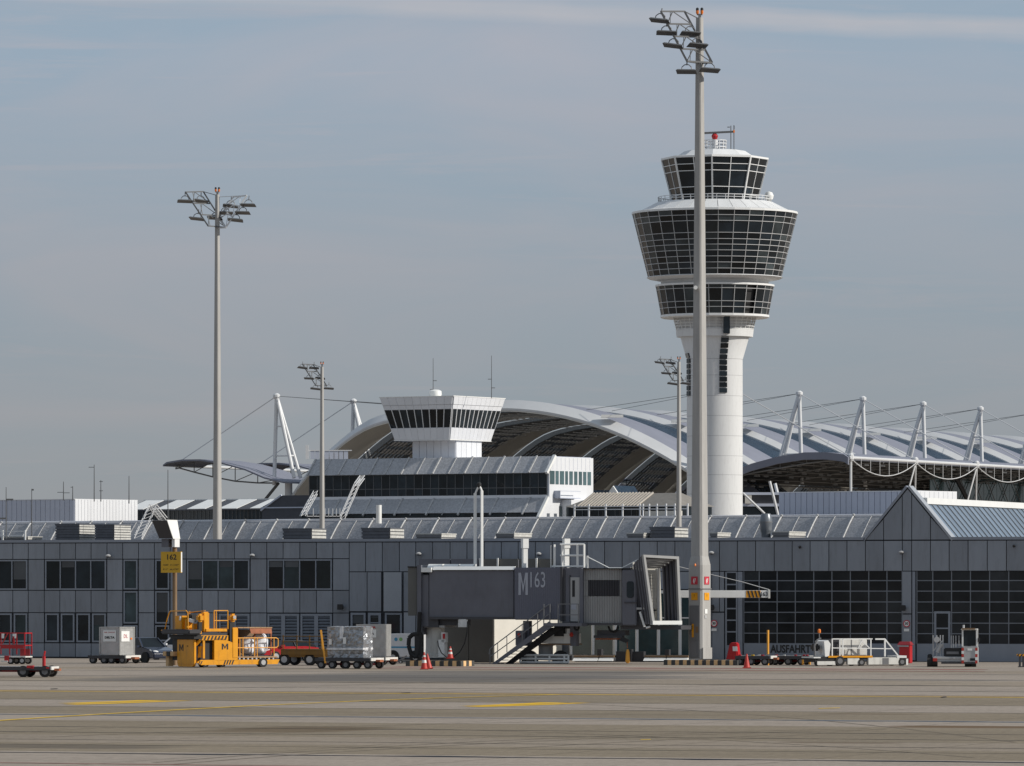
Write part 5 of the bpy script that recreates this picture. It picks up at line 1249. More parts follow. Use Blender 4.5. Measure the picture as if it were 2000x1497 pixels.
# stair under the bridge
st = MB(); y0s, y1s = -1.15, -.25
pT, pB = (1072, 1219), (957, 1299)
a3 = lambda px, py, v: Vector((UJ(px, v), v, jz(py)))
for v in (y0s, y1s):
    st.hexa([a3(pB[0], 1299.5, v), a3(pB[0]+9, 1299.5, v), a3(pT[0]+12, 1221, v), a3(pT[0], 1214, v)], [a3(pB[0], 1299.5, v+.06), a3(pB[0]+9, 1299.5, v+.06), a3(pT[0]+12, 1221, v+.06), a3(pT[0], 1214, v+.06)])
STR = st.build('stair_stringers', 'bridge', J)
for i in range(13):
    q = (i+.6)/13.5; p = a3(pB[0]+4, pB[1], y0s).lerp(a3(pT[0]+4, pT[1], y0s), q)
    piece('tread', (p.x+.12, (y0s+y1s)/2+.03, p.z), (.27, y1s-y0s-.06, .035), 'dark_metal', J)
MB().hexa([a3(985, 1298, y1s+.1), a3(1000, 1298, y1s+.1), a3(1100, 1226, y1s+.1), a3(1076, 1226, y1s+.1)], [a3(985, 1298, y1s+.14), a3(1000, 1298, y1s+.14), a3(1100, 1226, y1s+.14), a3(1076, 1226, y1s+.14)]).build('stair_soffit', 'black', J)
MB().box(UJ(1061, -1.2), UJ(1136, -1.2), -1.2, -.2, jz(1223), jz(1217)).build('landing', 'bridge', J)
hr = MB()
for v in (y0s, y1s):
    hr.path([a3(955, 1278, v), a3(957, 1268, v), a3(964, 1262, v), a3(1072, 1181, v)], .03, 5); hr.path([a3(957, 1283, v), a3(1072, 1200, v)], .025, 5)
    for px in (957, 972, 990, 1020, 1050, 1074):
        q = (px-957)/115; hr.tube(a3(px, 1297-q*80, v), a3(px, 1267-q*84, v), .025, 5)
for px in (1062, 1074, 1090, 1130): hr.bar(a3(px, 1217, -1.15), a3(px, 1180, -1.15), .05)
for y in (1180, 1201): hr.bar(a3(1089, y, -1.15), a3(1131, y, -1.15), .045)
hr.build('handrails', 'mid_metal', J)
for px in (949, 975): MB().tube(a3(px, 1303, -.9), a3(px, 1303, -.75), .09, 12).build('stair_wheel', 'rubber', J)
MB().box(UJ(945), UJ(985), -1.2, -.2, jz(1300.5), jz(1299)).build('stair_foot', 'dark_metal', J)
# drive bogie
for px in (1035, 1095):
    w = MB().tube(a3(px, 1288, .2), a3(px, 1288, .75), .5, 24).build('bogie_wheel', 'rubber', J, True); MB().tube(a3(px, 1288, .14), a3(px, 1288, .2), .22, 16).build('hub', 'mid_metal', w, True)
    w = MB().tube(a3(px, 1288, 1.7), a3(px, 1288, 2.25), .5, 24).build('bogie_wheel', 'rubber', J, True)
bgf = MB()
for y in (1280, 1287, 1294): bgf.dia(a3(1016, y, .0), a3(1110, y, .0), .11)
for x in (1016, 1046, 1073, 1102, 1110): bgf.vbar(UJ(x), 0, jz(1295), jz(1279), .09)
bgf.build('bumper_frame', 'white', J)
MB().box(UJ(1040), UJ(1092), .3, 2.2, jz(1290), jz(1281)).build('axle_beam', 'bridge_dark', J)
MB().lathe([(.42, jz(1283)), (.42, jz(1262)), (.55, jz(1261)), (.55, jz(1258))], 20, (UJ(1066, 1.2), 1.2, 0)).build('slewing_column', 'bridge_light', J, True)
MB().box(UJ(1052), UJ(1111), .3, 2.1, jz(1257), jz(1238)).build('lift_beam', 'white_dirty', J); MB().box(UJ(1052), UJ(1112), .25, 2.2, jz(1260), jz(1257.5)).build('lift_beam_flange', 'brown_steel', J)
MB().vbar(UJ(1106), .5, jz(1238), jz(1228), .36).build('lift_motor', 'white', J); MB().box(UJ(1080), UJ(1098), .2, 1.4, jz(1243), jz(1222)).build('lift_housing', 'black', J)
for x in (1024, 1116): MB().box(UJ(x-6), UJ(x+6), .3, .8, jz(1262), jz(1213)).build('lift_leg', 'bridge', J)
MB().box(UJ(1008), UJ(1026), -.1, .4, jz(1261), jz(1232)).build('control_box', 'bridge', J); MB().lathe([(.06, -.1), (.1, 0), (.06, .12)], 10, a3(1014, 1241, -.12)).lathe([(.07, -.12), (.13, 0), (.07, .14)], 10, a3(1116, 1240, -.05)).build('warning_lamp', 'cone_red', J, True)
MB().path([a3(1122, 1222, .3), a3(1123, 1229, .3), a3(1126, 1231, .3), a3(1130, 1229, .3), a3(1131, 1222, .3)], .06, 6).build('hanging_hose', 'black', J); MB().path([a3(1188, 1223, .4), a3(1192, 1232, .4), a3(1199, 1234, .4), a3(1205, 1230, .4), a3(1207, 1223, .4)], .06, 6).build('hanging_hose', 'black', J)
# hoist under the cab with orange striped arm and hanging hook bag
MB().box(UJ(1156), UJ(1212), .3, .7, jz(1246), jz(1241)).build('hoist_arm', 'dark_metal', J); MB().box(UJ(1160), UJ(1216), .5, 1.2, jz(1241), jz(1231)).build('hoist_housing', 'bridge_dark', J)
for i in range(13):
    a = UJ(1159)+i*(UJ(1209)-UJ(1159))/13
    MB().hexa([(a, .28, jz(1249.5)), (a+.06, .28, jz(1249.5)), (a+.12, .28, jz(1246.3)), (a+.06, .28, jz(1246.3))], [(a, .5, jz(1249.5)), (a+.06, .5, jz(1249.5)), (a+.12, .5, jz(1246.3)), (a+.06, .5, jz(1246.3))]).build('hazard_stripe', 'rust', J)
MB().hexa([a3(1208, 1250, .2), a3(1222, 1256, .2), a3(1230, 1250, .2), a3(1216, 1243, .2)], [a3(1208, 1250, .7), a3(1222, 1256, .7), a3(1230, 1250, .7), a3(1216, 1243, .7)]).build('hoist_head', 'black', J)
MB().path([a3(1225, 1253, .4), a3(1225.5, 1266, .4)], .03, 5).build('hoist_cable', 'rust', J)
MB().lathe([(.06, 0), (.14, .1), (.12, .45), (.10, .65), (.05, .8)], 12, a3(1226, 1295, .4)).build('hook_bag', 'orange_pole', J, True)
# black air hose looping from the rotunda
hs = thing('air_hose', 'thick black hose loop hanging from the rotunda beside the white pedestal', 'hose', FJ.o, FJ.rot())
MB().path([a3(820, 1196, -.1), a3(818, 1240, -.1), a3(806, 1240, -.1), a3(799, 1247, -.1), a3(798, 1262, -.1), a3(803, 1279, -.1), a3(812, 1285, -.1), a3(819, 1278, -.1), a3(822, 1250, -.1), a3(820, 1236, -.1)], .13, 8).build('hose', 'rubber', hs, True)
MB().box(UJ(812), UJ(826), -.2, .15, jz(1284), jz(1240)).build('hose_reel_box', 'black', hs)
cb = thing('power_cable', 'thin black power cable sagging from the junction box to the kerb', 'cable', FJ.o, FJ.rot())
pts = [a3(913, 1214, -.2), a3(912, 1235, -.2), a3(907, 1258, -.2), a3(898, 1274, -.2), a3(886, 1284, -.2), a3(874, 1286, -.2), a3(862, 1276, -.2), a3(856, 1262, -.2), a3(855, 1252, -.2)]
MB().path(pts, .03, 6).build('cable', 'black', cb)

# ================================================================== striped kerb islands
def kerb_island(px0, px1, py, n, label, dep=2.2, th=20, name='kerb_island'):
    D = GD(py); k = D/F; x0 = (px0-1000)*k; t = thing(name, label, 'kerb', (x0, D, 0), radians(-th)); w = (px1-px0)*k/cos(radians(th))
    MB().box(.02, w-.02, .02, dep, 0, .27).build('slab', 'concrete', t)
    for i in range(n):
        a, b = w*i/n, w*(i+1)/n; pbox('kerb_block', a+.01, b-.01, 0, .3, .004, .3, 'kerb_orange' if i % 2 else 'kerb_dark', t)
    m = max(2, int(dep/.4))
    for i in range(m): pbox('kerb_block', w-.01, w+.25, dep*i/m+.01, dep*(i+1)/m-.01, .004, .3, 'kerb_orange' if i % 2 else 'kerb_dark', t)
    return t
kerb_island(792, 892, 1301.5, 12, 'black and orange striped kerb round the white pedestal')
kerb_island(1296, 1430, 1299.5, 18, 'black and orange striped kerb round the big light mast', 3.4)
bw = thing('barrier_wall', 'low white and brown barrier wall in front of the waiting hall', 'barrier', FT.o, FT.rot()); vb = -7.0
for a, b in ((1122, 1170), (1172, 1200), (1260, 1302), (1304, 1345)):
    pbox('top_board', U(a, vb), U(b, vb), vb-.12, vb+.3, FT.z(a, 1284.3, vb), FT.z(a, 1280.5, vb), 'brown_steel', bw); MB().prism_x([(vb-.4, FT.z(a, 1291, vb)), (vb-.1, FT.z(a, 1285, vb)), (vb, FT.z(a, 1285, vb)), (vb, FT.z(a, 1291, vb))], U(a, vb), U(b, vb)).build('white_board', 'white', bw); pbox('base_block', U(a, vb), U(b, vb), vb, vb+.4, .004, FT.z(a, 1290.3, vb), 'concrete', bw)
for a in (1171, 1230, 1303): MB().box(U(a-4, vb), U(a+4, vb), vb-.05, vb+.3, .004, .75).build('post', 'dark_metal', bw)
pbox('box', U(1202, vb), U(1256, vb), vb+.1, vb+.5, .004, .62, 'dark_metal', bw)

# ================================================================== boom on the mast
DBm = 343.5; kb = DBm/F; zB = lambda y: H+(HZ-y)*kb; xB = lambda x: (x-1000)*kb
bm = thing('swing_boom', 'white horizontal boom with yellow and black striped tip beside the light mast', 'boom', (xB(1366), DBm, 0))
X = lambda x: xB(x)-xB(1366)
MB().box(X(1326), X(1500), -.18, .18, zB(1168), zB(1153.5)).build('beam', 'white', bm, bevel=.02); MB().box(X(1500.3), X(1504), -.22, .22, zB(1169), zB(1152)).build('end_plate', 'white_dirty', bm)
MB().box(X(1457), X(1485), -.196, -.181, zB(1167.5), zB(1154)).build('stripe_field', 'yellow', bm)
for i in range(4):
    a = X(1459+i*7); MB().hexa([(a, -.21, zB(1154)), (a+.1, -.21, zB(1154)), (a+.22, -.21, zB(1167.5)), (a+.12, -.21, zB(1167.5))], [(a, -.197, zB(1154)), (a+.1, -.197, zB(1154)), (a+.22, -.197, zB(1167.5)), (a+.12, -.197, zB(1167.5))]).build('hazard_stripe', 'black_paint', bm)
text('163', .34, 'black_paint', bm, (X(1492), -.19, zB(1161)), bold=.005, width=X(1499)-X(1486.5))
MB().path([(X(1325), 0, zB(1107)), (0, .1, zB(1117)), (X(1450), 0, zB(1137)), (X(1502), 0, zB(1152))], .022, 5).build('stay_cable', 'rim', bm)
MB().box(X(1345), X(1390), -.1, .5, zB(1172), zB(1150)).build('mount', 'mid_metal', bm)

# ================================================================== stand number sign
Dg = 334.0; kg = Dg/F; zg = lambda y: H+(HZ-y)*kg; xg = lambda x: (x-338)*kg
sg = thing('stand_sign', 'yellow stand number sign 162 on a post with a hooded box on top', 'sign', ((338-1000)*kg, Dg, 0), radians(-20))
MB().tube((0, .25, 0), (0, .25, zg(1045)), .13, 14).build('post', 'brown_steel', sg, True)
brd = MB().box(xg(314), xg(356), -.12, .08, zg(1119), zg(1078)).build('board', 'yellow_sign', sg); MB().box(xg(356)+.002, xg(356)+.015, -.1, .06, zg(1118), zg(1079)).build('board_edge', 'white', brd)
text('162', .42, 'black_paint', sg, (xg(336), -.126, zg(1089)), bold=.008, width=.58, name='stand_number')
text("N48°  21.1237'", .11, 'black_paint', sg, (xg(335.5), -.126, zg(1104)), width=.95, name='coordinates'); text("E11°  46.4797'", .11, 'black_paint', sg, (xg(335.5), -.126, zg(1112.5)), width=.95, name='coordinates')
hb = MB(); hb.hexa([(xg(316), -.5, zg(1052)), (xg(344), -.5, zg(1052)), (xg(344), .5, zg(1052)), (xg(316), .5, zg(1052))], [(xg(307), -.95, zg(1017)), (xg(338), -.95, zg(1017)), (xg(338), .5, zg(1017)), (xg(307), .5, zg(1017))])
hb.build('display_hood', 'bridge_dark', sg); MB().hexa([(xg(345), -.5, zg(1053)), (xg(346), -.5, zg(1053)), (xg(346), .5, zg(1053)), (xg(345), .5, zg(1053))], [(xg(338.5), -.95, zg(1016)), (xg(339.5), -.95, zg(1016)), (xg(339.5), .5, zg(1016)), (xg(338.5), .5, zg(1016))]).build('hood_side', 'white', sg)
MB().box(xg(318), xg(333), -.3, .4, zg(1069), zg(1053)).build('sensor_box', 'bridge', sg); MB().box(xg(340), xg(346), -.3, .4, zg(1069), zg(1053.5)).build('sensor_side', 'white', sg)
# ================================================================== apron vehicles and equipment
class Ap:
    """local measures for a thing standing on the apron: X() from picture columns, Z() from rows"""
    def __init__(s, name, label, cat, px, py, th=0.0, group=None):
        s.D = GD(py); s.k = s.D/F; s.px, s.py, s.th = px, py, radians(th)
        s.t = thing(name, label, cat, ((px-1000)*s.k, s.D, 0), -s.th, group)
    def X(s, px): return (px-s.px)*s.k/cos(s.th)
    def V(s, px): return (px-s.px)*s.k/sin(s.th)        # depth seen on a side face
    def Z(s, py): return (s.py-py)*s.k
    def box(s, name, x0, x1, y0, y1, z0, z1, m, bev=0.0, parent=None): return MB().box(x0, x1, y0, y1, z0, z1).build(name, m, parent or s.t, bevel=bev)
    def wheel(s, x, y0, y1, r, parent=None, rim='rim'):
        w = MB().disc_y((x, 0, r), r, y0, y1, 20).build('wheel', 'rubber', parent or s.t, True); MB().disc_y((x, 0, r), r*.55, y0-.012, y0+.01, 16).build('hub', rim, w, True); return w
    def wheel_x(s, x0, x1, y, r):
        w = MB().tube((x0, y, r), (x1, y, r), r, 20).build('wheel', 'rubber', s.t, True); MB().tube((x1-.01, y, r), (x1+.012, y, r), r*.55, 16).build('hub', 'rim', w, True); return w
def stripes_y(parent, x0, x1, z0, z1, y, n, m='black_paint', lean=.06):
    w = (x1-x0)/n
    for i in range(n):
        a = x0+i*w; MB().hexa([(a, y-.006, z0), (a+w*.5, y-.006, z0), (a+w*.5+lean, y-.006, z1), (a+lean, y-.006, z1)], [(a, y, z0), (a+w*.5, y, z0), (a+w*.5+lean, y, z1), (a+lean, y, z1)]).build('hazard_stripe', m, parent)
def stripes_x(parent, y0, y1, z0, z1, x, n, m='black_paint', lean=.1):
    w = (y1-y0)/n
    for i in range(n):
        a = y0+i*w; MB().hexa([(x, a, z0), (x, a+w*.5, z0), (x, a+w*.5+lean, z1), (x, a+lean, z1)], [(x+.006, a, z0), (x+.006, a+w*.5, z0), (x+.006, a+w*.5+lean, z1), (x+.006, a+lean, z1)]).build('hazard_stripe', m, parent)

# ---- yellow container loader: narrow end shaded, long side lit
A = Ap('container_loader', 'yellow container loader with raised control stand and lettered panels', 'loader', 342, 1303.5, 58)
sc = 1/(A.k); Lx = lambda px: A.V(px)-2.25/ tan(A.th)      # side-face depth from picture column (face at x = 2.25)
LXW = 2.25; off = LXW*cos(A.th)/A.k                          # px from left edge to the near corner
S_ = lambda px: (px-342-off)*A.k/sin(A.th)
Fx = lambda px: (px-342)*A.k/cos(A.th)
Z = A.Z
A.box('end_panel', Fx(346), Fx(382), 0, .16, .16, Z(1249), 'yellow', .03)
fp = MB().hexa([(Fx(350), 0, .04), (Fx(378), 0, .04), (Fx(378), .16, .04), (Fx(350), .16, .04)], [(Fx(346), 0, .16), (Fx(382), 0, .16), (Fx(382), .16, .16), (Fx(346), .16, .16)]).build('end_skirt', 'yellow', A.t)
letter_m(Fx(355.5)-.24, Z(1271.5), .48, .36, .1, .008).build('loader_letter', 'black_paint', A.t).location = (0, -.004, 0); text('GH', .09, 'black_paint', A.t, (Fx(369), -.012, Z(1262)), name='small_print')
A.box('end_beam', Fx(335), Fx(386), -.1, .35, Z(1248), Z(1240), 'black'); A.box('front_roller', Fx(330), Fx(390), -.55, .25, Z(1239), Z(1229.5), 'dark_metal', .06); A.box('front_bracket', Fx(333), Fx(345), .1, .6, Z(1290), Z(1240), 'black')
for x in (322, 330, 338): A.box('bumper_pad', Fx(x), Fx(x+7), -.2, .3, Z(1282), Z(1273), 'kerb_orange' if x != 330 else 'kerb_dark', .02)
A.box('bumper_post', Fx(322), Fx(328), 0, .3, .05, Z(1282), 'kerb_orange')
# control stand
A.box('stand_deck', Fx(322), Fx(378), -.3, 1.2, Z(1233), Z(1230.5), 'yellow'); A.box('control_cabinet', Fx(338), Fx(353), .1, .8, Z(1230), Z(1203), 'yellow', .03); A.box('control_desk', Fx(356), Fx(360), .2, .6, Z(1230), Z(1210), 'yellow', .02); A.box('seat_post', Fx(368), Fx(372), .3, .7, Z(1230), Z(1218), 'yellow'); A.box('screen', Fx(349), Fx(352), .05, .09, Z(1212), Z(1204), 'white_paint'); 
MB().box(Fx(360), Fx(369), .1, .2, Z(1208), Z(1202), Matrix.Rotation(.15, 4, 'Y')).build('display', 'white_paint', A.t); A.box('operator_gear', Fx(356), Fx(366), .3, .7, Z(1215), Z(1200), 'black', .05)
r_ = MB(); r_.path([(Fx(327), -.2, Z(1230)), (Fx(331), -.2, Z(1212)), (Fx(336), -.2, Z(1197)), (Fx(339), -.2, Z(1194)), (Fx(372), -.2, Z(1193)), (Fx(376), -.2, Z(1197)), (Fx(377), -.2, Z(1229))], .035, 6); r_.path([(Fx(339), 1.0, Z(1194)), (Fx(339), 1.0, Z(1230))], .03, 6).path([(Fx(327), 1.0, Z(1230)), (Fx(336), 1.0, Z(1197)), (Fx(372), 1.0, Z(1193))], .03, 6); r_.build('stand_railing', 'yellow', A.t)
# lift masts
A.box('lift_mast', LXW-.5, LXW-.12, .6, 1.0, Z(1235), Z(1195), 'yellow', .06); 
for x in (391, 452.5):
    s0 = S_(x); A.box('mast_head', LXW-.35, LXW+.04, s0, s0+.36, Z(1215), Z(1199), 'yellow', .1); A.box('mast_rod', LXW-.25, LXW-.08, s0+.06, s0+.26, Z(1235), Z(1215), 'black')
A.box('rear_mast', LXW-.3, LXW+.02, S_(455), S_(465.5), .5, Z(1226), 'yellow', .03); A.box('mast_rail', LXW-.28, LXW-.04, S_(451), S_(455), .5, Z(1216), 'black')
MB().tube((LXW+.045, S_(458.5), Z(1206)), (LXW+.055, S_(458.5), Z(1206)), .10, 16).build('round_decal', 'rim', A.t)
# body: side block, machinery cavity, upper beams
bl = MB().prism_x([(S_(421), .35), (S_(465), .35), (S_(465), Z(1246)), (S_(455), Z(1255)), (S_(436), Z(1247)), (S_(421), Z(1247))], LXW-.95, LXW); bl.build('side_block', 'yellow', A.t)
A.box('chassis_core', .3, LXW-1.0, .2, S_(470), .3, Z(1240), 'black'); A.box('cavity', LXW-.9, LXW-.2, .2, S_(420), .4, Z(1245), 'black')  # solid black block stands in for the shaded machinery hollow
ml = letter_m(-.2, 0, .40, .32, .085, .008).build('loader_letter', 'black_paint', A.t); ml.location = (LXW+.004, S_(441), Z(1268.5)); ml.rotation_euler = (0, 0, pi/2)
A.box('corner_post', LXW-.05, LXW+.03, .5, .62, .5, Z(1251), 'yellow'); 
MB().tube((LXW-.2, S_(397), .55), (LXW-.2, S_(397), 1.15), .1, 8).tube((LXW-.3, S_(393), Z(1290)), (LXW-.1, S_(398), Z(1262)), .07, 8).tube((LXW-.3, S_(390), 1.2), (LXW-.1, S_(395), 1.5), .09, 8).tube((LXW-.3, S_(405), 1.5), (LXW-.1, S_(406), 1.75), .06, 8).build('hydraulics', 'yellow', A.t)
ub = A.box('upper_beam', LXW-.12, LXW, S_(393), S_(447), Z(1250.5), Z(1241), 'yellow'); stripes_x(A.t, S_(394), S_(446), Z(1250), Z(1242), LXW+.002, 8)
A.box('deck_rollers', .2, LXW-.15, S_(396), S_(448), Z(1241), Z(1236), 'dark_metal'); A.box('deck_side', LXW-.2, LXW-.05, S_(406), S_(446), Z(1234), Z(1228), 'yellow', .02); A.box('deck_knee', LXW-.3, LXW-.05, S_(385), S_(398), Z(1238), Z(1233), 'yellow')
r_ = MB()
for x in (422, 426, 448): r_.tube((LXW-.1, S_(x), Z(1229)), (LXW-.1, S_(x), Z(1193)), .03, 6)
for y in (1193, 1212.5): r_.tube((LXW-.1, S_(422), Z(y)), (LXW-.1, S_(448), Z(y)), .03, 6)
for x in (408, 414): r_.tube((LXW-.4, S_(x), Z(1226)), (LXW-.4, S_(x+1), Z(1200)), .04, 6)
r_.build('deck_railing', 'yellow', A.t)
# lower long beam, rear platform
MB().prism_x([(S_(388), .28), (S_(396), .42), (S_(545), .42), (S_(541), .16), (S_(396), .14)], LXW-.14, LXW).build('long_beam', 'yellow', A.t); stripes_x(A.t, S_(390), S_(398), .17, .36, LXW+.002, 2); stripes_x(A.t, S_(438), S_(458), .16, .40, LXW+.002, 4)
A.box('rear_platform', .1, LXW-.15, S_(466), S_(545), Z(1291), Z(1285), 'dark_metal'); A.box('platform_edge', LXW-.12, LXW-.02, S_(466), S_(541), Z(1285), Z(1282.5), 'wood')
for i in range(9): MB().tube((.1, S_(469+i*8), Z(1287)), (LXW+.0, S_(469+i*8), Z(1287)), .055, 8).build('roller', 'rim', A.t)
r_ = MB()
for x in (470, 476, 498, 503, 535): r_.tube((LXW-.06, S_(x), Z(1284)), (LXW-.06, S_(x), Z(1246)), .026, 6)
r_.tube((LXW-.06, S_(466), Z(1246.5)), (LXW-.06, S_(538), Z(1246.5)), .03, 6).path([(LXW-.06, S_(466), Z(1265.5)), (LXW-.06, S_(540), Z(1265.5)), (LXW-.06, S_(543), Z(1262)), (LXW-.06, S_(543), Z(1249)), (LXW-.06, S_(538), Z(1246))], .028, 6); r_.build('platform_railing', 'orange_pole', A.t)
A.wheel_x(LXW-.35, LXW+.06, S_(513), .26); A.wheel_x(LXW-.5, LXW-.05, .7, .22); A.wheel_x(LXW-.5, LXW-.1, S_(438), .2)
LD = A
# ---- open crate with timber roof and white sacks, on the loader's rear platform
rootM = Matrix.Translation(LD.t.location) @ Matrix.Rotation(-LD.th, 4, 'Z')
cl = rootM @ Vector((.15, S_(468), Z(1283)+.02))
C = thing('cargo_crate', 'open rusty crate with a timber roof standing on the yellow loader', 'crate', cl, -LD.th)
cw, cd, ch = 1.85, S_(534)-S_(468), (1283-1228)*LD.k
mb = MB()
for x in (.0, cw-.06):
    for y in (0, cd*.5, cd-.06): mb.box(x, x+.06, y, y+.06, .06, ch)
mb.build('posts', 'rust', C); MB().box(0, cw, 0, cd, 0, .05).build('floor', 'dark_metal', C); MB().box(.06, cw-.06, .06, .1, .06, ch-.1).build('end_wall', 'brown_steel', C); MB().box(.0, .04, .1, cd-.07, .06, ch-.1).build('rear_wall', 'brown_steel', C)
for i in range(6): pbox('roof_plank', -.05, cw+.08, cd*i/6+.01, cd*(i+1)/6-.01, ch, ch+.05, 'wood', C)
MB().hexa([(cw+.02, cd*.35, ch), (cw+.02, cd*.98, ch), (cw+.16, cd*.96, ch-.3), (cw+.16, cd*.36, ch-.3)], [(cw+.05, cd*.35, ch), (cw+.05, cd*.98, ch), (cw+.19, cd*.96, ch-.3), (cw+.19, cd*.36, ch-.3)]).build('flap', 'rust', C)
def lump(name, label, cat, loc, rx, ry, rz, m, rot=0):
    random.seed(hash(label) % 1000); prof = []; mb = MB(); n, r = 20, 12; vs = []
    for j in range(r+1):
        ph_ = -pi/2+pi*j/r
        for i in range(n):
            th_ = 2*pi*i/n; q = 1+.10*sin(3*th_+1.3*j)+random.uniform(-.05, .05); sx = abs(cos(ph_))**.6
            vs.append((rx*sx*cos(th_)*q, ry*sx*sin(th_)*q, rz*(1+math.copysign(abs(sin(ph_))**.75, sin(ph_)))))
    mb.add(vs, [(j*n+i, j*n+(i+1) % n, (j+1)*n+(i+1) % n, (j+1)*n+i) for j in range(r) for i in range(n)])
    o = mb.build(name, m, None, True); o.location = loc; o.rotation_euler = (0, 0, rot); return tag(o, label, cat)
lump('bulk_sack', 'white bulk sack on the left inside the timber-roofed crate', 'sack', rootM @ Vector((1.45, S_(497), Z(1283)+.09)), .42, .42, .52, 'sack')
lump('bulk_sack', 'white bulk sack with grey window on the right inside the timber-roofed crate', 'sack', rootM @ Vector((1.4, S_(521), Z(1283)+.09)), .45, .46, .6, 'sack')
random.seed(11)

# ---- dollies
def dolly(name, label, px0, px1, py, th, depth, deck_y, m='dark_metal', edge='white_dirty', group='container dollies', wheels=(.12, .42, .62, .92), r=.22, hitch=True, tow=None):
    A = Ap(name, label, 'dolly', px0, py, th, group); w = A.X(px1); zd = A.Z(deck_y)
    A.box('frame', 0, w, .05, depth-.05, zd-.14, zd-.03, m); A.box('side_rail', 0, w, -.04, .05, zd-.16, zd+.02, m); A.box('side_rail', 0, w, depth-.05, depth+.04, zd-.16, zd+.02, m); A.box('end_rail', w, w+.06, 0, depth, zd-.14, zd+.02, edge)
    n = max(4, int(w/.28))
    for i in range(n): MB().tube((w*(i+.5)/n, .06, zd-.02), (w*(i+.5)/n, depth-.06, zd-.02), .05, 8).build('roller', 'mid_metal', A.t)
    for q in wheels:
        A.wheel(w*q, .02, .2, r, rim='mid_metal'); A.wheel(w*q, depth-.2, depth-.02, r, rim='mid_metal')
    A.box('axle_beam', w*wheels[0], w*wheels[-1], depth*.4, depth*.6, r-.03, r+.08, 'red_dark' if edge != 'rim' else m)
    if hitch: A.box('coupling_head', w+.06, w+.3, depth*.35, depth*.65, zd-.2, zd-.08, 'rust')
    A.w, A.zd, A.depth = w, zd, depth
    return A
def on(A, x, y, z): return Matrix.Translation(A.t.location) @ Matrix.Rotation(-A.th, 4, 'Z') @ Vector((x, y, z))
# aluminium container on a dolly at the left
d1 = dolly('container_dolly', 'dark dolly carrying the aluminium container beside the blue car', 172, 246, 1296.5, 22, 2.0, 1281, edge='white_dirty')
C = thing('freight_container', 'aluminium freight container with white notice, left of the dark blue car', 'container', on(d1, .65, .2, d1.zd+.04), -radians(36))
ch = (1281-1226)*d1.k; MB().prism_y([(0, .0), (1.5, .0), (1.5, ch), (0, ch)], 0, 1.35).build('shell', 'alu', C)
fr_ = MB()
for x in (0, 1.46): fr_.box(x-.02, x+.06, -.03, .0, 0, ch)
fr_.box(0, 1.5, -.03, 0, ch-.06, ch).box(0, 1.5, -.03, 0, 0, .06).box(1.5, 1.53, 0, .06, 0, ch).box(1.5, 1.53, 1.29, 1.35, .0, ch).box(1.5, 1.53, .06, 1.29, ch-.06, ch).box(1.5, 1.53, .06, 1.29, 0, .07).build('edge_frame', 'alu_shade', C)
MB().box(.3, 1.25, -.04, -.005, ch-.85, ch-.2).build('notice', 'white_paint', C); text('DELTA', .17, 'black_paint', C, (.78, -.047, ch-.62), bold=.008, width=.75); text('AIR CARGO', .09, 'red', C, (.78, -.047, ch-.32), width=.8)
MB().box(1.505, 1.535, .12, .85, ch-.85, ch-.25).build('side_notice', 'white_paint', C); text('DL', .3, 'red', C, (1.54, .5, ch-.55), rot=(pi/2, 0, pi/2)); MB().box(1.505, 1.53, .98, 1.1, .9, 1.0).build('tag', 'orange_lamp', C)
# silver wrapped pallet and its dolly
d2 = dolly('container_dolly', 'dark dolly under the silver-wrapped cargo in the middle', 616, 724, 1306.5, 20, 1.9, 1286, edge='white_dirty', wheels=(.1, .3, .55, .75, .95))
C = thing('wrapped_cargo', 'large block of cargo wrapped in silver film on a dolly', 'cargo', on(d2, .62, .2, d2.zd+.04), -radians(20))
def crinkle(w, d, h, n=9, amp=.06):
    mb = MB(); vs = []; fs = []
    def grid(o, ux, uz, nx, nz, nrm):
        k0 = len(vs)
        for i in range(nx+1):
            for j in range(nz+1):
                e = 0 if i in (0, nx) or j in (0, nz) else random.uniform(-amp, amp*.6)
                vs.append(tuple(Vector(o)+Vector(ux)*(i/nx)+Vector(uz)*(j/nz)+Vector(nrm)*e))
        for i in range(nx):
            for j in range(nz): fs.append((k0+i*(nz+1)+j, k0+(i+1)*(nz+1)+j, k0+(i+1)*(nz+1)+j+1, k0+i*(nz+1)+j+1))
    grid((0, 0, 0), (w, 0, 0), (0, 0, h), n*2, n, (0, -1, 0)); grid((w, 0, 0), (0, d, 0), (0, 0, h), n, n, (1, 0, 0)); grid((w, d, 0), (-w, 0, 0), (0, 0, h), n*2, n, (0, 1, 0)); grid((0, d, 0), (0, -d, 0), (0, 0, h), n, n, (-1, 0, 0)); grid((0, 0, h), (w, 0, 0), (0, d, 0), n*2, n, (0, 0, 1))
    return mb.add(vs, fs)
ch = (1286-1226)*d2.k; wv = (707-636)*d2.k/cos(radians(20))
crinkle(wv, 1.35, ch).build('film', 'silver_wrap', C); 
MB().box(-.01, wv+.01, -.09, 1.4, .42, .52).build('strap', 'wrap_white', C); MB().box(.75, .95, -.1, -.07, ch*.62, ch+.02).build('film_flap', 'wrap_white', C); MB().box(.95, 1.12, -.1, -.07, .75, 1.1).build('label', 'white_paint', C); MB().box(.12, .28, -.1, -.07, .7, 1.0).build('label', 'white_paint', C)
po = thing('orange_post', 'slanted orange post at the left of the silver cargo', 'post', on(d2, .35, -.08, 0)); MB().bar((.25, 0, .3), (0, 0, 2.1), .1).build('bar', 'orange_pole', po)
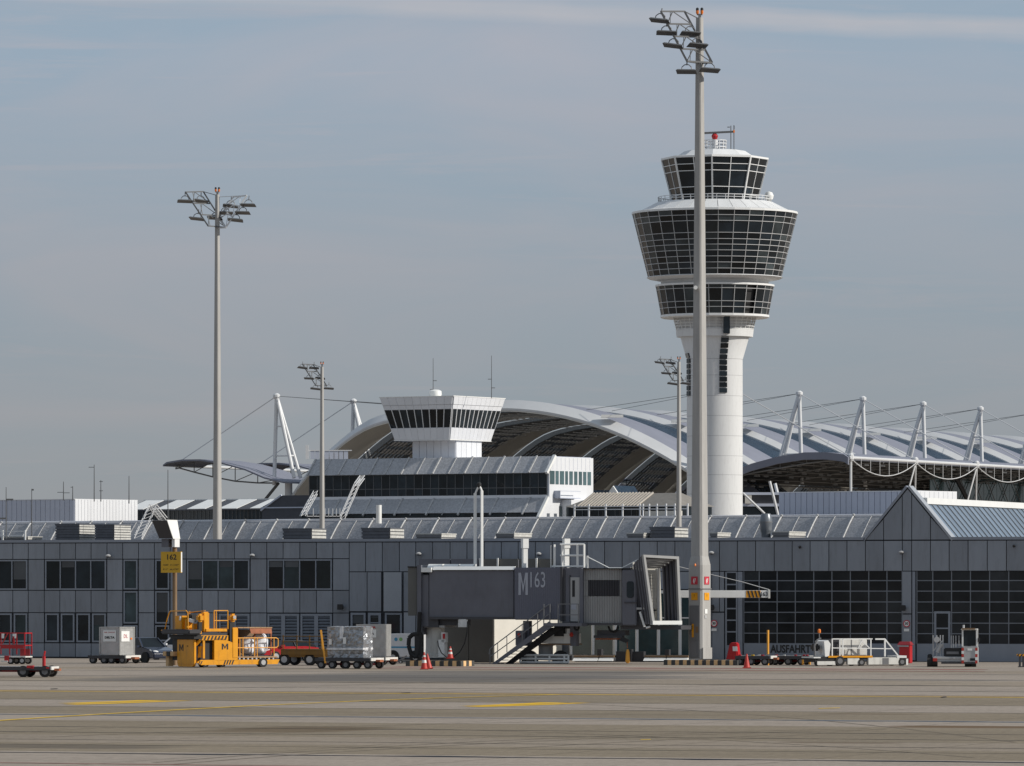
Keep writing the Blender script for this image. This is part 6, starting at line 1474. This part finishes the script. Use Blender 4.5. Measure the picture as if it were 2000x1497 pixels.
# second aluminium container behind it
d3 = dolly('container_dolly', 'dark dolly under the tall grey container behind the silver cargo', 690, 752, 1299.5, 20, 1.9, 1285, wheels=(.2, .6, .9))
C = thing('freight_container', 'tall grey container with red lettering behind the silver cargo', 'container', on(d3, .1, .2, d3.zd+.04), -radians(20))
ch = (1285-1221)*d3.k; wv = (752-694)*d3.k/cos(radians(20)); MB().box(0, wv, 0, .8, 0, ch).build('shell', 'alu_shade', C, bevel=.03)
MB().box(wv*.25, wv*.68, -.03, -.002, ch-.75, ch-.3).build('notice', 'white_paint', C); text('DELTA', .16, 'red', C, (wv*.45, -.02, ch-.18), width=.75, bold=.006); text('LTA', .2, 'black_paint', C, (wv*.47, -.036, ch-.53), width=.5, bold=.006); MB().box(wv*.38, wv*.5, -.025, -.002, ch-.9, ch-.8).build('yellow_tag', 'yellow', C)
fr_ = MB()
for x in (0, wv-.06): fr_.box(x, x+.06, -.02, 0, 0, ch)
fr_.build('edge_frame', 'alu', C); MB().box(wv, wv+.03, .02, .78, .05, ch).build('side_skin', 'alu', C)  # side skin brighter than the shell: sunlight put into the colour
# orange platform trailer, its shade put into the darkened paint colour
A = Ap('platform_trailer', 'shaded orange flat trailer with thin rails between the loader and the silver cargo', 'trailer', 548, 1300, 20); w = A.X(640)
A.box('deck', 0, w, 0, 1.8, A.Z(1284), A.Z(1268), 'orange_trailer', .03); A.box('side_channel', .1, w-.1, -.06, 0, A.Z(1279), A.Z(1272), 'orange_trailer')
r_ = MB()
for x in (553, 580, 605, 628): r_.bar((A.X(x), .02, A.Z(1268)), (A.X(x), .02, A.Z(1241)), .05)
for y in (1243, 1254): r_.bar((A.X(550), .02, A.Z(y)), (A.X(634), .02, A.Z(y)), .045)
r_.build('rails', 'orange_trailer', A.t); A.box('tow_box', A.X(600), A.X(636), .1, 1.5, A.Z(1296), A.Z(1284), 'black')
for x in (555, 605): A.wheel(A.X(x), 0, .25, .34); A.wheel(A.X(x), 1.5, 1.75, .34)

# ---- cars
def car(label, px, py, th, paint, L=4.4, hgt=1.46, front_right=True, name='parked_car', roofm=None):
    A = Ap(name, label, 'car', px, py, 0); t = A.t; t.rotation_euler = (0, 0, radians(th)); W = 1.76
    low = [(-L/2, .28), (-L/2-.02, .55), (-L/2+.05, .86), (-L/2+.9, .93), (L/2-1.15, .92), (L/2-.25, .74), (L/2, .58), (L/2-.02, .26)]
    MB().prism_y(low, -W/2, W/2).build('body', paint, t, bevel=.06)
    gh = [(-L/2+.15, .9), (-L/2+.75, hgt-.06), (-L/2+1.5, hgt), (.35, hgt-.02), (L/2-1.25, .9)]
    n = len(gh); vs = [(x, -W/2+.06+(.17 if z > 1 else 0), z) for x, z in gh]+[(x, W/2-.06-(.17 if z > 1 else 0), z) for x, z in gh]
    MB().add(vs, [tuple(range(n-1, -1, -1)), tuple(range(n, 2*n))]+[(i, (i+1) % n, n+(i+1) % n, n+i) for i in range(n)]).build('cabin', 'glass', t)
    MB().hexa([(-L/2+.8, -W/2+.26, hgt-.03), (.32, -W/2+.26, hgt-.01), (.32, W/2-.26, hgt-.01), (-L/2+.8, W/2-.26, hgt-.03)], [(-L/2+1.0, -W/2+.3, hgt+.03), (.25, -W/2+.3, hgt+.02), (.25, W/2-.3, hgt+.02), (-L/2+1.0, W/2-.3, hgt+.03)]).build('roof', roofm or paint, t)
    pm_ = MB()
    for s in (-1, 1):
        for (xa, za), (xb, zb_) in (((gh[4]), gh[3]), (gh[0], gh[1])): pm_.bar((xa, s*(W/2-.07), za), (xb, s*(W/2-.235), zb_), .08)
        pm_.bar((-.35, s*(W/2-.06), .9), (-.3, s*(W/2-.23), hgt-.03), .08)
    pm_.build('pillars', roofm or paint, t)
    for x in (-L/2+.82, L/2-.85):
        for s in (-1, 1):
            y = s*(W/2-.02); w_ = MB().disc_y((x, 0, .32), .32, y-.1, y+.06, 22).build('wheel', 'rubber', t, True); MB().disc_y((x, 0, .32), .2, y+s*.06-.012, y+s*.06+.012, 14).build('rim', 'rim', w_, True)
    for s in (-1, 1):
        MB().hexa([(L/2-.32, s*.55, .62), (L/2-.06, s*.5, .58), (L/2-.1, s*.5, .70), (L/2-.36, s*.58, .76)], [(L/2-.42, s*.87, .64), (L/2-.14, s*.8, .6), (L/2-.18, s*.8, .7), (L/2-.46, s*.87, .78)]).build('headlight', 'white_paint', t); MB().box(-L/2-.03, -L/2+.12, s*.6-.16, s*.6+.22 if s > 0 else s*.6+.16, .7, .84).build('tail_light', 'red', t)
        MB().box(.55, .75, s*.98-.09, s*.98+.09, .9, 1.02).build('mirror', paint, t)
    return t
car('dark navy car parked between the aluminium container and the loader', 283, 1294.5, -52, 'blue_car')
car('small white car mostly hidden behind the yellow loader', 356, 1289, 155, 'white_car')
car('red car half hidden behind the loader platform', 553, 1293, 215, 'red_car', 3.9, 1.25, roofm='black')
# ---- white service van
A = Ap('service_van', 'white box van with blue stripe and two round logos behind the hose', 'van', 757, 1294, 17); w = A.X(826)
MB().prism_y([(0, .32), (w, .32), (w, A.Z(1240)), (w-.1, A.Z(1237.5)), (.08, A.Z(1238)), (0, A.Z(1241))], 0, 1.7).build('body', 'white_car', A.t, bevel=.03)
A.box('stripe', .02, w-.02, -.012, -.001, A.Z(1266), A.Z(1263), 'logo_blue')
for x, m in ((773.5, 'logo_blue'), (783, 'logo_green')): MB().tube((A.X(x), -.002, A.Z(1249)), (A.X(x), -.016, A.Z(1249)), .105, 20).build('round_logo', m, A.t)
for x in (768, 812): A.wheel(A.X(x), -.05, .2, .3); MB().tube((A.X(x), -.02, .34), (A.X(x), .02, .34), .38, 20).build('wheel_arch', 'black', A.t)
A.box('tail_lamp', -.03, .0, .1, .25, A.Z(1272), A.Z(1264), 'black')
A = Ap('tow_bar', 'dark tow bar lying before the white van', 'tow bar', 778, 1296.5, 10); MB().bar((0, 0, .12), (A.X(795), 0, .45), .1).bar((0, 0, .1), (A.X(800), .3, .1), .08).build('bar', 'mid_metal', A.t); A.wheel(A.X(783), -.1, .05, .1)
# ---- traffic cones
def cone(px, py, hpx, label, tilt=0.0, stripes=True):
    D = GD(py); k = D/F; hh = hpx*k; t = thing('traffic_cone', label, 'cone', ((px-1000)*k, D, 0), 0, 'traffic cones'); t.rotation_euler = (0, tilt, 0)
    MB().box(-.24, .24, -.24, .24, .0, .05).build('base', 'cone_red', t, bevel=.02)
    rr = lambda q: .19*(1-q)+.035*q
    qs = [(.05/hh, .38, 'cone_red'), (.38, .55, 'white_dirty'), (.55, .72, 'cone_red'), (.72, .82, 'white_dirty'), (.82, 1, 'cone_red')] if stripes else [(.05/hh, 1, 'cone_red')]
    for a, b, m in qs: MB().lathe([(rr(a), a*hh), (rr(b), b*hh)], 18).build('band' if m == 'white_dirty' else 'cone_body', m, t, True)
    return t
cone(828.5, 1308, 34, 'red cone with two white bands left of the white pedestal'); cone(838, 1307, 30, 'dark red cone tilted behind the banded cone', -.12, False); cone(879.5, 1297, 24, 'red cone with white band on the right of the white pedestal').location.z = .3
cone(1458.5, 1305.5, 28, 'plain red cone in front of the flat dollies', 0, False)

# ---- red cart and flat dolly at the left edge
A = Ap('tall_red_cart', 'tall red tubular cart with white labels at the left edge', 'cart', -12, 1297.5, 15); w = A.X(51)
r_ = MB()
for x in (0, w*.5, w-.05):
    for y in (0, 1.2): r_.bar((x, y, .55), (x, y, A.Z(1237)), .055)
for z in (A.Z(1237), A.Z(1261)):
    for y in (0, 1.2): r_.bar((0, y, z), (w-.05, y, z), .06)
    for x in (0, w-.05): r_.bar((x, 0, z), (x, 1.2, z), .06)
r_.bar((A.X(5), -.02, A.Z(1258)), (A.X(16), -.02, A.Z(1237)), .06).bar((A.X(28), -.02, A.Z(1258)), (A.X(28), -.02, A.Z(1243)), .1).build('tube_frame', 'red', A.t)
A.box('side_board', A.X(2), w-.1, -.05, .0, A.Z(1267), A.Z(1262), 'red'); A.box('rear_board', A.X(30), w-.06, .9, .95, A.Z(1283), A.Z(1268), 'red_dark'); A.box('deck', 0, w, 0, 1.2, A.Z(1284.5), A.Z(1282), 'white_dirty'); A.box('drawbar_box', A.X(10), A.X(18), -.1, .3, A.Z(1292), A.Z(1281), 'red'); A.box('drawbar', A.X(4), A.X(17), -.15, -.05, A.Z(1293), A.Z(1290.5), 'white_dirty')
A.box('label', A.X(4), A.X(9), -.06, -.03, A.Z(1247), A.Z(1238), 'white_paint'); A.box('label', A.X(26), A.X(33), -.06, -.03, A.Z(1247), A.Z(1238), 'white_paint')
for x in (21, 44): A.wheel(A.X(x), 0, .18, .2); A.wheel(A.X(x), 1.0, 1.18, .2)
d4 = dolly('flat_dolly', 'black flat dolly with red post in the left foreground', -60, 100, 1323, 8, 1.7, 1303, edge='white_dirty', wheels=(.2, .66, .93, ), r=.28, group='flat dollies')
MB().tube((d4.X(84), .4, d4.zd), (d4.X(84), .4, d4.Z(1282)), .085, 10).tube((d4.X(84), .4, d4.Z(1281)), (d4.X(86), .4, d4.Z(1272)), .05, 8).build('red_post', 'red', d4.t); d4.box('red_plate', d4.X(54), d4.X(66), -.06, .3, d4.Z(1305), d4.Z(1300), 'red'); d4.box('axle_red', d4.X(0), d4.X(45), .4, .6, .25, .42, 'red')
for x in (92, 62): d4.box('reflector', d4.X(x), d4.X(x+6), -.06, -.04, d4.Z(1306), d4.Z(1303), 'red')
# ---- flat dollies before the gate, orange pole, red covered trolley
d5 = dolly('flat_dolly', 'low black dolly with orange pole before the lettered gate, left of a pair', 1436, 1503, 1300, 15, 1.6, 1282, edge='white_dirty', wheels=(.12, .45, .85), r=.22, group='flat dollies')
d6 = dolly('flat_dolly', 'low black dolly directly under the AUSFAHRT lettering, right of a pair', 1506, 1578, 1299.5, 15, 1.6, 1282, edge='white_dirty', wheels=(.1, .45, .8), r=.22, group='flat dollies')
for x, m in ((1441, 'red'), (1466, 'mark_yellow'), (1485, 'red'), (1478, 'white_dirty')): d5.box('lashing_stud', d5.X(x), d5.X(x+5), .1, .25, d5.zd, d5.zd+.09, m)
for x, m in ((1513, 'red'), (1528, 'white_dirty'), (1550, 'red'), (1566, 'red'), (1572, 'red')): d6.box('lashing_stud', d6.X(x), d6.X(x+4), .1, .25, d6.zd, d6.zd+.09, m)
for x in (1566, 1579): d6.box('orange_foot', d6.X(x), d6.X(x+3), -.08, .05, .03, .32, 'orange_pole')
A = Ap('orange_pole', 'upright orange pole standing between the two flat dollies', 'pole', 1500, 1300, 0); MB().tube((0, 0, 0), (0, 0, A.Z(1231)), .062, 12).build('pole', 'orange_pole', A.t, True); A.box('clamp', -.1, .1, -.1, .1, A.Z(1284), A.Z(1278), 'mid_metal')
A = Ap('covered_trolley', 'red tarpaulin-covered trolley with white marks beside the light mast kerb', 'trolley', 1418, 1295.5, 20)
MB().hexa([(A.X(1417), 0, .15), (A.X(1441), 0, .15), (A.X(1441), .7, .15), (A.X(1417), .7, .15)], [(A.X(1424), .1, A.Z(1256)), (A.X(1438), .1, A.Z(1256)), (A.X(1438), .55, A.Z(1255)), (A.X(1424), .55, A.Z(1255))]).build('tarpaulin', 'red', A.t, bevel=.06)
MB().hexa([(A.X(1431), .02, A.Z(1272)), (A.X(1439.5), .02, A.Z(1272)), (A.X(1438.5), .06, A.Z(1263)), (A.X(1430), .06, A.Z(1263))], [(A.X(1431), .04, A.Z(1272)), (A.X(1439.5), .04, A.Z(1272)), (A.X(1438.5), .08, A.Z(1263)), (A.X(1430), .08, A.Z(1263))]).build('white_mark', 'white_paint', A.t)
A.wheel(A.X(1423), 0, .1, .12); A.wheel(A.X(1437), 0, .1, .12)
# ---- white belt vehicle
A = Ap('white_transporter', 'dirty white container transporter with rails and orange beacon before the gate', 'transporter', 1588, 1301.5, -17); X, Z = A.X, A.Z; w = X(1776)
MB().prism_y([(X(1592), .22), (X(1640), .22), (X(1640), Z(1283)), (X(1592), Z(1283))], 0, 1.9).build('front_chassis', 'black', A.t); A.box('front_skirt', X(1596), X(1632), -.04, 0, Z(1299), Z(1292), 'white_dirty')
A.box('fender', X(1588), X(1602), -.1, 1.9, Z(1286), Z(1283.5), 'white')
MB().prism_y([(X(1612), Z(1283)), (X(1620), Z(1283)), (X(1623), Z(1258)), (X(1618), Z(1251)), (X(1610), Z(1253))], 0, 1.5).build('console', 'white', A.t)
MB().path([(X(1594), .2, Z(1282)), (X(1593), .2, Z(1262)), (X(1598), .2, Z(1251)), (X(1606), .2, Z(1247))], .05, 6).build('roll_bar', 'mid_metal', A.t); A.box('seat', X(1594), X(1606), .3, 1.0, Z(1272), Z(1258), 'black', .08); A.box('seat_base', X(1600), X(1610), .2, 1.0, Z(1283), Z(1281), 'white')
MB().tube((X(1604), .3, Z(1248)), (X(1604), .3, Z(1237)), .03, 6).build('beacon_stem', 'mid_metal', A.t); MB().lathe([(.07, 0), (.09, .06), (.08, .2), (.03, .23)], 12, (X(1604), .3, Z(1237))).build('beacon', 'orange_lamp', A.t, True)
A.box('engine_box', X(1622), X(1642), .2, 1.6, Z(1282), Z(1249), 'dark_metal', .03)
A.box('tank_box', X(1646), X(1700), .35, 1.9, Z(1282), Z(1249), 'white_dirty', .03); A.box('tank_seam', X(1668), X(1669.5), .335, .352, Z(1281), Z(1250), 'mid_metal'); A.box('stain_plate', X(1655), X(1661), .33, .35, Z(1279), Z(1270), 'ac_light')
r_ = MB()
for x in (1626, 1641, 1647, 1703): r_.bar((X(x), .0, Z(1283)), (X(x), .0, Z(1248)), .06)
r_.bar((X(1626), 0, Z(1248.5)), (X(1706), 0, Z(1248.5)), .06).bar((X(1626), 0, Z(1266)), (X(1747), 0, Z(1268)), .05).bar((X(1680), 0, Z(1248)), (X(1701), 0, Z(1267)), .05).bar((X(1678), 0, Z(1267)), (X(1686), 0, Z(1248)), .05).bar((X(1712), 0, Z(1249)), (X(1731), 0, Z(1249)), .08).bar((X(1731), 0, Z(1249)), (X(1731), 0, Z(1283)), .08).bar((X(1731), 0, Z(1249)), (X(1757), 0, Z(1281)), .07)
r_.build('rails', 'white', A.t)
A.box('deck_edge', X(1618), X(1706), -.05, .05, Z(1285), Z(1281.5), 'yellow'); A.box('deck', X(1618), w, .05, 1.8, Z(1288), Z(1284), 'dark_metal')
A.box('side_panel', X(1656), X(1680), -.03, .2, Z(1299), Z(1286), 'white_dirty', .02); A.box('side_panel', X(1697), X(1760), -.05, .25, Z(1299.5), Z(1285), 'white_dirty', .03); A.box('rear_arm', X(1755), X(1774), -.05, 1.5, Z(1286), Z(1281.5), 'white'); A.box('side_shadow_panel', X(1726), X(1738), -.065, -.05, Z(1299), Z(1286), 'mid_metal')  # last dark plate stands in for a shadow on the side
for x, r in ((1641, .28), (1684, .2), (1765, .22)): A.wheel(X(x), -.06, .22, r, rim='mid_metal'); A.wheel(X(x), 1.5, 1.78, r)
A.box('front_wheel_guard', X(1592), X(1600), -.02, .2, .03, .3, 'rubber', .05); A.box('rear_hook', X(1773), X(1777), -.05, .1, .05, .4, 'white')
A = Ap('red_bin', 'red grit bin with lid between the transporter and the pillar', 'bin', 1753, 1297.5, 20)
A.box('tub', A.X(1756), A.X(1776), 0, .6, .05, A.Z(1260), 'red', .03); MB().hexa([(A.X(1752.5), -.05, A.Z(1260)), (A.X(1778), -.05, A.Z(1260)), (A.X(1778), .65, A.Z(1260)), (A.X(1752.5), .65, A.Z(1260))], [(A.X(1756), .1, A.Z(1253.5)), (A.X(1775), .1, A.Z(1253.5)), (A.X(1775), .5, A.Z(1253.5)), (A.X(1756), .5, A.Z(1253.5))]).build('lid', 'red_dark', A.t); A.box('band', A.X(1753), A.X(1774), -.03, -.002, A.Z(1263.5), A.Z(1261), 'rim')
# ---- tow tractor
A = Ap('pushback_tug', 'small grey and white tug with glazed cab and red striped corners before the right gate', 'tug', 1810, 1303, 6); X, Z = A.X, A.Z
A.box('chassis', X(1822), X(1908), .1, 2.3, .28, Z(1283), 'rim', .03); A.box('bumper', X(1838), X(1906), .0, .12, Z(1297), Z(1293), 'dark_metal')
A.box('front_panel', X(1879), X(1909), .0, 1.4, Z(1296), Z(1262.5), 'rim', .04); A.box('plate', X(1889), X(1898), -.012, 0, Z(1271), Z(1267), 'white_paint'); A.box('headlight', X(1894), X(1906), -.015, 0, Z(1291), Z(1286), 'black'); A.box('headlight', X(1895), X(1901), -.02, -.015, Z(1290), Z(1287), 'glass')
cabm = MB()
for x in (1879.5, 1907):
    for y in (.05, 1.25): cabm.bar((X(x), y, Z(1263)), (X(x), y, Z(1231)), .09)
cabm.build('cab_posts', 'white', A.t); A.box('cab_roof', X(1876), X(1909), -.05, 1.35, Z(1231), Z(1228.5), 'white', .03); A.box('sun_visor', X(1878), X(1904), -.12, -.05, Z(1230), Z(1227), 'brown_steel')
A.box('windscreen', X(1881), X(1906), .06, .08, Z(1262), Z(1232), 'glass'); A.box('rear_screen', X(1881), X(1906), 1.2, 1.22, Z(1262), Z(1232), 'glass'); MB().tube((X(1892), .35, Z(1258)), (X(1892), .45, Z(1255)), .19, 16).build('steering_wheel', 'black', A.t); A.box('seat', X(1884), X(1900), .6, .9, Z(1262), Z(1250), 'black', .05)
MB().tube((X(1881), .3, Z(1228)), (X(1881), .3, Z(1221)), .06, 8).build('beacon', 'rim', A.t); A.box('mirror', X(1909), X(1913), -.05, .1, Z(1255), Z(1246), 'black', .02)
for x in (1877.5, 1904):
    for i in range(5): A.box('chevron', X(x), X(x+4.5), -.03, -.016, Z(1296-i*6.2), Z(1290.4-i*6.2), 'white_paint' if i % 2 else 'cone_red')
A.box('engine_cover', X(1843), X(1878), .2, 1.9, Z(1284), Z(1266), 'black', .05); A.box('grille', X(1848), X(1872), .18, .2, Z(1278), Z(1273), 'mid_metal'); A.box('deck_plate', X(1822), X(1878), .05, 2.2, Z(1287), Z(1284), 'rim'); A.box('red_corner', X(1822), X(1830), .03, .1, Z(1292), Z(1286), 'cone_red')
r_ = MB()
for x in (1822, 1829, 1836, 1841): r_.bar((X(x), .4, Z(1284)), (X(x), .4, Z(1241)), .06)
for x in (1857, 1861, 1866, 1872): r_.bar((X(x), .5, Z(1266)), (X(x), .5, Z(1242)), .05)
r_.bar((X(1822), .4, Z(1272)), (X(1842), .4, Z(1250)), .07).tube((X(1830), .3, Z(1275)), (X(1838), .3, Z(1258)), .1, 8).tube((X(1829), .2, Z(1250)), (X(1829), .6, Z(1250)), .16, 10).build('lift_rack', 'rim', A.t)
A.box('rear_guard', X(1811), X(1820), .3, .6, .3, Z(1278), 'black', .04)
for x in (1815, 1825, 1888, 1901): w_ = MB().tube((X(x)-.13, .35, .26), (X(x)+.13, .35, .26), .27, 18).build('wheel', 'rubber', A.t, True)
for x in (1820, 1894): MB().tube((X(x)-.25, 1.9, .26), (X(x)+.25, 1.9, .26), .27, 18).build('wheel', 'rubber', A.t, True)
# ---- marker stand at the right edge
A = Ap('marker_stand', 'short dark stand with yellow and black striped top at the right edge', 'barrier', 1986, 1303.5, 0); A.box('top_board', 0, A.X(2016), 0, .15, A.Z(1282), A.Z(1278), 'yellow'); stripes_y(A.t, 0, A.X(2014), A.Z(1281.8), A.Z(1278.2), -.002, 4); A.box('leg', A.X(1990), A.X(1994), .02, .14, .02, A.Z(1282), 'dark_metal'); A.box('leg', A.X(1997), A.X(2001), .02, .14, .02, A.Z(1282), 'dark_metal'); A.box('foot', A.X(1989), A.X(2003), -.15, .3, 0.004, .05, 'dark_metal')
# ---- roof railing at the far left, extinguisher by the mast
t = thing('roof_railing', 'short white railing posts on the near roof at the left edge', 'railing', FT.o, FT.rot()); v = 1.0
for x in (-8, 5, 49): MB().bar((U(x, v), v, RB), (U(x, v), v, FT.z(x, 1036, v)), .1).build('post', 'white', t)
for y in (1038, 1046): MB().bar((U(-8, v), v, FT.z(0, y, v)), (U(49, v), v, FT.z(49, y, v)), .045).build('rail', 'white', t)
